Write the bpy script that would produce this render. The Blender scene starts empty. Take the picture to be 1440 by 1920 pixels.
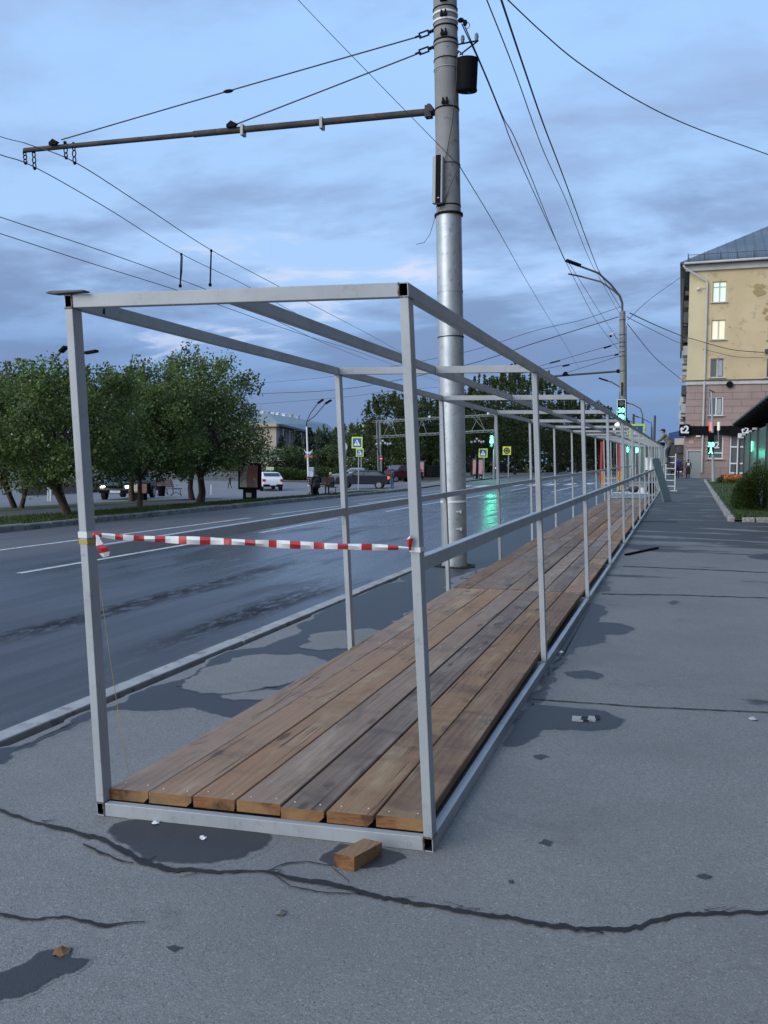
import bpy, math, random
import numpy as np
from mathutils import Vector, Matrix
rnd = random.Random(7)
nr = np.random.default_rng(11)
S = bpy.context.scene
COL = S.collection

# ------------------------------------------------------------------ camera
F = 1650.; YAW, PITCH, ROLL = -.32496, -.05685, .00994; H0 = 1.65
cy, sy = math.cos(YAW), math.sin(YAW); cp, sp = math.cos(PITCH), math.sin(PITCH); cr, sr = math.cos(ROLL), math.sin(ROLL)
Cw = np.array([sy*cp, cy*cp, sp]); _r = np.array([cy, -sy, 0.]); _u = np.cross(_r, Cw)
Aw = cr*_r+sr*_u; Bw = -sr*_r+cr*_u
cam_d = bpy.data.cameras.new('camera'); cam = bpy.data.objects.new('camera', cam_d); COL.objects.link(cam)
cam_d.sensor_fit = 'VERTICAL'; cam_d.sensor_height = 36; cam_d.sensor_width = 27; cam_d.lens = F/1920*36
cam_d.clip_start = .05; cam_d.clip_end = 3000
cam.matrix_world = Matrix(((Aw[0], Bw[0], -Cw[0], 0), (Aw[1], Bw[1], -Cw[1], 0), (Aw[2], Bw[2], -Cw[2], H0), (0, 0, 0, 1)))
S.camera = cam
S.view_settings.view_transform = 'Standard'; S.view_settings.look = 'None'
S.view_settings.exposure = .38; S.view_settings.gamma = 1; S.view_settings.use_curve_mapping = False
S.cycles.max_bounces = 6; S.cycles.sample_clamp_indirect = 4; S.cycles.sample_clamp_direct = 12

# ------------------------------------------------------------------ world (dusk sky with clouds)
W = bpy.data.worlds.new('World'); S.world = W; W.use_nodes = True
nt = W.node_tree; nt.nodes.clear()
class NT:
    def __init__(s, nt): s.nt = nt
    def n(s, t, **k):
        x = s.nt.nodes.new(t)
        for a, v in k.items(): setattr(x, a, v)
        return x
    def l(s, a, b): s.nt.links.new(a, b)
    def put(s, sock, v):
        if hasattr(v, 'is_output') or hasattr(v, 'links'): s.l(v, sock)
        else: sock.default_value = v
    def m(s, op, a, b=0., c=0., clamp=False):
        x = s.n('ShaderNodeMath', operation=op, use_clamp=clamp)
        s.put(x.inputs[0], a); s.put(x.inputs[1], b); s.put(x.inputs[2], c)
        return x.outputs[0]
    def mix(s, f, a, b, bt='MIX'):
        x = s.n('ShaderNodeMix', data_type='RGBA', blend_type=bt); x.clamp_factor = True
        s.put(x.inputs[0], f)
        for i, v in ((6, a), (7, b)):
            s.put(x.inputs[i], (tuple(v)+(1,)) if isinstance(v, (tuple, list)) and len(v) == 3 else v)
        return x.outputs[2]
    def noise(s, vec, sc, det=5, rough=.55, dist=0.):
        x = s.n('ShaderNodeTexNoise'); x.inputs['Scale'].default_value = sc; x.inputs['Detail'].default_value = det
        x.inputs['Roughness'].default_value = rough; x.inputs['Distortion'].default_value = dist
        s.l(vec, x.inputs['Vector']); return x.outputs['Fac']
    def step(s, v, a, b):
        if isinstance(a, (int, float)) and isinstance(b, (int, float)) and a > b: return s.m('SUBTRACT', 1., s.step(v, b, a))
        x = s.n('ShaderNodeMapRange', interpolation_type='SMOOTHSTEP'); s.put(x.inputs[0], v)
        s.put(x.inputs[1], a); s.put(x.inputs[2], b); return x.outputs[0]
    def scale(s, vec, v, loc=(0, 0, 0)):
        x = s.n('ShaderNodeMapping'); x.inputs['Scale'].default_value = v; x.inputs['Location'].default_value = loc
        s.l(vec, x.inputs['Vector']); return x.outputs[0]
    def ramp(s, f, pts):
        x = s.n('ShaderNodeValToRGB'); e = x.color_ramp.elements
        while len(e) < len(pts): e.new(.5)
        for i, (p, c) in enumerate(pts): e[i].position = p; e[i].color = tuple(c)+(1,) if len(c) == 3 else c
        s.put(x.inputs[0], f); return x.outputs[0]
w = NT(nt)
SUN_EL, SUN_AZ = math.radians(24), math.radians(214)      # azimuth clockwise from +Y: behind the camera, a little left
tc = w.n('ShaderNodeTexCoord'); sep = w.n('ShaderNodeSeparateXYZ'); w.l(tc.outputs['Generated'], sep.inputs[0])
dx, dy, dz = sep.outputs
zc = w.m('MAXIMUM', dz, 0.)
base = w.ramp(zc, [(0, (.105, .185, .370)), (.05, (.105, .195, .390)), (.12, (.175, .290, .520)), (.20, (.315, .475, .740)), (.28, (.300, .470, .740)), (.45, (.295, .485, .785)), (1, (.27, .45, .80))])
den = w.m('ADD', zc, .16)
comb = w.n('ShaderNodeCombineXYZ'); w.l(w.m('DIVIDE', dx, den), comb.inputs[0]); w.l(w.m('DIVIDE', dy, den), comb.inputs[1])
rot = w.n('ShaderNodeMapping'); rot.inputs['Rotation'].default_value = (0, 0, .32); rot.inputs['Scale'].default_value = (1, 1.5, 1); rot.inputs['Location'].default_value = (-4.1, 2.7, 0)
w.l(comb.outputs[0], rot.inputs[0])
n1 = w.noise(rot.outputs[0], .85, 8, .54, .2)
n2 = w.noise(w.scale(rot.outputs[0], (1, 1, 1), (5, 3, 0)), 1.9, 7, .6, .2)
lowc = w.step(zc, .50, .08)
cf = w.m('ADD', w.m('ADD', w.m('MULTIPLY', n1, .72), w.m('MULTIPLY', n2, .28)), w.m('MULTIPLY', lowc, .060))
mask = w.step(cf, .485, .625)
ccol = w.mix(w.step(n2, .40, .66), (.185, .250, .435), (.270, .365, .580))
ccol = w.mix(lowc, ccol, (.125, .195, .360))
sky = w.mix(w.m('MULTIPLY', mask, .86), base, ccol)
edge = w.m('MULTIPLY', w.m('MULTIPLY', w.step(cf, .43, .485), w.m('SUBTRACT', 1., w.step(cf, .485, .53))), w.step(zc, .06, .18))
sky = w.mix(w.m('MULTIPLY', edge, w.m('MULTIPLY', w.step(n2, .45, .6), w.step(zc, .36, .20))), sky, (.50, .56, .72))
# the half of the sky behind the camera, where the sun has just gone, is lighter and less blue
back = w.step(w.m('ADD', w.m('MULTIPLY', dy, .78), w.m('MULTIPLY', dx, .62)), .12, -.85)
sky = w.mix(w.m('MULTIPLY', back, .75), sky, (.86, .95, 1.10))
ns = w.n('ShaderNodeTexSky', sky_type='NISHITA', sun_disc=False); ns.sun_elevation = SUN_EL; ns.sun_rotation = SUN_AZ
nsm = w.n('ShaderNodeMix', data_type='RGBA', blend_type='MULTIPLY'); nsm.inputs[0].default_value = 1
w.l(ns.outputs[0], nsm.inputs[6]); nsm.inputs[7].default_value = (.006, .006, .006, 1)
addn = w.n('ShaderNodeMix', data_type='RGBA', blend_type='ADD'); addn.inputs[0].default_value = 1
w.l(sky, addn.inputs[6]); w.l(nsm.outputs[2], addn.inputs[7])
bg = w.n('ShaderNodeBackground'); w.l(addn.outputs[2], bg.inputs[0]); bg.inputs[1].default_value = 1.0
wo = w.n('ShaderNodeOutputWorld'); w.l(bg.outputs[0], wo.inputs[0])

sd = bpy.data.lights.new('sun', 'SUN'); sd.energy = 1.25; sd.angle = math.radians(42); sd.color = (1, .96, .91)
so = bpy.data.objects.new('sun', sd); COL.objects.link(so)
sdir = Vector((math.sin(SUN_AZ)*math.cos(SUN_EL), math.cos(SUN_AZ)*math.cos(SUN_EL), math.sin(SUN_EL)))
so.rotation_euler = sdir.to_track_quat('Z', 'Y').to_euler()

# ------------------------------------------------------------------ the lie of the land and helpers that turn a sighting into a point
YS = 3.52
def gz(x, y):
    yy = max(y-YS, -12.)
    h = yy if yy < 57 else 57-(min(yy, 100)-57)*37/43
    return .00713*min(yy, 72)+max(min(0, x+4), -25.5)*.00075*h
def ray(u, v): return Cw+Aw*(u-720)/F+Bw*(960-v)/F
def G(u, v, dz=0.):
    d = ray(u, v); z = 0.
    for _ in range(80):
        t = (z-H0)/d[2]; p = d*t; z = .6*z+.4*(gz(p[0], p[1])+dz)
    return Vector((p[0], p[1], z))
def atY(u, v, y):
    d = ray(u, v); t = y/d[1]; return Vector((d[0]*t, y, H0+d[2]*t))
def atZ(u, v, z):
    d = ray(u, v); t = (z-H0)/d[2]; return Vector((d[0]*t, d[1]*t, z))
def pxm(p):    # pixels per metre at a point
    return F/float(np.dot(np.array(p)-np.array([0, 0, H0]), Cw))

# ------------------------------------------------------------------ materials
def mat(name, col=(.5, .5, .5), rough=.6, metal=0., emit=None, es=1., spec=.5, fn=None):
    m = bpy.data.materials.new(name); m.use_nodes = True
    t = NT(m.node_tree); b = m.node_tree.nodes['Principled BSDF']
    b.inputs['Base Color'].default_value = tuple(col)+(1,); b.inputs['Roughness'].default_value = rough
    b.inputs['Metallic'].default_value = metal; b.inputs['Specular IOR Level'].default_value = spec
    if emit: b.inputs['Emission Color'].default_value = tuple(emit)+(1,); b.inputs['Emission Strength'].default_value = es
    if fn: fn(t, b)
    return m
def pos(t): return t.n('ShaderNodeNewGeometry').outputs['Position']
def objc(t): return t.n('ShaderNodeTexCoord').outputs['Object']
def bump(t, b, h, st=.3, d=.01):
    x = t.n('ShaderNodeBump'); x.inputs['Strength'].default_value = st; x.inputs['Distance'].default_value = d
    t.l(h, x.inputs['Height']); t.l(x.outputs[0], b.inputs['Normal'])
def mottled(name, c1, c2, sc=6, rough=.6, metal=0., st=.15, bsc=40, spec=.5, c3=None, rv=.12):
    def fn(t, b):
        p = objc(t); n = t.noise(p, sc, 6, .6); c = t.mix(t.step(n, .35, .65), c1, c2)
        if c3: c = t.mix(t.step(t.noise(p, sc*3.1, 5), .56, .66), c, c3)
        t.l(c, b.inputs['Base Color']); t.l(t.m('ADD', rough-rv/2, t.m('MULTIPLY', n, rv)), b.inputs['Roughness'])
        bump(t, b, t.noise(p, bsc, 3), st, .004)
    return mat(name, c1, rough, metal, spec=spec, fn=fn)

def asphalt(name, dry, wetc, wetfn=None, speck=.5, grain=420., rdry=.85, rwet=.32):
    def fn(t, b):
        p = pos(t)
        v = t.n('ShaderNodeTexVoronoi'); v.inputs['Scale'].default_value = grain*.45; t.l(p, v.inputs['Vector'])
        g = t.noise(p, grain, 2, .6); big = t.noise(p, .9, 6, .6); med = t.noise(p, 7, 5, .6)
        s2 = t.n('ShaderNodeSeparateColor'); t.l(v.outputs['Color'], s2.inputs[0])
        stone = t.step(s2.outputs[0], .55, 1.0)
        c = t.mix(t.m('MULTIPLY', stone, speck), dry, tuple(min(1, k*1.9) for k in dry))
        c = t.mix(t.m('MULTIPLY', t.step(s2.outputs[1], .8, .95), .5), c, tuple(k*.45 for k in dry))
        c = t.mix(t.m('MULTIPLY', t.step(big, .40, .66), .40), c, tuple(k*.80 for k in dry))
        c = t.mix(t.m('MULTIPLY', t.step(med, .5, .72), .25), c, tuple(k*1.25 for k in dry))
        c = t.mix(t.m('MULTIPLY', t.step(t.noise(p, 2.3, 7, .7), .62, .72), .3), c, tuple(k*.6 for k in dry))
        c = t.mix(t.m('MULTIPLY', t.step(t.noise(t.scale(p, (1, 1, 1), (4, 9, 0)), .35, 5, .6, .4), .42, .62), .28), c, tuple(k*.72 for k in dry))
        c = t.mix(t.m('MULTIPLY', t.step(t.noise(p, 26, 4, .7), .60, .72), .22), c, tuple(min(1, k*1.5) for k in dry))
        c = t.mix(t.m('MULTIPLY', t.step(t.noise(t.scale(p, (1, 1, 1), (7, 2, 0)), 1.1, 8, .75, .5), .60, .68), .40), c, tuple(k*.62 for k in dry))
        c = t.mix(t.m('MULTIPLY', t.step(t.noise(p, 55, 2, .5), .70, .76), .6), c, tuple(k*.35 for k in dry))
        v3 = t.n('ShaderNodeTexVoronoi'); v3.inputs['Scale'].default_value = 75; t.l(p, v3.inputs['Vector']); s3 = t.n('ShaderNodeSeparateColor'); t.l(v3.outputs['Color'], s3.inputs[0])
        dot = t.m('MULTIPLY', t.step(s3.outputs[0], .78, .98), t.step(v3.outputs['Distance'], .42, .22))
        c = t.mix(t.m('MULTIPLY', dot, .75*speck), c, tuple(min(1, k*2.3) for k in dry))
        dot2 = t.m('MULTIPLY', t.step(s3.outputs[1], .80, .95), t.step(v3.outputs['Distance'], .40, .25))
        c = t.mix(t.m('MULTIPLY', dot2, .6), c, tuple(k*.4 for k in dry))
        r = rdry
        if wetfn:
            wm = wetfn(t, p); c = t.mix(wm, c, wetc)
            rr = t.n('ShaderNodeMix', data_type='FLOAT'); t.l(wm, rr.inputs[0]); rr.inputs[2].default_value = rdry; rr.inputs[3].default_value = rwet
            t.l(rr.outputs[0], b.inputs['Roughness'])
        t.l(c, b.inputs['Base Color'])
        hh = t.m('ADD', t.m('MULTIPLY', v.outputs['Distance'], .7), t.m('MULTIPLY', g, .5)); bump(t, b, hh, .45, .004)
    return mat(name, dry, rdry, fn=fn)
def wet_pave(t, p):
    s = t.n('ShaderNodeSeparateXYZ'); t.l(p, s.inputs[0])
    n = t.noise(t.scale(p, (.35, 1.1, 1)), 1.1, 7, .62, .3)
    return t.m('MULTIPLY', t.step(t.m('ADD', n, t.m('MULTIPLY', t.step(s.outputs[1], 12., 22.), .24)), .64, .69), .9)
def wet_road(t, p):
    s = t.n('ShaderNodeSeparateXYZ'); t.l(p, s.inputs[0]); x, y = s.outputs[0], s.outputs[1]
    n = t.noise(t.scale(p, (1.0, .16, 1)), 1.3, 6, .6, .2)
    near = t.step(x, -11.2, -9.0)
    return t.m('MULTIPLY', t.m('MULTIPLY', t.step(n, .30, .52), near), t.step(y, 5.5, 13.))
def trackfn(t, p):
    pass
M = {}
DRY = (.200, .197, .188)
M['pave'] = asphalt('pavement_asphalt', DRY, (.045, .046, .050), wet_pave, rwet=.72)
M['pave_wet'] = asphalt('wet_asphalt', (.034, .035, .039), (.05, .05, .055), None, .35, rdry=.42)
M['pave_dry'] = asphalt('dry_asphalt', (.19, .193, .20), (.05, .05, .05), None)
TRK = ((-6.1, .42, 6.7, 13.0), (-4.6, .32, 7.6, 10.8))
def road_fn(t, b):
    p = pos(t); s = t.n('ShaderNodeSeparateXYZ'); t.l(p, s.inputs[0]); x, y = s.outputs[0], s.outputs[1]
    v = t.n('ShaderNodeTexVoronoi'); v.inputs['Scale'].default_value = 90; t.l(p, v.inputs['Vector'])
    s2 = t.n('ShaderNodeSeparateColor'); t.l(v.outputs['Color'], s2.inputs[0])
    c = t.mix(t.m('MULTIPLY', t.step(s2.outputs[0], .6, 1.), .4), (.066, .072, .086), (.13, .136, .155))
    st = t.noise(t.scale(p, (1.6, .12, 1)), 1.2, 7, .65, .2)
    c = t.mix(t.m('MULTIPLY', t.step(st, .42, .60), .6), c, (.034, .037, .045))
    far = t.step(x, -10.4, -11.8)
    c = t.mix(t.m('MULTIPLY', far, t.m('ADD', .35, t.m('MULTIPLY', t.step(st, .4, .55), .5))), c, (.125, .122, .12))
    kk_ = None
    # worn dark wheel tracks of coarse, open chippings
    for x0, wd, y0, y1 in TRK:
        d = t.m('ABSOLUTE', t.m('SUBTRACT', x, t.m('ADD', x0, t.m('MULTIPLY', t.m('SUBTRACT', st, .5), .9))))
        k = t.m('MULTIPLY', t.step(d, wd, .03), t.m('MULTIPLY', t.step(y, y0-1.6, y0+1), t.step(y, y1+2, y1-2)))
        k = t.m('MULTIPLY', k, t.step(t.noise(t.scale(p, (3, 1.0, 1)), 3.5, 6, .75), .36, .54))
        c = t.mix(t.m('MULTIPLY', k, .8), c, (.016, .017, .019)); kk_ = k if kk_ is None else t.m('MAXIMUM', kk_, k)
    wm = wet_road(t, p)
    c = t.mix(t.m('MULTIPLY', wm, .35), c, (.07, .075, .09))
    t.l(c, b.inputs['Base Color'])
    t.l(t.m('ADD', t.m('SUBTRACT', .62, t.m('MULTIPLY', wm, .40)), t.m('MULTIPLY', kk_, .35)), b.inputs['Roughness']); t.l(t.m('SUBTRACT', .5, t.m('MULTIPLY', kk_, .45)), b.inputs['Specular IOR Level'])
    bump(t, b, t.m('ADD', v.outputs['Distance'], t.noise(p, 200, 2)), .25, .003)
M['road'] = mat('road_asphalt', fn=road_fn)
M['tar'] = mottled('tar_crack', (.009, .010, .011), (.018, .019, .021), 9, .75, st=.4)
M['concrete'] = mottled('kerb_concrete', (.40, .395, .38), (.31, .305, .295), 3, .85, st=.4, c3=(.22, .215, .20))
M['kerb_far'] = mottled('old_kerb_stone', (.20, .195, .18), (.12, .118, .11), 2, .9, st=.5, c3=(.07, .068, .06))
M['paint_line'] = mottled('road_paint', (.62, .63, .62), (.45, .46, .46), 5, .6, c3=(.25, .25, .26))
M['grass'] = mottled('grass_green', (.040, .068, .016), (.060, .085, .022), 1.3, .9, st=.6, bsc=60, c3=(.07, .07, .03))
M['soil'] = mottled('ground_soil', (.09, .085, .07), (.06, .065, .045), .4, .95, st=.4, bsc=8)
M['path'] = mottled('path_asphalt', (.17, .165, .165), (.14, .138, .14), .8, .8, st=.3)
def steel_fn(t, b):
    p = pos(t); n = t.noise(t.scale(p, (3, 3, 3)), 1.2, 6, .6)
    c = t.mix(t.step(n, .35, .7), (.385, .42, .44), (.325, .355, .375))
    c = t.mix(t.m('MULTIPLY', t.step(t.noise(p, 17, 6, .7), .56, .70), .45), c, (.20, .205, .20))
    c = t.mix(t.m('MULTIPLY', t.step(t.noise(t.scale(p, (9, 9, .8)), 1.4, 6, .7), .52, .72), .35), c, (.24, .245, .24))
    c = t.mix(t.m('MULTIPLY', t.step(t.noise(p, 60, 3, .7), .70, .76), .5), c, (.16, .12, .09))
    t.l(c, b.inputs['Base Color']); t.l(t.m('ADD', .34, t.m('MULTIPLY', n, .2)), b.inputs['Roughness'])
    bump(t, b, t.noise(p, 90, 3), .06, .002)
M['steel'] = mat('grey_painted_steel', fn=steel_fn)
M['hole'] = mat('tube_inside', (.012, .013, .014), .8)
def wood_fn(end):
    def fn(t, b):
        oi = t.n('ShaderNodeObjectInfo').outputs['Random']; p = pos(t)
        off = t.n('ShaderNodeVectorMath', operation='ADD'); t.l(p, off.inputs[0])
        cb = t.n('ShaderNodeCombineXYZ'); t.l(t.m('MULTIPLY', oi, 37.), cb.inputs[0]); t.l(t.m('MULTIPLY', oi, 91.), cb.inputs[1]); t.l(cb.outputs[0], off.inputs[1])
        q = off.outputs[0]
        if end:
            g = t.noise(t.scale(q, (8, 1, 30)), 3, 5, .6, .5)
            c = t.mix(t.step(g, .3, .7), (.27, .125, .045), (.17, .075, .028)); c = t.mix(t.step(t.noise(q, 7, 5), .48, .64), c, (.07, .034, .018))
            c = t.mix(t.m('MULTIPLY', t.step(t.noise(q, 3, 3), .5, .6), .5), c, (.33, .21, .10))
            t.l(c, b.inputs['Base Color']); bump(t, b, g, .4, .003); return
        wv = t.n('ShaderNodeTexWave', wave_type='BANDS', bands_direction='X'); wv.inputs['Scale'].default_value = 7; wv.inputs['Distortion'].default_value = 11
        wv.inputs['Detail'].default_value = 3; wv.inputs['Detail Scale'].default_value = .9
        t.l(t.scale(q, (1, .10, .8)), wv.inputs['Vector'])
        fine = t.noise(t.scale(q, (110, 2.2, 40)), 1, 4, .65); big = t.noise(t.scale(q, (5, .9, 2)), 1, 6, .62, .3)
        wf_ = t.m('MULTIPLY', wv.outputs['Fac'], t.step(t.noise(t.scale(q, (3, .5, 1)), 1.1, 4), .35, .75)); c = t.mix(wf_, (.262, .155, .086), (.132, .066, .034))
        c = t.mix(t.step(big, .40, .66), c, t.mix(oi, (.34, .235, .135), (.215, .082, .036)))
        c = t.mix(t.m('MULTIPLY', t.step(t.noise(t.scale(q, (4, .7, 1)), 1.3, 6, .7), .50, .70), .62), c, (.40, .31, .19))
        c = t.mix(t.m('MULTIPLY', t.step(t.noise(t.scale(q, (3.2, 1.3, 1)), 1.9, 6, .7, .6), .54, .70), .75), c, (.070, .044, .030))
        c = t.mix(t.m('MULTIPLY', t.step(fine, .50, .70), .5), c, (.075, .045, .028))
        c = t.mix(t.m('MULTIPLY', t.step(t.noise(t.scale(q, (1.2, 3.4, 1)), 1.0, 6, .65, .3), .50, .66), .45), c, (.070, .042, .026))
        c = t.mix(t.m('MULTIPLY', t.step(oi, .3, 1.), .35), c, (.33, .215, .115))
        kv = t.n('ShaderNodeTexVoronoi'); kv.inputs['Scale'].default_value = 1.; t.l(t.scale(q, (5.2, 1.5, 1)), kv.inputs['Vector'])
        c = t.mix(t.m('MULTIPLY', t.step(kv.outputs['Distance'], .16, .07), .75), c, (.06, .032, .018))
        ck = t.noise(t.scale(q, (60, .9, 1)), 1, 4, .5, .15)
        crack = t.step(ck, .655, .69)
        c = t.mix(t.m('MULTIPLY', crack, .85), c, (.022, .014, .01))
        hv = t.n('ShaderNodeHueSaturation'); t.l(c, hv.inputs['Color']); t.l(t.m('ADD', .74, t.m('MULTIPLY', t.m('FRACT', t.m('MULTIPLY', oi, 13.7)), .5)), hv.inputs['Value']); t.l(t.m('ADD', .72, t.m('MULTIPLY', t.m('FRACT', t.m('MULTIPLY', oi, 5.3)), .5)), hv.inputs['Saturation']); c = hv.outputs[0]
        t.l(c, b.inputs['Base Color']); b.inputs['Roughness'].default_value = .68
        bump(t, b, t.m('SUBTRACT', t.m('ADD', fine, t.m('MULTIPLY', wf_, .25)), t.m('MULTIPLY', crack, 1.5)), .3, .003)
    return fn
M['wood'] = mat('deck_timber', fn=wood_fn(False), rough=.7); M['wood_end'] = mat('sawn_timber_end', fn=wood_fn(True), rough=.8)
M['white'] = mat('white_plastic', (.72, .72, .72), .5)
M['red'] = mat('red_tape', (.42, .03, .035), .42); M['tapewhite'] = mat('white_tape', (.70, .71, .71), .42)
M['yellow_string'] = mat('yellow_twine', (.45, .36, .08), .8)
M['galv'] = mottled('galvanised_sleeve', (.46, .50, .52), (.38, .42, .44), 5, .42, .55, st=.12, bsc=18, c3=(.33, .35, .36))
M['pole_conc'] = mottled('pole_concrete', (.25, .255, .25), (.20, .205, .20), 2.2, .7, st=.2, bsc=60, c3=(.15, .15, .145))
M['black'] = mat('black_metal', (.005, .0055, .006), .8, spec=.15); M['darkgrey'] = mat('dark_grey_metal', (.05, .053, .058), .55)
M['wire'] = mat('wire', (.012, .014, .02), .6)
M['rust'] = mottled('rusty_pipe', (.058, .050, .042), (.036, .033, .031), 4, .75, .1, st=.5, bsc=30, c3=(.10, .052, .030))
M['pale_box'] = mat('pale_grey_plastic', (.35, .37, .38), .5)
M['glass_ins'] = mat('insulator_glass', (.10, .16, .15), .15)
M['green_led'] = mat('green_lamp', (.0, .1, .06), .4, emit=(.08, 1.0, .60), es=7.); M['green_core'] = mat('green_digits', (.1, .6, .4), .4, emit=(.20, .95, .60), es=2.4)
M['white_lamp'] = mat('lit_lamp', (.8, .8, .7), .4, emit=(1, .95, .78), es=6.); M['headlight'] = mat('headlight_lit', (.9, .9, .7), .3, emit=(1, .95, .65), es=4.)
M['tail'] = mat('tail_light', (.4, .02, .02), .3, emit=(1, .12, .05), es=1.2)
M['sign_y'] = mat('fluorescent_yellow', (.55, .80, .06), .45); M['sign_b'] = mat('sign_blue', (.01, .07, .33), .4); M['sign_w'] = mat('sign_white', (.75, .76, .75), .4); M['sign_r'] = mat('sign_red', (.42, .02, .025), .4)
M['sign_y2'] = mat('sign_yellow', (.62, .68, .04), .45)
def bark_fn(t, b):
    p = objc(t); n = t.noise(t.scale(p, (14, 14, 2.5)), 1, 6, .7); c = t.mix(t.step(n, .35, .65), (.055, .038, .032), (.105, .07, .058)); t.l(c, b.inputs['Base Color']); bump(t, b, n, .7, .02)
M['bark'] = mat('bark', rough=.9, fn=bark_fn); M['bark_dark'] = mat('dark_bark', (.035, .030, .026), .9)
def leafm(name, a, b2, tr=.32):
    def fn(t, b):
        g = t.n('ShaderNodeNewGeometry'); c = t.mix(g.outputs['Random Per Island'], a, b2)
        n = t.noise(g.outputs['Position'], .9, 3, .5); c = t.mix(t.m('MULTIPLY', t.step(n, .38, .62), .55), c, tuple(k*.55 for k in a))
        t.l(c, b.inputs['Base Color']); b.inputs['Roughness'].default_value = .55
        b.inputs['Transmission Weight'].default_value = 0.; b.inputs['Specular IOR Level'].default_value = .3
        tl = t.n('ShaderNodeBsdfTranslucent'); t.l(c, tl.inputs[0]); ms = t.n('ShaderNodeMixShader'); ms.inputs[0].default_value = tr
        out = [x for x in t.nt.nodes if x.type == 'OUTPUT_MATERIAL'][0]
        t.l(b.outputs[0], ms.inputs[1]); t.l(tl.outputs[0], ms.inputs[2]); t.l(ms.outputs[0], out.inputs[0])
    return mat(name, a, fn=fn)
M['leaf'] = leafm('apple_leaf', (.055, .092, .022), (.200, .275, .080)); M['leaf_dark'] = leafm('dark_leaf', (.045, .074, .020), (.145, .20, .060))
M['leaf_far'] = leafm('linden_leaf', (.042, .062, .019), (.10, .125, .038)); M['needle'] = leafm('spruce_needle', (.020, .036, .026), (.040, .062, .046), .05)
M['leaf_light'] = leafm('fresh_leaf', (.06, .095, .032), (.11, .145, .055)); M['blossom'] = mat('blossom', (.36, .38, .27), .7)
M['hedge'] = leafm('hedge_leaf', (.040, .072, .016), (.085, .125, .030))

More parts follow.
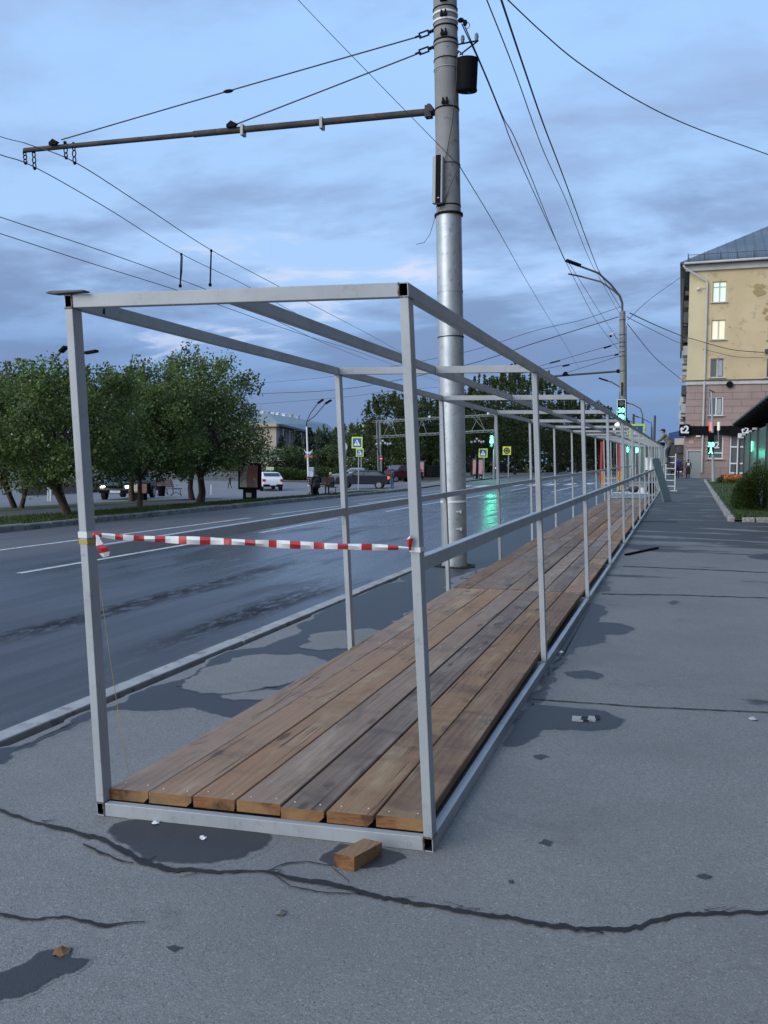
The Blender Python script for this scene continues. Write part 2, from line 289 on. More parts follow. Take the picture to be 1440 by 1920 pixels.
# ------------------------------------------------------------------ mesh helpers
OFF = {}
def prop(o, label=None, cat=None, group=None, kind=None):
    if label: o['label'] = label
    if cat: o['category'] = cat
    if group: o['group'] = group
    if kind: o['kind'] = kind
    return o
def thing(name, loc, label, cat, group=None):
    o = bpy.data.objects.new(name, None); COL.objects.link(o); o.location = loc; o.empty_display_size = .2
    OFF[o.name] = Vector(loc); return prop(o, label, cat, group)
class MB:
    def __init__(s): s.v = []; s.f = []; s.m = []; s.mi = 0
    def add(s, vs, fs):
        b = len(s.v); s.v += [tuple(x) for x in vs]
        for f in fs: s.f.append([b+i for i in f]); s.m.append(s.mi)
        return s
    def hexa(s, p):   # 8 points: bottom 4 ccw, top 4 ccw
        return s.add(p, [(3, 2, 1, 0), (4, 5, 6, 7), (0, 1, 5, 4), (1, 2, 6, 5), (2, 3, 7, 6), (3, 0, 4, 7)])
    def box(s, c, d, rz=0., rx=0., ry=0.):
        R = (Matrix.Rotation(rz, 3, 'Z') @ Matrix.Rotation(ry, 3, 'Y') @ Matrix.Rotation(rx, 3, 'X')) if (rz or rx or ry) else None
        x, y, z = d[0]/2, d[1]/2, d[2]/2; p = [Vector(q) for q in ((-x, -y, -z), (x, -y, -z), (x, y, -z), (-x, y, -z), (-x, -y, z), (x, -y, z), (x, y, z), (-x, y, z))]
        return s.hexa([(R @ q if R else q)+Vector(c) for q in p])
    def bar(s, a, b, wd, h, up=(0, 0, 1), caps=True):
        a, b = Vector(a), Vector(b); d = (b-a).normalized(); side = d.cross(Vector(up)).normalized(); u2 = side.cross(d).normalized()
        P = [q+side*i*wd/2+u2*j*h/2 for q in (a, b) for i, j in ((-1, -1), (1, -1), (1, 1), (-1, 1))]
        f = [(0, 1, 5, 4), (1, 2, 6, 5), (2, 3, 7, 6), (3, 0, 4, 7)]
        if caps: f += [(3, 2, 1, 0), (4, 5, 6, 7)]
        return s.add(P, f)
    def tube(s, pts, r, n=8, caps=True):
        pts = [Vector(p) for p in pts]; rs = r if isinstance(r, (list, tuple)) else [r]*len(pts)
        vs = []; fs = []; prev = None
        for i, p in enumerate(pts):
            d = (pts[min(i+1, len(pts)-1)]-pts[max(i-1, 0)]); d = d.normalized() if d.length > 1e-9 else Vector((0, 0, 1))
            ref = prev if prev is not None else (Vector((1, 0, 0)) if abs(d.x) < .8 else Vector((0, 1, 0)))
            a = (ref-d*ref.dot(d)).normalized(); prev = a; b2 = d.cross(a)
            for k in range(n):
                th = 2*math.pi*k/n; vs.append(p+(a*math.cos(th)+b2*math.sin(th))*rs[i])
        for i in range(len(pts)-1):
            for k in range(n): fs.append((i*n+k, i*n+(k+1) % n, (i+1)*n+(k+1) % n, (i+1)*n+k))
        if caps: fs += [tuple(reversed(range(n))), tuple(range((len(pts)-1)*n, len(pts)*n))]
        return s.add(vs, fs)
    def ball(s, c, r, nu=10, nv=6):
        if not isinstance(r, (tuple, list)): r = (r, r, r)
        vs = [(c[0], c[1], c[2]-r[2])]; fs = []
        for j in range(1, nv):
            ph = -math.pi/2+math.pi*j/nv
            for i in range(nu):
                th = 2*math.pi*i/nu; vs.append((c[0]+r[0]*math.cos(ph)*math.cos(th), c[1]+r[1]*math.cos(ph)*math.sin(th), c[2]+r[2]*math.sin(ph)))
        vs.append((c[0], c[1], c[2]+r[2])); L = len(vs)-1
        for i in range(nu): fs.append((0, 1+(i+1) % nu, 1+i)); fs.append((L, L-nu+i, L-nu+(i+1) % nu))
        for j in range(nv-2):
            for i in range(nu): a = 1+j*nu; fs.append((a+i, a+(i+1) % nu, a+nu+(i+1) % nu, a+nu+i))
        return s.add(vs, fs)
    def prism(s, poly, o, ax, ay, n, th):   # flat outline given depth
        o, ax, ay, n = Vector(o), Vector(ax), Vector(ay), Vector(n); k = len(poly)
        P = [o+ax*p[0]+ay*p[1] for p in poly]+[o+ax*p[0]+ay*p[1]-n*th for p in poly]
        return s.add(P, [tuple(range(k)), tuple(reversed(range(k, 2*k)))]+[(i+k, (i+1) % k+k, (i+1) % k, i) for i in range(k)])
    def build(s, name, mats, parent=None, smooth=False, label=None, bevel=0., **kw):
        me = bpy.data.meshes.new(name); off = OFF.get(parent.name, Vector()) if parent else Vector(kw.pop('origin', (0, 0, 0)))
        kw.pop('origin', None)
        me.from_pydata([(a-off.x, b-off.y, c-off.z) for a, b, c in s.v], [], s.f)
        mats = mats if isinstance(mats, (list, tuple)) else [mats]
        for m in mats: me.materials.append(M[m] if isinstance(m, str) else m)
        me.polygons.foreach_set('material_index', s.m)
        if smooth: me.polygons.foreach_set('use_smooth', [True]*len(s.f))
        me.update()
        o = bpy.data.objects.new(name, me); COL.objects.link(o)
        if parent: o.parent = parent
        else: o.location = off
        OFF[o.name] = off
        if smooth:
            try: me.set_sharp_from_angle(angle=math.radians(40))
            except Exception: pass
        if bevel:
            bm_ = o.modifiers.new('bevel', 'BEVEL'); bm_.width = bevel; bm_.segments = 2; bm_.limit_method = 'ANGLE'
        if label: o['label'] = label
        return prop(o, **kw)
def copy_tree(o, loc=None, rz=None, label=None, parent=None):
    c = o.copy(); COL.objects.link(c); OFF[c.name] = OFF.get(o.name, Vector())
    if parent: c.parent = parent
    for ch in list(o.children): copy_tree(ch, parent=c)
    if loc is not None: c.location = loc
    if rz is not None: c.rotation_euler = (0, 0, rz)
    if label: c['label'] = label
    return c
def sheet(name, polys, m, dz, kind='structure', parent=None, step=None, **kw):
    b = MB()
    for P in polys:
        b.add([(x, y, gz(x, y)+dz) for x, y in P], [tuple(range(len(P)))])
    return b.build(name, m, parent, kind=kind, **kw)
def strip_grid(name, xs, ys, m, dz, kind='structure', zfn=None, **kw):
    b = MB(); vs = [(x, y, (zfn or gz)(x, y)+dz) for y in ys for x in xs]; n = len(xs)
    b.add(vs, [(j*n+i, j*n+i+1, (j+1)*n+i+1, (j+1)*n+i) for j in range(len(ys)-1) for i in range(n-1)])
    return b.build(name, m, kind=kind, **kw)
def jag(P, amt, it=3):
    for _ in range(it):
        Q = []
        for i in range(len(P)):
            a, b = P[i], P[(i+1) % len(P)]; L = math.dist(a, b)
            Q += [a, ((a[0]+b[0])/2+rnd.uniform(-1, 1)*amt*L, (a[1]+b[1])/2+rnd.uniform(-1, 1)*amt*L)]
        P = Q
    return P
def gpoly(px, amt=.16, it=3): return [(max(x, XK+.10), y) for x, y in jag([tuple(G(u, v)[:2]) for u, v in px], amt, it)]
def faded(name, P, d, m, dz, w_in, w_out, zo=.0007, **kw):
    import bmesh
    Q = grow(P, d); n = len(P); bm = bmesh.new(); vs = [bm.verts.new((x, y, gz(x, y)+dz)) for x, y in P]
    bmesh.ops.triangulate(bm, faces=[bm.faces.new(vs)]); os_ = [bm.verts.new((x, y, gz(x, y)+zo)) for x, y in Q]
    for i in range(n):
        try: bm.faces.new((vs[i], os_[i], os_[(i+1) % n], vs[(i+1) % n]))
        except ValueError: pass
    for f in bm.faces: f.normal_update()
    bmesh.ops.reverse_faces(bm, faces=[f for f in bm.faces if f.normal.z < 0])
    me = bpy.data.meshes.new(name); bm.to_mesh(me); bm.free(); a = me.attributes.new('wet', 'FLOAT', 'POINT'); a.data.foreach_set('value', [w_in]*n+[w_out]*n)
    me.materials.append(M[m]); o = bpy.data.objects.new(name, me); COL.objects.link(o); o['kind'] = 'structure'; return prop(o, **kw)
def tess(name, P, m, dz, **kw):
    import bmesh
    bm = bmesh.new(); vs = [bm.verts.new((x, y, gz(x, y)+dz)) for x, y in P]
    f = bm.faces.new(vs); bmesh.ops.triangulate(bm, faces=[f]); me = bpy.data.meshes.new(name); bm.to_mesh(me); bm.free()
    if me.polygons and me.polygons[0].normal.z < 0: me.flip_normals()
    me.materials.append(M[m]); o = bpy.data.objects.new(name, me); COL.objects.link(o); o['kind'] = 'structure'; return prop(o, **kw)

def leaves(name, cs, size, m, parent=None, up=.2, seed=0, extra=None, **kw):
    """cs: N x 3 centres -> one mesh of N small pointed leaves"""
    r = np.random.default_rng(seed); N = len(cs); off = np.array(OFF.get(parent.name, Vector())) if parent else np.zeros(3)
    d = r.normal(size=(N, 3)); d /= np.linalg.norm(d, axis=1)[:, None]; d[:, 2] += up; d /= np.linalg.norm(d, axis=1)[:, None]
    q = r.normal(size=(N, 3)); e = np.cross(d, q); e /= np.linalg.norm(e, axis=1)[:, None]
    s = (size*r.uniform(.6, 1.35, N))[:, None]; c = cs-off
    nrm = np.cross(d, e)
    v = np.stack([c-d*s*.6, c+e*s*.36+nrm*s*.08, c+d*s*.6, c-e*s*.36+nrm*s*.08], 1).reshape(-1, 3)
    me = bpy.data.meshes.new(name); me.vertices.add(4*N); me.vertices.foreach_set('co', v.ravel())
    me.loops.add(4*N); me.loops.foreach_set('vertex_index', np.arange(4*N)); me.polygons.add(N)
    me.polygons.foreach_set('loop_start', np.arange(0, 4*N, 4))
    me.materials.append(M[m] if isinstance(m, str) else m); me.update(calc_edges=True)
    o = bpy.data.objects.new(name, me); COL.objects.link(o)
    if parent: o.parent = parent
    return prop(o, **kw)

# ================================================================== SETTING: ground, road, kerbs
ys_far = [-12, -6, -2, 2, 3.52, 8, 14, 22, 32, 45, 58, 60.52, 70, 75.52, 85, 103.52, 140, 220, 400, 1500]
strip_grid('ground', [-700, -200, -90, -45, -29.5, -22, -17.5, -3.0, 10, 60, 300], ys_far, 'soil', -.30)
XK = -3.74
strip_grid('pavement', [XK+.13, -2, 0, 2, 8, 30], [-8, -4, 0, 3.52, 8, 14, 22, 32, 45, 58, 75.52, 90, 140, 400], 'pave', 0.)
def xfk(y): return -15.32-(max(y, 0)-16.86)*.045 if y < 58 else -17.2-(58-41)*.045
rb = MB(); n = 6; yy_ = [-8, 0, 3.52, 8, 14, 22, 32, 45, 60.52, 75.52, 103.52, 160, 300]
for y in yy_:
    for k in range(n):
        x = XK-.02+(xfk(y)-.05-XK)*k/(n-1); rb.v.append((x, y, gz(x, y)-.10))
rb.f = [(j*n+i+1, j*n+i, (j+1)*n+i, (j+1)*n+i+1) for j in range(len(yy_)-1) for i in range(n-1)]; rb.m = [0]*len(rb.f)
rb.build('road', 'road', kind='structure')
kb = thing('near_kerb', (XK, 3, 0), 'long pale concrete kerb between the wet road and the pavement', 'kerb')
yk = 1.0; k = 0
while yk < 75:
    L = 3.0 if yk < 40 else 9.; dxk = rnd.uniform(-.012, .012); b = MB(); z0 = gz(XK, yk); z1 = gz(XK, yk+L)
    w2 = .075
    b.hexa([(XK-w2+dxk, yk+.006, z0-.2), (XK+w2+dxk, yk+.006, z0-.2), (XK+w2+dxk, yk+L-.006, z1-.2), (XK-w2+dxk, yk+L-.006, z1-.2),
            (XK-w2+.008+dxk, yk+.006, z0+.018), (XK+w2-.006+dxk, yk+.006, z0+.018), (XK+w2-.006+dxk, yk+L-.006, z1+.018), (XK-w2+.008+dxk, yk+L-.006, z1+.018)])
    b.build('kerbstone', 'concrete', kb, bevel=.008); yk += L
fk = thing('far_kerb', (xfk(20), 20, gz(-15, 20)), 'row of old rounded kerbstones along the grass across the road', 'kerb')
yk = 2.
while yk < 57:
    L = .98 if yk < 30 else 1.96
    for_ = MB(); a = Vector((xfk(yk), yk, 0)); c = Vector((xfk(yk+L), yk+L, 0)); hgt = rnd.uniform(.045, .085)
    P = []
    for q, e in ((a, .02), (c, -.02)):
        y_ = q.y+e; g = gz(q.x, y_)-.10
        P += [[(q.x+.10, y_, g-.1), (q.x+.085, y_, g+.10+hgt*.6), (q.x+.03, y_, g+.10+hgt), (q.x-.12, y_, g+.10+hgt), (q.x-.16, y_, g+.05)]]
    for_.add(P[0]+P[1], [(0, 1, 6, 5), (1, 2, 7, 6), (2, 3, 8, 7), (3, 4, 9, 8), (4, 3, 2, 1, 0), (5, 6, 7, 8, 9)])
    for_.build('kerbstone', 'kerb_far', fk, bevel=.02); yk += L
def grid_between(name, xa, xb, ys, m, dz, n=5, **kw):
    b = MB()
    for y in ys:
        for k in range(n): x = xa(y)+(xb(y)-xa(y))*k/(n-1); b.v.append((x, y, gz(x, y)+dz))
    b.f = [(j*n+i+1, j*n+i, (j+1)*n+i, (j+1)*n+i+1) if xa(ys[0]) > xb(ys[0]) else (j*n+i, j*n+i+1, (j+1)*n+i+1, (j+1)*n+i) for j in range(len(ys)-1) for i in range(n-1)]
    b.m = [0]*len(b.f); return b.build(name, m, **kw)
ysg = [0, 5, 10, 15, 20, 25, 30, 35, 40, 45, 50, 55.5]
grid_between('grass_verge', lambda y: xfk(y)-.12, lambda y: -18.4 if y < 33 else -18.4+(33-y)*.02, ysg, 'grass', .012, kind='stuff')
grid_between('park_path', lambda y: -18.3, lambda y: -21.2, ysg, 'path', .004, kind='structure')
grid_between('inner_grass_verge', lambda y: -21.1, lambda y: -23.6, ysg[:8], 'grass', .012, kind='stuff')
grid_between('square_paving', lambda y: -21.0 if y > 35 else -23.5, lambda y: -48, ysg+[60.5, 75.5], 'path', -.004, n=8, kind='structure')
grid_between('square_paving', lambda y: xfk(y)-.1, lambda y: -21.2, [55.5, 60.5, 75.5, 90, 103.5], 'path', -.02, n=5, kind='structure')
# blades of grass (joined tufts)
def blades(name, sampler, N, h, m, seed):
    r = np.random.default_rng(seed); P = np.array([sampler(r) for _ in range(N)]); z = np.array([gz(a, b) for a, b in P])+.01
    c = np.stack([P[:, 0], P[:, 1], z], 1); ang = r.uniform(0, math.pi*2, N); hh = h*r.uniform(.5, 1.4, N); wd = .012+.006*r.random(N)
    lean = r.normal(size=(N, 2))*.35*hh[:, None]
    dirs = np.stack([np.cos(ang), np.sin(ang), np.zeros(N)], 1)*wd[:, None]
    top = c+np.stack([lean[:, 0], lean[:, 1], hh], 1)
    v = np.stack([c-dirs, c+dirs, top], 1).reshape(-1, 3); me = bpy.data.meshes.new(name)
    me.vertices.add(3*N); me.vertices.foreach_set('co', v.ravel()); me.loops.add(3*N); me.loops.foreach_set('vertex_index', np.arange(3*N)); me.polygons.add(N)
    me.polygons.foreach_set('loop_start', np.arange(0, 3*N, 3)); me.materials.append(M[m]); me.update(calc_edges=True)
    o = bpy.data.objects.new(name, me); COL.objects.link(o); o['kind'] = 'stuff'; return o
def verge_pt(r):
    y = r.uniform(12, 50); return (r.uniform(-18.35, xfk(y)-.2), y)
blades('verge_grass', verge_pt, 26000, .07, 'hedge', 3)

# painted lines on the road
def line(name, x0, y0, x1, y1, wd, dz=-.094):
    b = MB(); n = max(2, int(abs(y1-y0)/4)+1)
    for i in range(n):
        t = i/(n-1); x = x0+(x1-x0)*t; y = y0+(y1-y0)*t
        for s in (-1, 1): b.v.append((x+s*wd/2, y, gz(x, y)+dz))
    b.f = [(2*i, 2*i+1, 2*i+3, 2*i+2) for i in range(n-1)]; b.m = [0]*(n-1)
    return b.build('lane_marking', 'paint_line', kind='structure')
line('', -12.1, 9, -12.3, 23.9, .12)
y = 25.6
while y < 95: line('', -12.45, y, -12.5, y+6.2, .12); y += 8.
for a, b_ in ((10.7, 15.9), (18.7, 24.2), (28.0, 35.8), (39.5, 47), (51, 58), (63, 70), (75, 84)): line('', -9.38, a, -9.45 if b_ < 20 else -9.6, b_, .12)
line('', -6.5, 47, -6.5, 60, .12); line('', -13.6, 36, -14.4, 57, .1)
for i in range(9):    # zebra crossing far down the road
    x = -4.6-i*1.3; b = MB(); b.add([(x, 62, gz(x, 62)-.094), (x-.6, 62, gz(x-.6, 62)-.094), (x-.6, 66, gz(x-.6, 66)-.094), (x, 66, gz(x, 66)-.094)], [(3, 2, 1, 0)]); b.build('crossing_stripe', 'paint_line', kind='structure')

# wet stains and cracks on the pavement
WET = [[(0, 1408), (170, 1338), (400, 1238), (662, 1120), (770, 1073), (960, 975), (1120, 905), (1165, 905), (1150, 960), (950, 1062), (840, 1118), (760, 1170), (700, 1195), (640, 1240), (560, 1298), (520, 1325), (430, 1345), (420, 1338), (375, 1326), (300, 1330), (240, 1328), (205, 1330), (140, 1355), (60, 1392), (0, 1432)],
       [(222, 1548), (260, 1540), (380, 1545), (492, 1566), (488, 1585), (440, 1606), (395, 1614), (330, 1612), (280, 1606), (262, 1592), (235, 1575)],
       [(955, 1400), (975, 1350), (1000, 1324), (1060, 1329), (1130, 1336), (1158, 1350), (1152, 1362), (1105, 1368), (1060, 1366), (1010, 1366), (990, 1385)],
       [(1098, 1140), (1112, 1132), (1130, 1150), (1122, 1168), (1160, 1170), (1182, 1178), (1165, 1188), (1128, 1190), (1128, 1204), (1080, 1212), (1060, 1228), (1040, 1252), (1034, 1272), (1014, 1294), (1004, 1318), (985, 1342), (985, 1310), (1040, 1215)],
       [(1112, 1105), (1130, 1090), (1146, 1092), (1140, 1104), (1120, 1112)],
       [(-30, 1880), (0, 1828), (50, 1810), (75, 1790), (130, 1781), (125, 1798), (160, 1803), (140, 1820), (90, 1838), (40, 1866)],
       [(605, 1612), (640, 1585), (700, 1592), (755, 1608), (722, 1622), (650, 1625)],
       [(1060, 1262), (1100, 1258), (1128, 1266), (1120, 1274), (1080, 1272)], [(1405, 1044), (1440, 1038), (1480, 1042), (1460, 1050), (1425, 1049)],
       [(1010, 1582), (1022, 1574), (1036, 1580), (1028, 1588)], [(1306, 1644), (1320, 1639), (1334, 1644), (1322, 1650)], [(312, 1778), (326, 1774), (342, 1778), (326, 1786)],
       [(1000, 1418), (1016, 1415), (1030, 1420), (1014, 1426)], [(1250, 1130), (1262, 1126), (1272, 1130), (1260, 1134)]]
def fadefn(t, p):
    a = t.n('ShaderNodeAttribute', attribute_name='wet').outputs['Fac']
    return t.step(t.m('ADD', a, t.m('MULTIPLY', t.m('SUBTRACT', t.noise(p, 9, 6, .7), .5), 1.1)), .30, .62)
M['pave_fade'] = asphalt('asphalt_with_damp', DRY, (.036, .037, .040), fadefn, .45, rwet=.5)
def grow(P, d):
    n = len(P); A_ = sum(P[i][0]*P[(i+1) % n][1]-P[(i+1) % n][0]*P[i][1] for i in range(n)); sg_ = 1 if A_ > 0 else -1; Q = []
    for i in range(n):
        a, c = P[i-2], P[(i+2) % n]; tx, ty = c[0]-a[0], c[1]-a[1]; L = math.hypot(tx, ty) or 1; Q.append((P[i][0]+sg_*ty/L*d, P[i][1]-sg_*tx/L*d))
    return [(max(x, XK+.10), y) for x, y in Q]
for i, p in enumerate(WET):
    P = gpoly(p, .15 if i != 2 else .07, 4)
    sz = math.sqrt(abs(sum(P[k][0]*P[(k+1) % len(P)][1]-P[(k+1) % len(P)][0]*P[k][1] for k in range(len(P))))/2); e = min(.07, sz*.14)
    faded('wet_patch', P, e, 'pave_fade', .0040+.0003*(i % 3), 1., 0., .0007+.0001*(i % 3))
DRYP = [[(350, 1292), (385, 1256), (440, 1236), (500, 1229), (560, 1228), (606, 1240), (588, 1262), (520, 1285), (430, 1300), (380, 1300)],
        [(565, 1214), (585, 1192), (640, 1184), (692, 1180), (722, 1190), (664, 1215), (600, 1219)], [(738, 1166), (770, 1154), (800, 1140), (820, 1148), (790, 1162), (750, 1172)],
        [(420, 1306), (500, 1296), (540, 1298), (520, 1310), (440, 1312)], [(868, 1085), (900, 1072), (930, 1060), (935, 1068), (905, 1082)]]
for p in DRYP: P = gpoly(p, .17, 4); faded('dry_patch', P, .05, 'pave_fade', .0066, 0., 1., .0052)
def crack(pts, name='asphalt_crack'):
    P = []
    for i in range(len(pts)-1):
        a, b = pts[i], pts[i+1]; n = max(2, int(math.dist(a[:2], b[:2])/9))
        for k in range(n): t = k/n; P.append(tuple(a[j]+(b[j]-a[j])*t for j in range(3)))
    P.append(pts[-1]); b = MB(); oy = 0
    for i, (u, v, wd) in enumerate(P):
        oy = oy*.6+rnd.uniform(-1, 1)*((1+wd*.10) if wd > 2.6 else .35); w1, w2 = wd*rnd.uniform(.20, .50), wd*rnd.uniform(.20, .50)
        for vv in (v+oy-w1, v+oy+w2): g = G(u, vv); b.v.append((g.x, g.y, gz(g.x, g.y)+.0062))
    b.f = [(2*i, 2*i+2, 2*i+3, 2*i+1) for i in range(len(P)-1)]
    b.f = [tuple(reversed(f)) for f in b.f]; b.m = [0]*len(b.f)
    return b.build(name, 'tar', kind='structure')
crack([(-40, 1500, 7), (0, 1520, 7), (60, 1543, 7), (130, 1560, 9), (200, 1578, 12), (235, 1598, 18), (270, 1618, 15), (330, 1632, 11), (420, 1635, 7), (500, 1637, 5), (545, 1648, 11), (600, 1655, 10), (650, 1665, 13), (720, 1685, 12), (800, 1700, 9), (870, 1710, 11), (960, 1724, 9), (1050, 1740, 11), (1130, 1746, 9), (1200, 1740, 12), (1240, 1724, 11), (1300, 1717, 7), (1460, 1709, 9)])
crack([(155, 1585, 3), (185, 1598, 7), (215, 1612, 4), (250, 1620, 3)]); crack([(500, 1636, 3), (530, 1622, 3), (575, 1617, 2), (620, 1626, 2), (655, 1656, 3)])
crack([(510, 1640, 3), (545, 1665, 3), (600, 1675, 3), (680, 1679, 2)]); crack([(-20, 1712, 6), (30, 1724, 8), (70, 1726, 4), (120, 1722, 5), (160, 1730, 9), (190, 1736, 9), (230, 1733, 4), (272, 1731, 2)])
for k in range(16):
    u = rnd.uniform(0, 1440); xs_c = [0, 60, 130, 200, 235, 270, 330, 420, 500, 545, 600, 650, 720, 800, 870, 960, 1050, 1130, 1200, 1240, 1300, 1440]; ys_c = [1520, 1543, 1560, 1578, 1598, 1618, 1632, 1635, 1637, 1648, 1655, 1665, 1685, 1700, 1710, 1724, 1740, 1746, 1740, 1724, 1717, 1709]
    v = float(np.interp(u, xs_c, ys_c)); sgn = rnd.choice((-1, 1)); L = rnd.uniform(8, 34)
    crack([(u, v+sgn*3, 2.2), (u+L*.5*rnd.choice((-1, 1)), v+sgn*rnd.uniform(5, 9), 1.6), (u+L*rnd.choice((-1, 1)), v+sgn*rnd.uniform(6, 16), 1.)])
crack([(1095, 1742, 3), (1132, 1753, 2)]); crack([(998, 1312, 2), (1200, 1326, 2), (1440, 1337, 2)]); crack([(1128, 1114, 1.5), (1300, 1117, 1.2), (1440, 1122, 1.2)]); crack([(1168, 1062, 1.2), (1300, 1068, 1.), (1440, 1074, 1.)])
crack([(330, 1289, 1.5), (430, 1287, 2.5), (520, 1290, 1.5)])

def gbox(u, v, wx, wy, m, nm, dz=.007, h=.006, **kw):
    g = G(u, v); b = MB(); b.box((g.x, g.y, gz(g.x, g.y)+dz), (wx, wy, h)); return b.build(nm, m, **kw)
hl = thing('inspection_cap', G(1100, 1350), 'small broken square cap in the oval wet stain on the pavement', 'pavement cap')
gbox(1088, 1350, .05, .16, 'pale_box', 'rim', parent=hl) if False else None
for u, v, wx, wy, m in ((1083, 1350, .07, .10, 'concrete'), (1097, 1350, .05, .09, 'hole'), (1110, 1350, .05, .10, 'concrete'), (1120, 1348, .03, .08, 'hole')):
    b = MB(); g = G(u, v); b.box((g.x, g.y, gz(g.x, g.y)+.008), (wx, wy, .008), rz=.1*rnd.random()); b.build('rim' if m == 'concrete' else 'opening', m, hl)
dr_ = thing('drain_slots', G(1225, 977), 'row of small dark drain openings crossing the pavement by the frame', 'drain')
for k in range(9):
    u = 1206+k*7.5; b = MB(); g = G(u, 978+k*.1); b.box((g.x, g.y, gz(g.x, g.y)+.006), (.10, .20, .006)); b.build('opening', 'hole', dr_)
# ================================================================== THE STEEL FRAME
xr, y0, Wd, Hf, sb, lx, ly, sk, l1, dW, dlL, zr = -.96305, 3.51945, 1.57511, 2.3938, 3.3905, -.05856, -.0008, .09484, .0056, .04028, -.00535, .02417
ta, tb = .04, .06
NB = 16
def Nd(side, i, z, dxx=0., dyy=0.):
    """a point of the frame: side 'L'/'R' or a fraction 0..1 from left to right, bay i (may be fractional), height z"""
    n_ = min(i, 4); f = {'L': 0., 'R': 1.}.get(side, side)
    wdt = Wd+dW*n_; x = xr-wdt*(1-f)+dxx+(.01175 if i < .5 else 0)*(1-min(i, .5)*2)
    yb = y0+i*sb+sk*(xr-wdt*(1-f)-xr)+dyy
    l_ = lx+l1*n_+(dlL*(1-f)); return Vector((x+l_*z, yb+ly*z, z+zr*i))
fr = thing('walkway_frame', (xr, y0, 0), 'long grey welded steel tube frame standing over the plank deck', 'steel frame')
def seg(b, pts4a, pts4b, caps=(True, True)):
    b.add(list(pts4a)+list(pts4b), [(0, 1, 5, 4), (1, 2, 6, 5), (2, 3, 7, 6), (3, 0, 4, 7)]+([(3, 2, 1, 0)] if caps[0] else [])+([(4, 5, 6, 7)] if caps[1] else []))
def longrail(side, z0, i0, i1, dxo, wid, name, hollow=False, dy0=0., h=tb):
    b = MB(); ii = [i0+k*.5 for k in range(int((i1-i0)*2)+1)]
    R = [[Nd(side, i, z0, dxo), Nd(side, i, z0, dxo+wid), Nd(side, i, z0+h, dxo+wid), Nd(side, i, z0+h, dxo)] for i in ii]
    for k in range(4): R[0][k].y += dy0+.001; R[-1][k].y -= .003
    for k in range(len(R)-1): seg(b, R[k], R[k+1], (k == 0 and not hollow, k == len(R)-2))
    if hollow:
        c = sum(R[0], Vector())/4; inn = [p+(c-p).normalized()*.006 for p in R[0]]; inn2 = [p+Vector((0, .25, 0)) for p in inn]
        b.add(R[0]+inn, [(3, 0, 4, 7), (0, 1, 5, 4), (1, 2, 6, 5), (2, 3, 7, 6)]); b.mi = 1
        b.add(inn+inn2, [(0, 1, 5, 4), (1, 2, 6, 5), (2, 3, 7, 6), (3, 0, 4, 7), (4, 5, 6, 7)]); b.mi = 0
    return b.build(name, ['steel', 'hole'], fr, bevel=0.003)
for side, dx_ in (('R', -ta), ('L', 0.)):
    for i in range(0, NB, 2):
        longrail(side, Hf-tb, i, i+2, dx_, ta, 'top_rail', hollow=(i == 0)); longrail(side, 0., i, i+2, dx_, ta, 'bottom_rail', hollow=(i == 0))
for i in range(0, NB, 2): longrail(.5, Hf-tb, i, i+2, -ta/2, ta, 'roof_rail', dy0=(.04 if i == 0 else 0))
zmR, zmL = 1.190, 1.235
for i in range(0, NB, 2):
    longrail('R', zmR, i, i+2, -ta-.002, ta+.004, 'mid_rail', dy0=(.062 if i == 0 else 0))
    longrail('L', zmL-.05, i, i+2, -.002, ta+.004, 'mid_rail', dy0=(.062 if i == 0 else 0))
for i in range(NB+1):
    for side, dx_ in (('R', -ta), ('L', 0.)):
        b = MB(); R = []
        for z in (tb, Hf/2, Hf-tb): R.append([Nd(side, i, z, dx_), Nd(side, i, z, dx_+ta), Nd(side, i, z, dx_+ta, .068), Nd(side, i, z, dx_, .068)])
        for p in R[0]: p.z += .001
        for p in R[-1]: p.z -= .001
        seg(b, R[0], R[1], (True, False)); seg(b, R[1], R[2], (False, True)); b.build('post', 'steel', fr, bevel=.003)
    if i < NB:
        for (fa, fb, z, nm) in (((0., .5, Hf-tb, 'roof_crossbar'), (.5, 1., Hf-tb, 'roof_crossbar')) if i else ((0., 1., Hf-tb, 'roof_crossbar'),))+((0., 1., 0., 'floor_crossbar'),):
            b = MB(); e0 = ta+.001 if fa == 0 else ta/2+.001; e1 = -ta-.001 if fb == 1 else -ta/2-.001
            A_ = [Nd(fa, i, z, e0), Nd(fb, i, z, e1), Nd(fb, i, z, e1, .04), Nd(fa, i, z, e0, .04)]; B_ = [Nd(fa, i, z+tb, e0), Nd(fb, i, z+tb, e1), Nd(fb, i, z+tb, e1, .04), Nd(fa, i, z+tb, e0, .04)]
            if i: 
                for p in A_: p.z += .002
                for p in B_: p.z -= .002
            else:
                if fa == 0 and z > 1: B_[1].x += 0
            b.hexa(A_+B_); b.build(nm, 'steel', fr, bevel=.003)

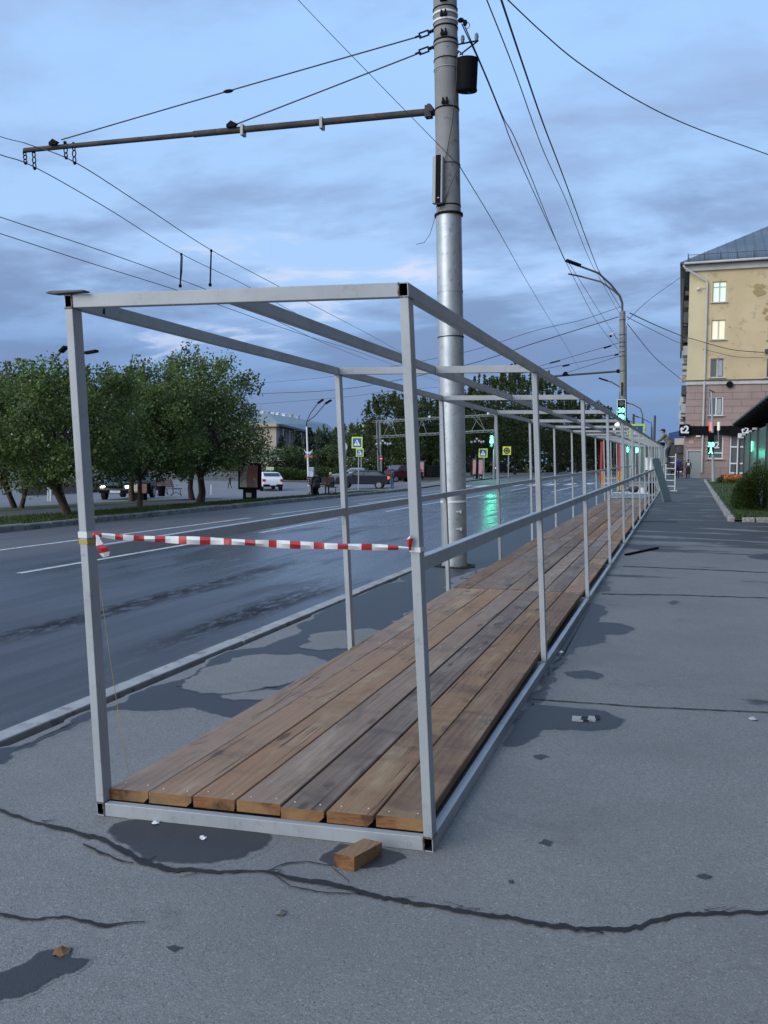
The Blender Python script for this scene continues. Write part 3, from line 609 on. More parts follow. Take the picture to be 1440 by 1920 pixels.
b = MB()
def bead(a, c, r=.0042):
    n = max(3, int((c-a).length/.007)); b.tube([a+(c-a)*k/n+Vector((rnd.uniform(-.0012, .0012), 0, rnd.uniform(-.0012, .0012))) for k in range(n+1)], [r*rnd.uniform(.7, 1.25) for k in range(n+1)], 5)
for i in range(0, 5):
    for side, o0, o1 in (('R', -ta, 0.), ('L', 0., ta)):
        for z in (tb, Hf-tb):
            bead(Nd(side, i, z, o0, -.001), Nd(side, i, z, o1, -.001)); bead(Nd(side, i, z, o1+.001), Nd(side, i, z, o1+.001, .068))
for z in (0, Hf-tb):
    bead(Nd('L', 0, z, ta+.001, -.001), Nd('L', 0, z+tb, ta+.001, -.001)); bead(Nd('R', 0, z, -ta-.001, -.001), Nd('R', 0, z+tb, -ta-.001, -.001))
b.build('weld_bead', mottled('weld', (.22, .21, .20), (.12, .09, .07), 60, .6, .3), fr, kind='stuff')
# ------------------------------------------------------------------ the plank deck
dk = thing('plank_deck', (xr-.8, y0, .06), 'walkway deck of weathered brown planks laid inside the steel frame', 'wooden deck')
fb_ = [198, 273, 354, 436.5, 521, 608, 699, 795]; gaps = [.004, .003, .012, .004, .016, .010, .012]
xf = [atY(u, 1535, y0+.02-sk*Wd*(1-(u-183)/627)).x for u in fb_]; xl0 = xf[0]; xr0 = xf[-1]
fr_ = [(x-xl0)/(xr0-xl0) for x in xf]
def dx_at(f, i):
    n_ = min(i, 4); a = Nd('L', i, 0).x+ta+.03; b2 = Nd('R', i, 0).x-ta-.035; t = min(1, i/1.5)
    a = a*t+(xl0+.0)*(1-t) if i < 1.5 else a; b2 = b2*t+xr0*(1-t) if i < 1.5 else b2
    return a+f*(b2-a)
ZD = .063; TH = .052
for sct in range(5):
    i0, i1 = sct*2+.012, sct*2+1.988
    if sct == 4: i1 = 9.2
    for k in range(7):
        b = MB(); g = gaps[k]; ends = []
        je, js = rnd.uniform(-.012, .012) if sct else rnd.uniform(-.012, .010), rnd.uniform(-.01, .01); zt = rnd.uniform(-.004, .006)
        wane = rnd.random() < .5 if sct else k in (0, 1, 4, 5)
        nst = 6; rings = []
        for q in range(nst+1):
            i = i0+(i1-i0)*q/nst; wob = rnd.uniform(-.003, .003)
            xa, xb = dx_at(fr_[k], i)+g/2+wob, dx_at(fr_[k+1], i)-g/2+wob*.5
            y = y0+i*sb+sk*((xa+xb)/2-xr)+.0+(je if q == 0 else js if q == nst else 0)
            z = ZD+zr*i+zt+(rnd.uniform(-.002, .002)); c = .004; wn = .025 if wane else .004
            ysl = sk*(xb-xa)/2
            rings.append([(xa+.002, y-ysl, z), (xb-wn, y+ysl, z), (xb-.001, y+ysl, z+TH*.45), (xb, y+ysl, z+TH-c), (xb-c, y+ysl, z+TH), (xa+c, y-ysl, z+TH), (xa, y-ysl, z+TH-c)])
        m_ = 7
        for q in range(nst): b.add(rings[q]+rings[q+1], [(j, (j+1) % m_, (j+1) % m_+m_, j+m_) for j in range(m_)])
        b.mi = 1; b.add(rings[0], [tuple(reversed(range(m_)))]); b.add(rings[-1], [tuple(range(m_))])
        b.build('plank', ['wood', 'wood_end' if sct == 0 else 'wood'], dk)
b = MB()
for i in range(0, 10):
    for e in ((.03, -.03) if i % 2 == 0 and i else (.03,)):
        for k in range(7):
            for f in (.22, .78):
                x = dx_at(fr_[k]+(fr_[k+1]-fr_[k])*f, i+e/1.); y = y0+(i+e)*sb+sk*(x-xr)+rnd.uniform(-.015, .015)
                b.box((x, y, ZD+TH+zr*i+.004), (.006, .006, .004), rz=.6)
b.build('screw_head', 'white', dk, kind='stuff')

# ------------------------------------------------------------------ barrier tape
tp = thing('barrier_tape', atY(470, 1018, y0-.02), 'red and white striped plastic barrier tape tied across the front of the frame', 'barrier tape')
b = MB(); cl = [(176, 1003, 3.), (190, 1003, 4), (215, 1006, 6), (260, 1008.5, 7), (330, 1012, 7.5), (400, 1015, 7.5), (480, 1018.5, 7.5), (560, 1021.5, 7.5), (640, 1024, 7.5), (700, 1026, 6.5), (740, 1027.5, 4.5), (772, 1029, 2.)]
us = np.interp; N_ = 120; rows = []
for k in range(N_+1):
    u = 176+(772-176)*k/N_; vv = float(us(u, [c[0] for c in cl], [c[1] for c in cl])); hh = float(us(u, [c[0] for c in cl], [c[2] for c in cl]))
    yl = y0+sk*(-Wd*(1-(u-176)/596))-.02; bul = .006*math.sin(k*.35); tw = math.sin(k*.21+1)*math.sin(k*.083)*1.3; hh *= .86+.14*math.cos(k*.17); vv += .7*math.sin(k*.09)
    rows.append([atY(u, vv-hh, yl+.006*tw), atY(u, vv-hh*(.1+.25*tw), yl-.007-bul), atY(u, vv+hh, yl+.002-.006*tw)])
acc = 0
for k in range(N_):
    acc += (rows[k+1][0]-rows[k][0]).length; b.mi = 0 if (acc % .1055) < .046 else 1
    b.add(rows[k]+rows[k+1], [(0, 3, 4, 1), (1, 4, 5, 2)])
b.build('stripe_ribbon', ['red', 'tapewhite'], tp, smooth=True)
def ribbon(px, yv, mats, idx, name, wds):
    b = MB(); r = []
    for (u, v), yq, wd in zip(px, yv, wds):
        p = atY(u, v, yq); s = Vector((wd/2, 0, wd*.12)); r.append([p-s, p+Vector((0, -.012, 0)), p+s])
    for k in range(len(r)-1): b.mi = idx[k]; b.add(r[k]+r[k+1], [(0, 3, 4, 1), (1, 4, 5, 2)])
    return b.build(name, mats, tp, smooth=True)
yL = y0-sk*Wd
ribbon([(182, 1003), (184, 1012), (187, 1022), (192, 1028), (196, 1036), (199, 1044)], [yL-.02, yL-.045, yL-.05, yL-.055, yL-.045, yL-.04], ['tapewhite', 'red'], [0, 0, 1, 1, 0], 'loose_end', [.012, .022, .04, .05, .055, .03])
ribbon([(769, 1032), (768, 1022), (769, 1010), (771, 1004)], [y0-.02]*4, ['tapewhite', 'red'], [1, 1, 0], 'loose_end', [.008, .02, .03, .012])
def collar(side, zc, m, hh, name, par, th=.004):
    b = MB(); R = []
    d0, d1 = (-ta-th, th) if side == 'R' else (-th, ta+th)
    for z in (zc-hh, zc+hh): R.append([Nd(side, 0, z, d0, -th), Nd(side, 0, z, d1, -th), Nd(side, 0, z, d1, tb+th), Nd(side, 0, z, d0, tb+th)])
    seg(b, R[0], R[1]); return b.build(name, m, par)
zt1 = atY(160, 1003, yL).z; zt2 = atY(780, 1031, y0).z
collar('L', zt1, 'tapewhite', .014, 'knot_wrap', tp); collar('R', zt2, 'tapewhite', .010, 'knot_wrap', tp)
b = MB(); b.ball(atY(178, 1003, yL-.012), (.016, .012, .014)); b.build('knot', 'red', tp, smooth=True)
st = thing('yellow_twine', atY(178, 1013, yL), 'thin yellow twine wound round the left front post and trailing down', 'twine')
collar('L', zt1-.032, 'yellow_string', .009, 'winding', st, .003); g0 = G(243, 1462)
b = MB(); pa = [Nd('L', 0, zt1-.035, ta+.004, .02)]+[atY(u, v, yq) for u, v, yq in ((188, 1100, yL+.12), (205, 1225, yL+.2), (218, 1310, yL+.26), (232, 1400, yL+.3))]+[g0+Vector((0, 0, .005))]
b.tube(pa, .0014, 5); b.build('trailing_end', 'yellow_string', st)
b = MB(); b.tube([atZ(u, v, z) for u, v, z in ((655, 1217, .15), (700, 1190, .15), (660, 1215, .15), (600, 1255, .14), (560, 1285, .13), (530, 1310, .13), (500, 1330, .13), (470, 1345, .135))], .002, 5)
prop(b.build('loose_twine', 'yellow_string'), 'pale loose twine lying along the left edge of the deck', 'twine')
# plate on top-left corner, wooden block, litter
pc = Nd('L', 0, Hf, .02); b = MB()
p1, p2 = atY(92, 541, yL), atY(180, 543, yL); b.prism([(0, .004), (.03, .012), (.25, .008), (.262, .004), (.245, 0), (.06, -.003)], (p1.x, yL-.03, Nd('L', 0, Hf).z+.0035), (.83, 0, 0), (0, 0, 1), (0, -1, 0), .045)
prop(b.build('metal_offcut', 'darkgrey', bevel=.002), 'thin dark metal offcut lying on the top left corner of the frame', 'metal offcut')
b = MB(); q = [G(626, 1626), G(664, 1635), G(716, 1604), G(682, 1598)]
q = [Vector((p.x, p.y, gz(p.x, p.y)+.001)) for p in q]; up = Vector((0, 0, .056)); tops = [p+up+Vector((0, 0, .004*(i % 2))) for i, p in enumerate(q)]
b.add(q+tops, [(4, 5, 6, 7), (3, 2, 1, 0)]); b.mi = 1; b.add(q+tops, [(0, 1, 5, 4), (2, 3, 7, 6)]); b.mi = 0; b.add(q+tops, [(1, 2, 6, 5), (3, 0, 4, 7)])
prop(b.build('timber_offcut', ['wood', 'wood_end'], bevel=.004), 'short sawn timber block lying on the asphalt against the front rail', 'timber block')
for (u, v, s, lab, m) in ((292, 1545, .02, 'white scrap of paper standing by the front rail', 'white'), (381, 1573, .018, 'white scrap of paper lying on the dark wet stain', 'white'), (1052, 1224, .025, 'white crumpled scrap beside the right bottom rail', 'white'),
                       (115, 1787, .03, 'orange brown dead leaf lying on the wet stain at lower left', 'wood_end'), (527, 1714, .02, 'small grey stone lying on the bare foreground asphalt', 'kerb_far'), (1412, 1350, .03, 'small grey lid lying on the right pavement', 'pale_box'), (958, 1655, .012, 'tiny dark pebble on the foreground asphalt right of the frame', 'darkgrey')):
    g = G(u, v); b = MB(); P = jag([(g.x+s*math.cos(a), g.y+s*math.sin(a)*1.1) for a in (0, 1, 2.2, 3, 4.3, 5.3)], .2, 1); k = len(P)
    b.add([(x, y, g.z+.004+rnd.random()*.006) for x, y in P]+[(g.x, g.y, g.z+s*.8)], [(i, (i+1) % k, k) for i in range(k)]+[tuple(reversed(range(k)))])
    prop(b.build('litter' if m != 'kerb_far' else 'stone', m), lab, 'litter' if m not in ('kerb_far', 'darkgrey') else 'stone')
b = MB(); a1, a2 = G(1173, 1042), G(1233, 1029); b.bar(a1+Vector((0, 0, .02)), a2+Vector((0, 0, .02)), .05, .03); prop(b.build('rubber_strip', 'black', bevel=.004), 'black strip lying on the pavement right of the frame', 'rubber strip')

# ================================================================== NEAR POLE
PY = 13.02; pb = G(852.5, 1062); PYv = pb.y
def pole_c(v): 
    u = 834.5+(852.5-834.5)*v/1062; return atY(u, v, PYv)
ptop = pole_c(-180); pbase = Vector((pb.x, pb.y, pb.z))
pl = thing('utility_pole', pbase, 'tall grey concrete pole with a bright galvanised sleeve round its foot', 'pole')
psl = pole_c(405); b = MB(); b.tube([psl-Vector((0, 0, .02)), ptop], [.182, .172], 40); b.build('shaft', 'pole_conc', pl, smooth=True)
b = MB(); b.tube([pbase-Vector((0, 0, .1)), psl], [.196, .192], 40); b.build('sleeve', 'galv', pl, smooth=True)
def ring(v, r, h, m, nm='band', dr=0.):
    c = pole_c(v); ax = (ptop-pbase).normalized(); b = MB()
    b.tube([c-ax*h/2, c+ax*h/2], r, 40); return b.build(nm, m, pl, smooth=True)
for v, m, h in ((20, 'black', .012), (30, 'white', .028), (44, 'white', .028), (55, 'black', .02), (80, 'black', .02), (88, 'darkgrey', .012), (115, 'black', .012), (132, 'pale_box', .008), (207, 'black', .02), (311, 'darkgrey', .012), (388, 'black', .018)):
    ring(v, .182+(.004 if m == 'black' else .006), h, m)
ring(404, .215, .03, 'black', 'collar'); ring(548, .198, .03, 'galv', 'seam'); ring(633, .2, .014, 'black'); ring(940, .203, .03, 'white'); ring(740, .198, .02, 'galv', 'seam')
ring(870, .198, .02, 'galv', 'seam')
for v in (958, 990):
    c = pole_c(v)+Vector((.13, -.16, 0)); b = MB(); b.box(c, (.10, .05, .02)); b.box(c+Vector((.03, -.02, 0)), (.02, .05, .05)); b.build('clamp', 'pale_box', pl)
for v in (15, 43, 78, 205):
    c = pole_c(v)+Vector((.02, -.19, .03)); b = MB(); b.box(c, (.10, .04, .035)); b.box(c+Vector((-.03, -.01, .02)), (.02, .03, .09)); b.box(c+Vector((.03, -.01, .02)), (.02, .03, .09)); b.build('clamp', 'black', pl)
b = MB(); c = pbase
for a in range(60):
    th = a*.105; r_ = .23+rnd.random()*.10; x, y = c.x+r_*math.cos(th), c.y+r_*math.sin(th); b.box((x, y, gz(x, y)+.008), (.05*rnd.uniform(.5, 1.2), .04, .03), rz=rnd.random()*3)
b.build('rubble_ring', 'tar', pl, kind='stuff')
# hung from the pole
c = atY(876, 141, PYv-.05); b = MB(); ax = Vector((.05, -.12, 1)).normalized(); hh = .225
b.tube([c-ax*hh, c-ax*(hh-.02), c-ax*(hh-.03), c+ax*(hh-.05), c+ax*hh], [.152, .158, .148, .152, .158], 28)
sp_ = thing('black_drum', c, 'black drum shaped loudspeaker hanging on the right of the near pole', 'loudspeaker'); b.build('body', 'black', sp_, smooth=True)
b = MB(); b.tube([c+Vector((-.05, -.1, .26)), c+Vector((-.12, -.05, .34)), c+Vector((-.20, 0, .26)), c+Vector((-.17, 0, -.1))], .014, 6); b.build('bracket', 'darkgrey', sp_)
b = MB(); b.ball(c-ax*.265+Vector((.05, -.05, 0)), .022, 8, 5); b.build('bolt', 'darkgrey', sp_)
c = atY(821.5, 338, PYv-.24); at_ = thing('antenna_panel', c, 'upright grey panel with a dark front strapped to the near pole', 'antenna panel')
b = MB(); b.box(c, (.155, .10, .68)); b.build('housing', 'pale_box', at_, bevel=.008); b = MB(); b.box(c+Vector((.012, -.055, .004)), (.075, .012, .69)); b.build('front_cover', 'black', at_, bevel=.004)
b = MB(); b.box(c+Vector((.02, -.062, -.27)), (.03, .004, .015)); b.build('badge', 'pale_box', at_); b = MB(); b.box(c+Vector((.03, .10, -.34)), (.12, .14, .03)); b.build('bracket', 'black', at_)
br = thing('insulator_bracket', atY(858, 82, PYv), 'dark steel arm carrying two small glass insulators above the black drum', 'bracket')
b = MB(); e = atY(897, 76, PYv); b.tube([atY(855, 84, PYv), e], .012, 6); b.tube([e, atY(862, 103, PYv)], .011, 6); b.build('arm', 'black', br)
for u, v in ((867.5, 74), (893.5, 70)):
    p = atY(u, v, PYv); b = MB(); b.tube([p-Vector((0, 0, .05)), p, p+Vector((0, 0, .045)), p+Vector((0, 0, .06))], [.02, .032, .026, .012], 10); b.build('insulator', 'glass_ins', br, smooth=True)
pu = thing('cable_clamp', atY(866, 40, PYv-.1), 'black cable clamp and pulley at the top right of the near pole', 'cable clamp')
b = MB(); b.ball(atY(864, 38, PYv-.1), (.05, .04, .035), 8, 5); b.ball(atY(872, 43, PYv-.12), (.035, .03, .05), 8, 5); b.build('clamp_body', 'black', pu)
b = MB(); cc = atY(876, 48, PYv-.12); b.tube([cc+Vector((.035*math.cos(t), 0, .045*math.sin(t))) for t in np.linspace(0, 6.28, 14)], .006, 5, False); b.build('pulley', 'darkgrey', pu)
b = MB(); b.tube([atY(*p, PYv-.2) for p in ((858, 70), (856, 150), (848, 230), (838, 285), (835, 296))], .006, 5); prop(b.build('thin_cable', 'wire'), 'thin dark cable running down the near pole to the panel', 'cable')
b = MB(); b.tube([atY(*p, PYv-.2) for p in ((858, 318), (846, 345), (834, 375), (815, 410), (806, 440), (795, 455), (780, 458))], .004, 5); prop(b.build('thin_cable', 'wire'), 'loose end of cable curling out beside the sleeve top', 'cable')
# cantilever arm over the road
a1, a0 = atY(812, 209, PYv), atY(46, 282, PYv)
ca = thing('cantilever_arm', a1, 'rusty horizontal pipe arm reaching over the road from the near pole', 'cantilever arm')
am = a1+(a0-a1)*(1-.45); midp = a1+(a0-a1)*.545
b = MB(); b.tube([a1-Vector((.02, 0, 0)), midp], .052, 14); b.build('pipe', 'rust', ca, smooth=True); b = MB(); b.tube([midp, a0], .042, 14); b.build('pipe', 'rust', ca, smooth=True)
b = MB(); b.box(atY(804, 210, PYv), (.10, .12, .17)); b.box(atY(811, 209, PYv), (.06, .2, .06)); b.ball(atY(804, 199, PYv), .04, 8, 5); b.build('pole_clamp', 'rust', ca)
for u, v in ((440, 239), (107, 272)):
    b = MB(); p = atY(u, v, PYv); b.prism([(-.10, 0), (.05, .0), (.09, .04), (-.02, .10), (-.10, .045)], p+Vector((0, -.05, -.02)), (1, 0, 0), (0, 0, 1), (0, -1, 0), -.05); b.build('lug', 'black', ca)
for u, v in ((604, 232), (456, 245)):
    b = MB(); p = atY(u, v, PYv); b.box(p, (.045, .13, .17)); b.build('strap', 'pale_box', ca)
for (u, v, v2) in ((46, 284, 306), (63, 284, 316), (122, 268, 296), (138, 270, 306)):
    b = MB(); p = atY(u, v, PYv); q = atY(u+2, v2, PYv); n_ = 3
    for k in range(n_):
        c = p+(q-p)*(k+.5)/n_; h = (q-p).length/n_*.55; pts = [c+Vector(((.03 if k % 2 else .008)*math.sin(t), (.008 if k % 2 else .03)*math.sin(t), h*math.cos(t))) for t in np.linspace(0, 6.283, 9)]
        b.tube(pts, .011, 5, False)
    b.ball(q, .03, 6, 4); b.ball(p, .035, 6, 4); b.build('hanger', 'black', ca)

# ================================================================== WIRES
def wire(pts, lab, r=.010, mode='Y', cat='wire', grp=None, sub=10):
    P = [(atY(*p) if mode == 'Y' else atZ(*p)) for p in pts]
    if len(P) > 2:
        Q = []
        for i in range(len(P)-1):
            p0, p1, p2, p3 = P[max(i-1, 0)], P[i], P[i+1], P[min(i+2, len(P)-1)]
            if i == 0: p0 = p1*2-p2
            if i == len(P)-2: p3 = p2*2-p1
            for k in range(sub):
                t = k/sub; Q.append(.5*((2*p1)+(p2-p0)*t+(2*p0-5*p1+4*p2-p3)*t*t+(3*p1-p0-3*p2+p3)*t**3))
        P = Q+[P[-1]]
    b = MB(); b.tube(P, r, 5); return prop(b.build('overhead_wire', 'wire', smooth=True), lab, cat, grp)
Zc = 6.2
wire([(-60, 232, PYv-1.2), (0, 256, PYv-.7), (46, 268, PYv)], 'trolley wire arriving from the left at the tip of the rusty arm', .007)
wire([(46, 268, PYv), (138, 303, PYv), (260, 380, 15.5), (397, 469.5, 20), (517, 534, 26), (577, 567, 30), (721, 643, 52), (800, 690, 85)], 'upper trolley wire running from the arm tip along the road', .009)
wire([(-60, 265, PYv-1.3), (0, 290, PYv-.6), (66, 314, PYv), (200, 390, 15.6), (338, 475, 20.4), (463, 536, 27), (560, 590, 33), (668, 640, 50)], 'second trolley wire hanging from the chain at the arm tip', .009)
wire([(-60, 385, 14), (0, 407, 15), (198, 473, 18), (338, 524, 22), (470, 578, 27), (600, 640, 38), (690, 675, 55)], 'third wire crossing the left sky below the rusty arm', .010)
wire([(-60, 421, 14.5), (0, 438, 15.3), (156, 489, 18), (319, 540, 22), (408, 571, 25), (560, 625, 34), (670, 659, 46), (737, 684, 60), (850, 725, 110)], 'lowest wire crossing the left sky behind the frame top', .010)
for u, v, v2, yq, lab in ((340, 477, 536, 20.4, 'black hanger joining two trolley wires, left one of the pair'), (396, 470, 534, 20, 'black hanger joining two trolley wires, right one of the pair')):
    b = MB(); p = atY(u, v, yq); q = atY(u-2, v2, yq); b.tube([p, q], .022, 6); b.ball(q, .05, 6, 4); b.ball(p, .04, 6, 4)
    if u == 340: b.tube([p+Vector((.04, 0, -.05)), q+Vector((.05, 0, .35)), q], .01, 5)
    prop(b.build('wire_hanger', 'black'), lab, 'wire hanger')
wire([(115, 262, PYv), (420, 173, PYv), (790, 67, PYv)], 'upper stay cable from the near pole to the arm tip', .011)
wire([(435, 236, PYv), (600, 172, PYv), (790, 98, PYv)], 'lower stay cable from the near pole to the middle of the arm', .011)
for (u, v) in ((795, 64), (795, 95)):
    p = atY(u, v, PYv); e = thing('turnbuckle', p, ('upper' if v < 80 else 'lower')+' open turnbuckle joining a stay cable to the near pole', 'turnbuckle')
    b = MB(); d = (atY(812, v-6, PYv)-atY(780, v+6, PYv)).normalized(); s = d.cross(Vector((0, 1, 0)))
    for k in (-1, 1): b.bar(p-d*.07+s*.035*k, p+d*.07+s*.035*k, .018, .018, (0, 1, 0))
    for k in (-1, 1): b.bar(p+d*.07*k-s*.04, p+d*.07*k+s*.04, .02, .03, (0, 1, 0))
    b.build('frame', 'black', e); b = MB(); b.tube([p+d*.07, p+d*.16], .02, 6); b.ball(p+d*.10, .028, 6, 4); b.ball(p+d*.14, .028, 6, 4); b.tube([p-d*.07, p-d*.14], .015, 6); b.build('shackle', 'black', e)
b = MB(); b.ball(atY(428, 171, PYv), (.10, .03, .03), 8, 5); prop(b.build('cable_splice', 'black'), 'small dark splice on the upper stay cable', 'cable splice')
wire([(540, -20, 12), (660, 105, 12.3), (862, 312, PYv-.22)], 'thin wire slanting down from the top edge to the near pole', .005)
wire([(862, 312, PYv-.22), (930, 425, 18), (1000, 548, 30), (1062, 650, 50), (1085, 690, 60)], 'thin wire going on from the near pole to the far side', .007)
S2 = 52.
wire([(871, 48, PYv), (913, 146, 14.6), (944, 221, 16), (977.5, 287, 18), (1054.6, 479, 28), (1071, 500, 30), (1125, 586, 42), (1160, 640, S2)], 'outer cable of the pair from the near pole clamp to the second pole', .009)
wire([(866, 45, PYv), (905, 130, 14.2), (942, 221, 16), (970, 292, 17.8), (1037.5, 440, 25), (1075, 519, 30), (1120, 604, 41), (1160, 657, S2)], 'inner cable of the pair from the near pole clamp to the second pole', .009)
wire([(905, -20, 10), (965, 133, 12.8), (1019, 283, 17), (1061, 375, 22), (1102, 479, 30), (1125, 523, 36), (1160, 586, S2)], 'thin cable dropping steeply from the top edge to the second pole', .008)
wire([(935, -15, 9), (981.7, 125, 11.5), (1019, 233, 14.6), (1057, 333, 19), (1111, 479, 29), (1129, 519, 34), (1164, 578, S2)], 'thick black cable dropping steeply from the top edge to the second pole', .012)
wire([(940, -12, 14), (1019, 62.5, 15), (1090, 121, 16), (1194, 187.5, 18), (1298, 237.5, 20), (1460, 297, 23)], 'thick black cable sagging across the upper right sky', .011)
BLY = 80.
wire([(1181, 587, S2+3), (1230, 610, 66), (1277, 629.6, BLY-.5)], 'thick service cable from the second pole to the yellow building', .035)
wire([(1277, 629.6, BLY-.5), (1300, 636, BLY-.6), (1370, 655, BLY-.9), (1433, 661, BLY-.6)], 'thick cable sagging across the yellow end wall', .03)
wire([(1175, 594, S2), (1230, 622, 65), (1277, 644, BLY-.5), (1340, 660, BLY-.6), (1380, 669, BLY-.6), (1433, 671, BLY-.6)], 'thinner cable sagging just below the thick one', .02)
wire([(1176, 607, S2), (1230, 672, 65), (1283, 716, BLY-.5)], 'cable dropping from the second pole to the pink storey corner', .022)
wire([(1177, 600, S2), (1220, 560, 65), (1275, 521, BLY-.5)], 'faint cable rising from the second pole to the roof corner', .018)
wire([(455, 721, 95), (620, 706, 82), (850, 665, 62), (1000, 621, 55), (1090, 600, 53), (1164, 575, S2)], 'thin cable crossing the road up to the top of the second pole', .016)
wire([(465, 739, 95), (640, 730, 82), (850, 690, 62), (1000, 644, 55), (1070, 622, 53), (1160, 594, S2)], 'thick cable crossing the road to just below the second pole top', .026)
for (p, q, lab) in (((1000, 690, 56), (1160, 643, S2), 'highest stay of the three on the left of the second pole'), ((960, 704, 57), (1160, 664, S2), 'middle stay of the three on the left of the second pole'), ((1062, 699, 53.5), (1160, 668, S2), 'lowest stay holding the far cantilever arm')):
    wire([p, q], lab, .015)
for u, v, u2, v2, yq in ((1031, 681, 1050, 676, 55.5), (1132, 653, 1146, 648, S2+.5), (1055, 687, 1068, 684, 55), (1152, 666, 1160, 664, S2)):
    b = MB(); b.tube([atY(u, v, yq), atY(u2, v2, yq)], .05, 6); prop(b.build('strain_insulator', 'black'), {1031: 'dark strain insulator far left on the top stay', 1132: 'dark strain insulator on the top stay near the second pole', 1055: 'dark strain insulator halfway along the middle stay', 1152: 'dark strain insulator touching the second pole'}[u], 'insulator')
wire([(480, 758, 120), (640, 745, 110), (720, 735, 110), (830, 725, 110)], 'faint distant wire above the square', .02)

# ================================================================== STREET FURNITURE BUILDERS
def lamp_head(b, p, d, L, wd, h): b.bar(p, p+d*L, wd, h)
def text(s, size, m, parent, loc, ex=.004, rot=(math.pi/2, 0, 0), bold=0., name='lettering', align='CENTER'):
    cu = bpy.data.curves.new('t', 'FONT'); cu.body = s; cu.size = size; cu.extrude = ex; cu.align_x = align; cu.align_y = 'CENTER'; cu.offset = bold
    o = bpy.data.objects.new('t', cu); COL.objects.link(o); bpy.context.view_layer.update()
    me = bpy.data.meshes.new_from_object(o.evaluated_get(bpy.context.evaluated_depsgraph_get())); bpy.data.objects.remove(o)
    me.materials.clear(); me.materials.append(M[m]); q = bpy.data.objects.new(name, me); COL.objects.link(q)
    if parent: q.parent = parent; q.location = Vector(loc)-OFF.get(parent.name, Vector())
    else: q.location = loc
    q.rotation_euler = rot; return q
TRI = [(-.30, -.24), (.30, -.24), (0, .30)]
def crossing_sign(c, s, t, board='sign_y', big=True, par=None, wid=1.25):
    """blue square with white triangle and walking figure on a fluorescent board; c centre, s blue size"""
    b = MB(); b.box(c, (s*wid, .03, s*wid)); b.build('board', board, t, bevel=.005)
    b = MB(); b.box(c+Vector((0, -.02, 0)), (s, .012, s)); b.build('blue_field', 'sign_b', t)
    b = MB(); b.prism([(x*s*1.25, y*s*1.25) for x, y in TRI], c+Vector((0, -.032, -.02*s)), (1, 0, 0), (0, 0, 1), (0, -1, 0), .006); b.build('triangle', 'sign_w', t)
    b = MB(); n_ = (0, -1, 0); o = c+Vector((0, -.037, -.03*s)); k = s*.9
    b.prism([(.03*k, .20*k), (-.03*k, .20*k), (-.03*k, .14*k), (.03*k, .14*k)], o, (1, 0, 0), (0, 0, 1), n_, .004)
    b.prism([(.04*k, .13*k), (-.05*k, .12*k), (-.04*k, -.04*k), (.05*k, -.04*k)], o, (1, 0, 0), (0, 0, 1), n_, .004)
    b.prism([(.05*k, -.03*k), (.0, -.03*k), (.09*k, -.24*k), (.14*k, -.24*k)], o, (1, 0, 0), (0, 0, 1), n_, .004)
    b.prism([(.0, -.03*k), (-.05*k, -.03*k), (-.16*k, -.23*k), (-.11*k, -.24*k)], o, (1, 0, 0), (0, 0, 1), n_, .004)
    b.prism([(-.04*k, .12*k), (-.15*k, .02*k), (-.12*k, -.01*k), (-.02*k, .06*k)], o, (1, 0, 0), (0, 0, 1), n_, .004)
    b.build('walking_figure', 'black', t)
def post(t, p, h, r=.035, m='pale_box', nm='pole'):
    b = MB(); b.tube([p-Vector((0, 0, .15)), p+Vector((0, 0, h))], r, 8); b.build(nm, m, t, smooth=True)
def hgt(p, v):   # height above p of something seen at pixel row v straight above it
    lo, hi = 0., 60.
    for _ in range(40):
        mid = (lo+hi)/2; q = np.array([p.x, p.y, p.z+mid-H0]); vv = 960-F*float(q@Bw)/float(q@Cw)
        if vv > v: lo = mid
        else: hi = mid
    return lo

# second pole ----------------------------------------------------
p2 = atY(1170.5, 880, S2); p2.z = gz(p2.x, S2); top2 = atY(1167, 584, S2)
pl2 = thing('utility_pole', p2, 'grey concrete pole further down the pavement carrying a traffic light', 'pole')
b = MB(); b.tube([p2, top2], [.20, .165], 20); b.build('shaft', 'pole_conc', pl2, smooth=True)
b = MB()
for v in (600, 628, 642, 650, 660, 668, 696): c = atY(1167, v, S2); b.tube([c-Vector((0, 0, .02)), c+Vector((0, 0, .02))], .19, 14)
b.build('band', 'darkgrey', pl2)
b = MB(); b.box(atY(1166, 729, S2-.25), (.07, .06, .75)); b.build('cable_box', 'black', pl2); b = MB(); b.tube([atY(1174.5, v, S2-.05) for v in (610, 700, 790)], .02, 5); b.build('conduit', 'darkgrey', pl2)
sl = thing('street_lamp', top2, 'pair of curved lamp arms with dark flat heads on top of the second pole', 'street lamp')
b = MB(); b.tube([atY(1167, 584, S2), atY(1167, 568, S2), atY(1163, 556, S2), atY(1145, 533, S2-.2), atY(1122, 512, S2-.5), atY(1087, 499, S2-.8)], .055, 8); b.build('arm', 'darkgrey', sl, smooth=True)
b = MB(); b.tube([atY(1167, 584, S2), atY(1166, 568, S2), atY(1161, 554, S2+.2), atY(1148, 543, S2+.6), atY(1126, 528, S2+1.2), atY(1091, 519, S2+2)], .05, 8); b.build('arm', 'darkgrey', sl, smooth=True)
b = MB(); b.bar(atY(1088, 498, S2-.8), atY(1061, 488, S2-1.2), .34, .12); b.build('lamp_head', 'black', sl, bevel=.03); b = MB(); b.bar(atY(1092, 519, S2+2), atY(1068, 514, S2+2.6), .30, .09); b.build('lamp_head', 'black', sl, bevel=.03)
cm = thing('camera', atY(1148, 626, S2-.3), 'small white surveillance camera sticking out left of the second pole', 'camera')
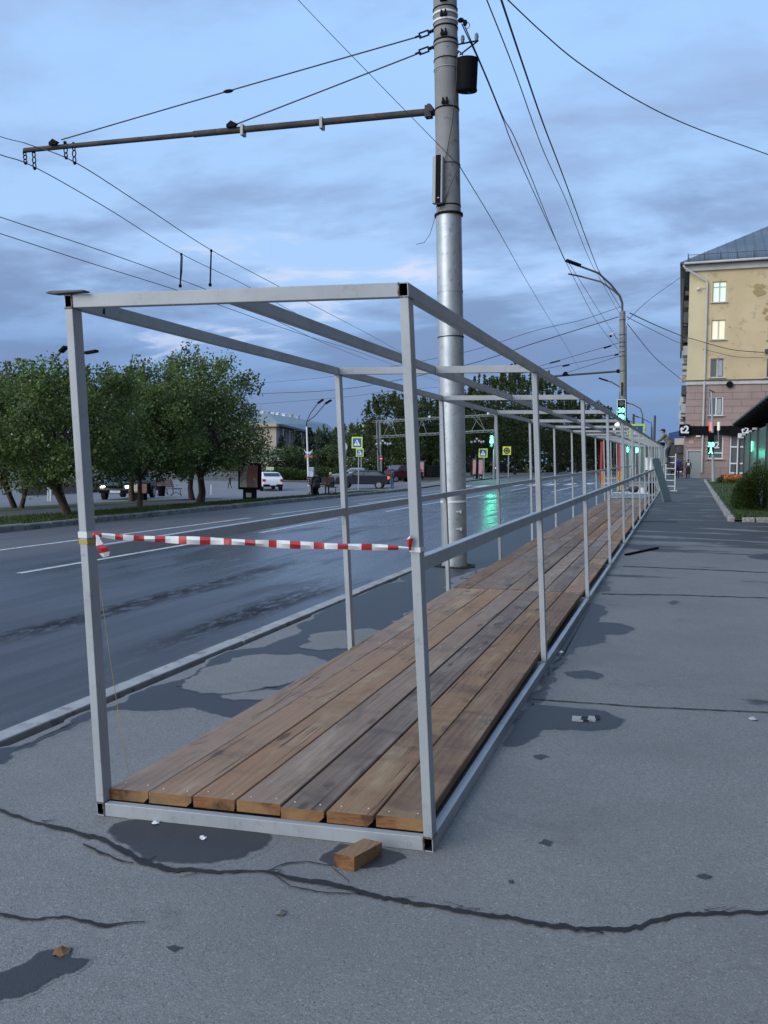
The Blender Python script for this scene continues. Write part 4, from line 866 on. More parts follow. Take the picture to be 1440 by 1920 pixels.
b = MB(); b.bar(atY(1152, 625, S2-.3), atY(1145, 629, S2-.5), .14, .14); b.build('housing', 'white', cm, bevel=.01); b = MB(); b.ball(atY(1145, 630, S2-.5), .08, 8, 5); b.build('lens', 'black', cm); b = MB(); b.tube([atY(1151, 626, S2-.3), atY(1156, 635, S2-.2), atY(1163, 634, S2-.1)], .02, 5); b.build('bracket', 'pale_box', cm)
ca2 = thing('cantilever_arm', atY(1160, 696, S2), 'dark far cantilever arm reaching left from the second pole', 'cantilever arm'); b = MB(); b.tube([atY(1162, 696, S2), atY(1030, 706, S2)], .06, 8); b.build('pipe', 'darkgrey', ca2); b = MB(); b.ball(atY(1159, 696, S2), .12, 8, 5); b.build('pole_clamp', 'black', ca2)
b = MB(); b.prism([(-.2, 0), (.2, 0), (.1, .2), (-.05, .22)], atY(1060, 704, S2-.06), (1, 0, 0), (0, 0, 1), (0, -1, 0), -.08); b.build('lug', 'black', ca2)
tl = thing('traffic_light', atY(1165, 770, S2-.35), 'lit green countdown traffic light on the second pole', 'traffic light')
c = atY(1165, 770, S2-.35); b = MB(); b.box(c, (.46, .16, 1.24)); b.build('housing', 'black', tl, bevel=.02)
b = MB()
for q, d in (((0, 0, .61), (.46, .02, .03)), ((0, 0, -.61), (.46, .02, .03)), ((-.22, 0, 0), (.03, .02, 1.19)), ((.22, 0, 0), (.03, .02, 1.19))): b.box(c+Vector(q)+Vector((0, -.092, 0)), d)
b.build('white_frame', 'white', tl)
b = MB(); b.tube([c+Vector((0, -.085, -.38)), c+Vector((0, -.11, -.38))], .17, 20); b.build('green_lens', 'green_led', tl)
b = MB(); b.tube([c+Vector((0, -.085, .40)), c+Vector((0, -.10, .40))], .15, 20); b.build('dark_lens', 'darkgrey', tl)
text('30', .36, 'green_core', tl, c+Vector((0, -.09, .01)), .01, bold=.012, name='countdown_digits')
def glow(p, e, col=(.1, 1, .6), r=.15):
    l = bpy.data.lights.new('green_signal_or_added_glow', 'POINT'); l.energy = e; l.color = col; l.shadow_soft_size = r; o = bpy.data.objects.new('signal_or_added_glow', l); COL.objects.link(o); o.location = p; return o
glow(c+Vector((0, -.45, -.3)), 9)
cs = thing('crossing_sign', atY(1194, 806, S2+2), 'large yellow bordered pedestrian crossing sign beside the green countdown light', 'road sign')
crossing_sign(atY(1194, 809, S2+2), .66, cs, wid=1.35); b = MB(); b.tube([atY(1173, 800, S2), atY(1186, 800, S2+2)], .03, 6); b.build('bracket', 'darkgrey', cs)

# row of distant street lamps on the right kerb side
for (u, vt, yq, lab, ua, va, uh) in ((1205, 786, 118, 'distant street lamp just right of the second pole', 1190, 764, 1176), (1222, 800, 150, 'distant street lamp with low head right of the crossing sign', 1208, 790, 1195), (1163, 735, 92, 'distant lamp whose arm shows left of the second pole', 1150, 722, 1137)):
    p = atY(u, 880, yq); p.z = gz(p.x, yq); t = thing('street_lamp', p, lab, 'street lamp', None); tp_ = atY(u, vt, yq)
    b = MB(); b.tube([p, tp_], [.16, .11], 8); b.build('pole', 'darkgrey', t)
    b = MB(); b.tube([tp_, atY(u, vt-8, yq), atY((u+ua)/2+3, va+2, yq), atY(ua-4, va-6, yq), atY(uh, va-8, yq)], .06, 6); b.build('arm', 'darkgrey', t); b = MB(); b.bar(atY(uh+2, va-8, yq), atY(uh-14 if yq < 100 else uh-7, va-13 if yq < 100 else va-11, yq), .35, .15); b.build('lamp_head', 'black', t)
p = atY(1225, 880, 100); p.z = gz(p.x, 100); t = thing('utility_pole', p, 'thin leaning dark pole rising left of the man on the ladder', 'pole'); b = MB(); b.tube([p, atY(1228, 779, 100)], [.17, .11], 8); b.build('shaft', 'darkgrey', t)
p = atY(1188, 880, 130); p.z = gz(p.x, 130); t = thing('utility_pole', p, 'short distant pole top just left of the crossing sign', 'pole'); b = MB(); b.tube([p, atY(1188, 776, 130)], [.2, .14], 8); b.tube([atY(1185, 785, 130), atY(1191, 785, 130)], .05, 5); b.build('shaft', 'darkgrey', t)

# left-hand signs, lamps
def G2(u, v): return G(u, v)
p = G(672, 918); px_ = pxm(p)
t = thing('crossing_sign', p, 'large yellow bordered crossing sign standing before the dark hatchback', 'road sign'); h = hgt(p, 842); post(t, p, h-.02, .04)
sgn = Vector((atY(670, 830, p.y).x, p.y-.05, p.z+hgt(p, 830))); crossing_sign(sgn, 17/px_, t)
p = G(677, 905); t = thing('crossing_sign', p, 'smaller yellow bordered crossing sign just below the large one', 'road sign'); h = hgt(p, 856); post(t, p, h, .04)
crossing_sign(Vector((atY(675, 848, p.y).x, p.y-.05, p.z+hgt(p, 848.5))), 12/pxm(p), t)
p = G(718, 903); t = thing('no_entry_sign', p, 'round red no entry sign behind the dark hatchback', 'road sign'); post(t, p, hgt(p, 865), .04)
c = Vector((atY(715, 860, p.y).x, p.y-.06, p.z+hgt(p, 860))); b = MB(); b.tube([c+Vector((0, .02, 0)), c], 5.2/pxm(p), 20); b.build('disc', 'sign_r', t); b = MB(); b.box(c+Vector((0, -.02, 0)), (7/pxm(p), .01, 2/pxm(p))); b.build('white_bar', 'sign_w', t)
p = G(648, 905); t = thing('round_sign', p, 'pale back of a round sign half hidden by a grey post', 'road sign'); post(t, p, hgt(p, 840), .04); c = Vector((atY(643, 838, p.y).x, p.y-.06, p.z+hgt(p, 838))); b = MB(); b.tube([c+Vector((0, .02, 0)), c], 9.5/pxm(p), 20); b.build('disc', 'pale_box', t)
p = G(907, 897); t = thing('crossing_sign', p, 'yellow bordered crossing sign beside the pink banners across the road', 'road sign'); post(t, p, hgt(p, 858), .05)
crossing_sign(Vector((atY(906, 849, p.y).x, p.y-.05, p.z+hgt(p, 849.5))), 13/pxm(p), t, wid=1.3)
p = G(953, 893); t = thing('speed_sign', p, 'yellow square speed limit 40 sign before the dark trees', 'road sign'); post(t, p, hgt(p, 853), .05)
c = Vector((atY(950.5, 845, p.y).x, p.y-.05, p.z+hgt(p, 845))); k = 1/pxm(p); b = MB(); b.box(c, (15.5*k, .04, 15.5*k)); b.build('board', 'sign_y2', t)
b = MB(); b.tube([c+Vector((5.0*k*math.cos(a), -.04, 5.0*k*math.sin(a))) for a in np.linspace(0, 6.283, 25)], .9*k, 5, False); b.build('ring', 'black', t)
b = MB(); b.tube([c+Vector((0, -.02, 0)), c+Vector((0, -.03, 0))], 4.2*k, 20); b.build('disc', 'pale_box', t); text('40', 6.0*k, 'black', t, c+Vector((0, -.06, 0)), .004, bold=.01)
b = MB(); b.prism([(-7*k, 0), (-4.6*k, 2*k), (-4.6*k, -2*k)], c+Vector((0, -.05, 0)), (1, 0, 0), (0, 0, 1), (0, -1, 0), .01); b.build('arrow', 'black', t)
p = G(925, 896); t = thing('traffic_light', p, 'green traffic light on a post under the right end of the gantry', 'traffic light'); post(t, p, hgt(p, 839), .07); k = 1/pxm(p)
c = Vector((atY(923, 825, p.y).x, p.y-.2, p.z+hgt(p, 824))); b = MB(); b.box(c, (8*k, .2, 30*k)); b.build('housing', 'black', t, bevel=.02)
b = MB(); b.box(c+Vector((0, -.13, 2.8*k)), (5.0*k, .02, 7*k)); b.build('countdown_panel', 'green_core', t); b = MB(); b.tube([c+Vector((0, -.1, -4.5*k)), c+Vector((0, -.14, -4.5*k))], 3.4*k, 16); b.build('green_lens', 'green_led', t); b = MB(); b.tube([c+Vector((0, -.1, -11.5*k)), c+Vector((0, -.14, -11.5*k))], 2.6*k, 16); b.build('dark_lens', 'darkgrey', t)
glow(c+Vector((0, -.6, -.2)), 200, r=.3); TLC = c

def lamppost(u, vb, vt, heads, lab, m='white', flags=False, r=.09):
    p = G(u, vb); t = thing('street_lamp', p, lab, 'street lamp'); y_ = p.y; tp_ = atY(u-4 if u > 500 else u, vt, y_)
    b = MB(); b.tube([p-Vector((0, 0, .2)), tp_], [r, r*.7], 10); b.build('pole', m, t, smooth=True)
    for (um, vm, u1, v1, u2, v2) in heads:
        b = MB(); b.tube([tp_, atY((tp_ and (u-4 if u > 500 else u)), vt-9, y_), atY(um, vm, y_), atY(u1, v1, y_)], .045, 6); b.build('arm', 'darkgrey', t, smooth=True)
        b = MB(); b.bar(atY(u1, v1, y_), atY(u2, v2, y_), .30, .13); b.build('lamp_head', 'black', t, bevel=.02)
    if flags:
        for s in (-1, 1):
            k = 1/pxm(p)
            for q, m_ in enumerate(('sign_w', 'sign_b', 'sign_r')):
                b = MB(); o = atY(578, 848, y_-.1)+Vector((0, 0, -q*2.6*k)); b.add([o, o+Vector((s*7*k, 0, 3.0*k-q*.2)), o+Vector((s*8.0*k, .1, .4*k)), o+Vector((s*.5*k, 0, -2.6*k))], [(0, 1, 2, 3)]); b.build('flag_stripe', m_, t)
            b = MB(); b.tube([atY(578, 856, y_-.1), atY(578+s*8, 843, y_-.1)], .02, 5); b.build('flag_staff', 'white', t)
    return t
lamppost(579, 912, 800, [(582, 775, 596, 756, 606, 749), (590, 780, 610, 757, 621, 750)], 'white lamp post with two small tricolour flags at the edge of the square', flags=True)
lamppost(92, 940, 705, [(98, 680, 114, 660, 124, 650)], 'dark headed street lamp rising behind the apple trees on the left', m='pale_box')
lamppost(108, 935, 700, [(135, 672, 160, 662, 182, 658)], 'second lamp head just right of the left front post', m='pale_box')
lamppost(713, 905, 790, [(718, 782, 722, 778, 727, 774)], 'thin lamp post beside the left end of the gantry', m='darkgrey', r=.07)

M['gantry_grey'] = mat('weathered_galvanised_steel', (.20, .225, .215), .6)
# gantry truss over the road
GY = 84.; ga = thing('gantry', atY(706, 900, GY), 'pale lattice gantry spanning the road on slim legs', 'gantry')
uL, uR = 699, 928
def ch(u, top): 
    t_ = (u-uL)/(uR-uL); v = (789+(776-789)*t_) if top else (818+(805.5-818)*t_); return atY(u, v, GY)
for top in (True, False):
    for dy_ in (0, 1.):
        b = MB(); b.bar(ch(uL, top)+Vector((0, dy_, 0)), ch(uR, top)+Vector((0, dy_, 0)), .045, .045); b.build('chord', 'gantry_grey', ga)
    b = MB(); n_ = 46
    for i in range(n_):
        a_ = ch(uL+(uR-uL)*i/n_, top); c_ = ch(uL+(uR-uL)*(i+1)/n_, top); s_ = Vector((0, 1., 0)); z_ = Vector((0, 0, -.18)); 
        b.bar(a_, c_+z_ if i % 2 else c_+s_, .02, .02); b.bar(a_+z_ if i % 2 else a_, c_, .025, .025)
    b.bar(ch(uL, top)+Vector((0, 0, -.2)), ch(uR, top)+Vector((0, 0, -.2)), .035, .035); b.build('lacing', 'gantry_grey', ga, kind='stuff')
for (ua, ub) in ((719, 733), (743, 733), (782, 792), (800, 790), (884, 899), (909, 896)):
    b = MB(); b.bar(ch(ua, False), ch(ub, True), .035, .035); b.build('brace', 'gantry_grey', ga)
for (ua, ub) in ((884, 909), ): 
    b = MB(); b.bar(ch(ua, True), ch(ub, False), .035, .035); b.build('brace', 'gantry_grey', ga)
for u, m_ in ((703, 'darkgrey'), (709, 'white')):
    b = MB(); t0 = ch(u, False); g_ = Vector((t0.x+.25, GY+.5, gz(t0.x, GY))); b.tube([g_, ch(u, True)+Vector((0, .5, 0))], .10 if m_ == 'white' else .06, 8); b.build('leg', 'gantry_grey', ga)
b = MB(); t0 = ch(927, True); g_ = Vector((t0.x, GY+.5, gz(t0.x, GY))); b.tube([g_, t0+Vector((0, .5, 0))], .10, 8); b.build('leg', 'gantry_grey', ga)
for u in (762, 806, 916):
    b = MB(); b.ball(ch(u, True)+Vector((0, -.1, .05)), .14, 8, 5); prop(b.build('gantry_lamp', 'white'), {762: 'small white lamp on the gantry left of the grey post', 806: 'small white lamp on the gantry middle', 916: 'small white lamp at the right end of the gantry'}[u], 'lamp')
# multi-globe park lamps
for (u, vb, vt, lab, s) in ((718, 905, 826, 'dark park lamp with a cluster of pale globes by the no entry sign', 1.), (894, 898, 822, 'unlit globe park lamp under the gantry behind the crossing sign', .85)):
    p = G(u, vb); t = thing('park_lamp', p, lab, 'park lamp'); k = 1/pxm(p); h = hgt(p, vt+6); b = MB(); b.tube([p, p+Vector((0, 0, h))], [.12, .07], 8); b.build('pole', 'black', t)
    for (a_, c_) in ((-13, -1), (-5, 0), (-1, 5), (4, 1), (14, 0), (9, -1)):
        b = MB(); b.tube([p+Vector((0, 0, h-.8)), p+Vector((a_*k*.6*s, 0, h-1.0)), p+Vector((a_*k*s, 0, h+c_*k-.3))], .03, 5); b.build('branch', 'black', t)
        b = MB(); b.ball(p+Vector((a_*k*s, 0, h+c_*k)), 2.6*k*s, 10, 6); b.build('globe', 'pale_box', t, smooth=True)

# ================================================================== TREES
def tree(base, h, rx, trunk_h, seed, label, leafmat='leaf', cat='tree', lsize=.13, clumps=110, per=85, tr=.16, split=4, name='apple_tree', group=None, blossom=0, shoots=26, ry=None, lean=0., multi=1, zflat=.42, bark='bark', crs=(.32, .62)):
    r = np.random.default_rng(seed); t = thing(name, base, label, cat, group); ry = ry or rx
    B = np.array(base); cz = trunk_h*.7+(h-trunk_h*.7)*.5; rz = (h-trunk_h*.7)*.5
    b = MB(); tips = []
    for mtr in range(multi):
        a0_ = r.uniform(0, 6.28) if multi > 1 else 0; off = Vector((math.cos(a0_), math.sin(a0_), 0))*(.22 if multi > 1 else 0)
        tb_ = Vector(base)+off*(1 if multi > 1 else 0); tt = tb_+off*2.2+Vector((lean, 0, trunk_h))
        rr = tr*.78/(multi**.5); b.tube([tb_-Vector((0, 0, .15)), tb_+Vector((0, 0, .08)), tb_+(tt-tb_)*.4+Vector((r.normal()*.04, 0, 0)), tt], [rr*1.5, rr*1.15, rr*.95, rr*.8], 9)
        for i in range(split):
            a = 6.283*(i+r.random()*.6)/split; L = r.uniform(.55, .85); e1 = tt+Vector((math.cos(a)*rx*.3, math.sin(a)*ry*.3, rz*.5)); e2 = tt+Vector((math.cos(a)*rx*L, math.sin(a)*ry*L, rz*r.uniform(.7, 1.3)))
            b.tube([tt-Vector((0, 0, .1)), e1, e2], [rr*.6, rr*.38, rr*.12], 6); tips.append(e2)
            for j in range(2):
                e3 = e1+Vector((r.normal()*rx*.35, r.normal()*ry*.35, rz*r.uniform(.3, .9))); b.tube([e1, e3], [rr*.3, rr*.08], 5)
    b.build('trunk', bark, t, smooth=True)
    cen = []
    while len(cen) < clumps:
        q = r.uniform(-1, 1, 3); d = np.linalg.norm(q)
        if d > 1 or d < .45 or (q[2] < -zflat and d > .93): continue
        cen.append(B+np.array([lean, 0, cz])+q*np.array([rx, ry, rz])*(1+.10*math.sin(5*math.atan2(q[1], q[0])+seed)))
    cen = np.array(cen); cr_ = r.uniform(crs[0], crs[1], clumps)*min(1.3, rx/2.2)
    idx = np.repeat(np.arange(clumps), per); q = r.normal(size=(len(idx), 3)); q /= np.linalg.norm(q, axis=1)[:, None]; q *= (r.random(len(idx))**.45)[:, None]
    pts = cen[idx]+q*cr_[idx][:, None]*np.array([1, 1, .8])
    sh = []
    for i in range(shoots):
        a = r.uniform(0, 6.283); rad = math.sqrt(r.random())*.92; x0, y0_ = rx*rad*math.cos(a), ry*rad*math.sin(a); z0 = cz+rz*math.sqrt(max(0, 1-rad*rad))*.9; L = r.uniform(.25, .75)*rz*.55; dx_, dy_ = r.normal(size=2)*.12
        m_ = int(22+L*40); tt_ = r.random(m_); sh.append(B+np.stack([lean+x0+dx_*tt_+r.normal(size=m_)*.09, y0_+dy_*tt_+r.normal(size=m_)*.09, z0+L*tt_], 1))
    if sh: pts = np.concatenate([pts]+sh)
    leaves('crown', pts, lsize, leafmat, t, seed=seed)
    if blossom:
        k = r.integers(0, len(cen), blossom); q = r.normal(size=(blossom, 3)); q /= np.linalg.norm(q, axis=1)[:, None]; fp = cen[k]+q*cr_[k][:, None]*1.02
        leaves('blossom', fp, lsize*.75, 'blossom', t, seed=seed+1)
    return t
AG = None
tree(G(137, 968), 4.35, 2.25, .95, 1, 'apple tree with reddish forked trunk behind the left front post', clumps=135, per=147, lsize=0.092, tr=.17, multi=2, blossom=250)
tree(G(262, 950), 5.0, 2.4, 1.05, 2, 'apple tree with thin trunk between the lit car and the bench', clumps=140, per=139, lsize=0.100, tr=.12)
tree(G(376, 943), 5.85, 2.7, 1.1, 3, 'pale flowering apple tree, rightmost of the row', clumps=170, per=147, lsize=0.104, tr=.20, blossom=5200, split=6)
tree(G(35, 953), 4.9, 2.6, 1.1, 4, 'dark apple tree on three thin stems at the left edge', clumps=140, per=131, lsize=0.104, leafmat='leaf_dark', multi=3, tr=.17)
tree(G(205, 945)+Vector((-1.0, 3.0, 0)), 5.6, 2.2, 1.2, 5, 'tall loose topped tree standing behind the left front post', clumps=95, per=93, lsize=0.096, leafmat='leaf_dark', shoots=40)
tree(G(40, 972)+Vector((-3.2, 1., 0)), 4.6, 2.0, 1.0, 6, 'tree cut off by the left edge of the view', clumps=110, per=124, lsize=0.096)
tree(G(310, 945)+Vector((-1.5, 4.5, 0)), 5.4, 2.3, 1.2, 8, 'dark tree filling the gap behind the two apple trees', clumps=110, per=116, lsize=0.112, leafmat='leaf_dark')
# far trees of the avenue
far = [(742, 905, 738, 3.4), (790, 902, 752, 3.2), (836, 900, 748, 3.3), (885, 897, 735, 3.8), (925, 894, 712, 3.8), (965, 893, 703, 4.0), (1005, 892, 712, 4.2), (1045, 891, 745, 4.0), (1082, 890, 758, 4.2), (1112, 889, 768, 4.0), (1140, 888, 785, 4.0)]
labs = ['leafy tree rising just right of the gantry post', 'tree hidden behind the near front post', 'tree showing left of the galvanised pole', 'tree just right of the galvanised pole', 'tree behind the green light', 'tallest linden above the speed limit sign', 'dense linden between the third and fourth posts', 'linden behind the fourth right post', 'linden right of the fourth post', 'far linden near the red columns', 'farthest linden of the avenue']
for i, (u, vb, vt, rr) in enumerate(far):
    p = G(u, vb); p = atY(u, vb, 92+i*5.5); p.z = gz(p.x, p.y); h = hgt(p, vt)
    tree(p, h, rr*(1.05+.035*i), 2.0, 20+i, labs[i], 'leaf_far', lsize=.27, clumps=120, per=42, tr=.22, name='linden_tree', shoots=26, crs=(.5, .95), bark='bark_dark', zflat=.75)
# understorey wall of trees behind (a distant wood that reads as one dark mass)
def mass(name, pts_uvh, m, lsize, N, seed, **kw):
    r = np.random.default_rng(seed); P = []
    for k in range(N):
        u0, u1, vt, vb, ya, yb_ = pts_uvh[r.integers(len(pts_uvh))]; u = r.uniform(u0, u1); y = r.uniform(ya, yb_); v = vb+(vt-vb)*(r.random()**.8)
        v += math.sin(u*.13)*5+math.sin(u*.37)*3; q = atY(u, v, y); P.append(q)
    return leaves(name, np.array(P), lsize, m, seed=seed, kind='stuff', **kw)
mass('distant_wood', [(720, 860, 800, 905, 150, 165), (860, 1000, 775, 903, 165, 180), (1000, 1170, 800, 902, 175, 195)], 'leaf_far', 1.0, 9000, 5)
mass('distant_wood', [(440, 560, 852, 905, 140, 150), (560, 660, 835, 905, 140, 150), (640, 760, 812, 905, 140, 150), (-60, 440, 850, 905, 120, 150)], 'leaf_dark', .9, 11000, 6)
# spruces
def spruce(u, vb, vt, y, rad, seed, lab):
    p = atY(u, vb, y); p.z = gz(p.x, y); h = hgt(p, vt); t = thing('spruce_tree', p, lab, 'spruce'); r = np.random.default_rng(seed)
    b = MB(); b.tube([p, p+Vector((0, 0, h*.97))], [.16, .02], 6); b.build('trunk', 'bark_dark', t)
    pts = []; L = 22
    for k in range(L):
        z = h*(.06+.92*k/L); R = rad*(1-k/L)**.85+.12
        for j in range(int(9+R*5)):
            a = r.uniform(0, 6.283); n_ = int(8+R*9); s_ = r.random(n_)**.6*R*r.uniform(.75, 1.1)
            pts.append(np.stack([p.x+np.cos(a)*s_+r.normal(size=n_)*.08, p.y+np.sin(a)*s_+r.normal(size=n_)*.08, p.z+z-s_*.28+r.normal(size=n_)*.08], 1))
    leaves('crown', np.concatenate(pts), .26, 'needle', t, seed=seed, up=-.1)
spruce(527, 905, 813, 130, 1.5, 40, 'small spruce before the pale building, leftmost of the spruces'); spruce(558, 905, 802, 128, 1.7, 41, 'spruce left of the flagged lamp post'); spruce(580, 905, 798, 122, 1.8, 42, 'dark spruce just right of the flagged lamp post')
spruce(607, 905, 812, 115, 2.6, 43, 'broad spruce left of the second left post'); spruce(692, 905, 783, 105, 3.0, 44, 'tall pointed spruce beside the gantry'); spruce(632, 905, 825, 108, 2.8, 46, 'dark spruce behind the second left post')
# deciduous trees of the square
for (u, vt, y, rr, sd_, lm, lab, bl) in ((470, 845, 100, 2.6, 50, 'leaf_dark', 'rounded dark tree beyond the info board', 0), (505, 848, 96, 2.3, 51, 'leaf_light', 'white flowering shrubby tree above the white car', 2600), (545, 842, 98, 3.0, 52, 'leaf_light', 'fresh green tree left of the flags', 0), (612, 803, 135, 2.2, 53, 'leaf_light', 'bright green tree behind the flagged lamp post', 0),
                                        (628, 838, 102, 2.8, 54, 'leaf_light', 'soft green tree left of the second left post', 0), (658, 798, 135, 3.6, 55, 'leaf_light', 'poplar like green tree behind the crossing signs', 0), (712, 808, 130, 3.2, 56, 'leaf_dark', 'dark green tree between gantry and spruce', 0), (735, 862, 105, 2.0, 57, 'leaf_light', 'small white flowering bush tree right of the no entry sign', 1500), (675, 862, 98, 2.4, 58, 'leaf_light', 'grey green tree under the crossing signs', 500)):
    p = atY(u, 905, y); p.z = gz(p.x, y); tree(p, hgt(p, vt), rr, .8, sd_, lab, lm, lsize=.24, clumps=90, per=48, tr=.14, name='park_tree', shoots=14, crs=(.45, .8), bark='bark_dark', zflat=.95, blossom=bl)
# clipped round bushes
def bush(base, r3, seed, lab, N=2600, ls=.13, m='hedge', name='clipped_bush', cat='bush', group=None):
    t = thing(name, base, lab, cat, group); r = np.random.default_rng(seed); q = r.normal(size=(N, 3)); q /= np.linalg.norm(q, axis=1)[:, None]; q[:, 2] = np.abs(q[:, 2])*1.0-.05
    q = np.sign(q)*np.abs(q)**(.75 if name == 'shrub' else 1.); lump = 1+.10*np.sin(q[:, 0]*6+seed)+.10*np.sin(q[:, 1]*7+q[:, 2]*5+seed); rad = (r.random(N)**.22)*lump
    c = np.array(base)+q*rad[:, None]*np.array(r3)
    leaves('foliage', c, ls, m, t, seed=seed); b = MB()
    for k in range(5): a = k*1.3; b.tube([Vector(base), Vector(base)+Vector((math.cos(a)*r3[0]*.5, math.sin(a)*r3[1]*.5, r3[2]*.7))], [.03, .01], 5)
    b.build('stems', 'bark_dark', t); return t
for i, (u, vt, lab) in enumerate(((519, 877, 'clipped bush behind the pedestrian with a light hat'), (541, 878, 'clipped bush, second from the white car'), (558, 880, 'clipped bush just left of the flagged lamp post'), (602, 874, 'tall clipped bush right of the blue poster'), (626, 876, 'clipped bush at the second left post'), (574, 882, 'low clipped bush behind the flagged lamp post'), (655, 876, 'clipped bush behind the hatchback roof'), (678, 878, 'clipped bush under the crossing signs'), (754, 880, 'lone bush right of the kiosk posters'))):
    p = G(u, 905); p = atY(u, 903, 82); p.z = gz(p.x, p.y); bush(p, (1.15, 1.15, hgt(p, vt)), 70+i, lab, ls=.16)
# bush at the right edge
g = G(1428, 958); bush(Vector((g.x, g.y, g.z)), (.85, .85, 1.45), 90, 'dense dark green shrub growing on the lawn at the right edge', 14000, .06, 'hedge', 'shrub', 'shrub')

# ================================================================== LAWN WITH STONE EDGING (right)
K0, K1, K2 = G(1322, 902), G(1371, 978), Vector((4.2, G(1440, 978).y-.1, 0))
lawn = [(K0.x, K0.y), (K1.x, K1.y), (K2.x, K2.y), (9, K2.y), (9, K0.y)]
b = MB(); ny = 12
for j in range(ny+1):
    t = j/ny; y = K1.y+(K0.y-K1.y)*t; xa = K1.x+(K0.x-K1.x)*t
    for k in range(5): x = xa+(9-xa)*k/4; b.v.append((x, y, gz(x, y)+.05))
b.f = [(j*5+i, j*5+i+1, (j+1)*5+i+1, (j+1)*5+i) for j in range(ny) for i in range(4)]; b.m = [0]*len(b.f); b.build('lawn', 'grass', kind='stuff')
blades('lawn_grass', lambda r: ((lambda y: (r.uniform(K1.x+(K0.x-K1.x)*(y-K1.y)/(K0.y-K1.y)+.15, 6.), y))(K1.y+.15+(K0.y-K1.y)*r.random()**1.6)), 16000, .11, 'hedge', 8)
ed = thing('stone_edging', K1, 'rough whitewashed stone edging round the lawn at right', 'edging')
stone_m = mottled('whitewashed_stone', (.42, .41, .38), (.22, .215, .20), 14, .9, st=.8, bsc=25, c3=(.10, .10, .09)); M['wstone'] = stone_m
def stones(a, c, L, n=40):
    d = (c-a); tot = d.length; d.normalize(); s = 0
    while s < tot:
        l_ = L*rnd.uniform(.8, 1.2); m_ = a+d*(s+l_/2); h = rnd.uniform(.09, .14); b = MB(); an = math.atan2(d.y, d.x)+rnd.uniform(-.06, .06)
        b.box((m_.x, m_.y, gz(m_.x, m_.y)+h/2-.02), (l_*.93, rnd.uniform(.13, .19), h+.04), rz=an, rx=rnd.uniform(-.1, .1))
        b.v = [(x+rnd.uniform(-.012, .012), y+rnd.uniform(-.012, .012), z+rnd.uniform(-.012, .008)) for x, y, z in b.v]
        b.build('stone', 'wstone', ed, bevel=.03); s += l_
stones(K1, K0, .42); stones(K1+Vector((.25, 0, 0)), Vector((K2.x, K2.y, K1.z)), .35)
tess('path_verge', [(K0.x+.3, K0.y-.5), (K0.x+5, K0.y-.5), (K0.x+5, K0.y+.3), (K0.x+.3, K0.y+.3)], 'concrete', .06)

# ================================================================== YELLOW BUILDING (right)
GZB = gz(0.5, BLY); cor = atY(1288, 700, BLY); X0 = cor.x; X1 = X0+16; Z1 = atY(1290, 503, BLY).z
def bz(v, u=1340): return atY(u, v, BLY).z
def bx(u, v=700): return atY(u, v, BLY).x
yb = thing('apartment_building', (X0, BLY, GZB), 'five storey yellow and pink apartment block with lit windows', 'building')
M['yellow'] = mottled('yellow_stucco', (.60, .48, .285), (.53, .42, .245), .35, .9, st=.2, bsc=30, c3=(.43, .35, .22)); M['yellow2'] = mottled('pale_yellow_stucco', (.62, .53, .33), (.57, .48, .295), .5, .9, st=.2)
M['pink'] = mottled('pink_stucco', (.37, .275, .245), (.32, .235, .21), .4, .9, st=.2); M['trim'] = mottled('pale_trim', (.55, .54, .50), (.46, .45, .42), .8, .85); M['peel'] = mat('bare_plaster', (.36, .27, .13), .9)
M['roof'] = mottled('grey_metal_roof', (.15, .18, .20), (.12, .145, .165), .5, .5, .4)
M['winlit'] = mat('lit_window_warm', (.6, .6, .5), .3, emit=(1, .82, .45), es=.42); M['winlit2'] = mat('lit_window_pale', (.6, .7, .6), .3, emit=(.72, .95, .72), es=.36); M['windark'] = mat('dark_window_glass', (.03, .035, .04), .08, spec=.8); M['curtain'] = mat('curtain_window', (.10, .12, .12), .2)
rows = [('a', 528, 567, 'winlit2'), ('b', 600, 637, 'winlit'), ('c', 672, 708, 'curtain'), ('d', 744, 779, 'curtain')]
wins = []
for nm, v0, v1, gm in rows:
    wins.append((bx(1331.5), bx(1357.5), bz(v1), bz(v0), gm)); wins.append((bx(1437), bx(1463), bz(v1, 1440), bz(v0, 1440), 'windark' if nm != 'a' else 'winlit'))
wins.append((bx(1332), bx(1360), bz(860), bz(815), 'shop')); door = (bx(1294), bx(1319), GZB, bz(846), 'steeldoor'); sdoor = (bx(1373), bx(1402), GZB+.4, bz(812), 'shopdoor')
wins2 = wins+[door, sdoor]; zmid = bz(718, 1320)
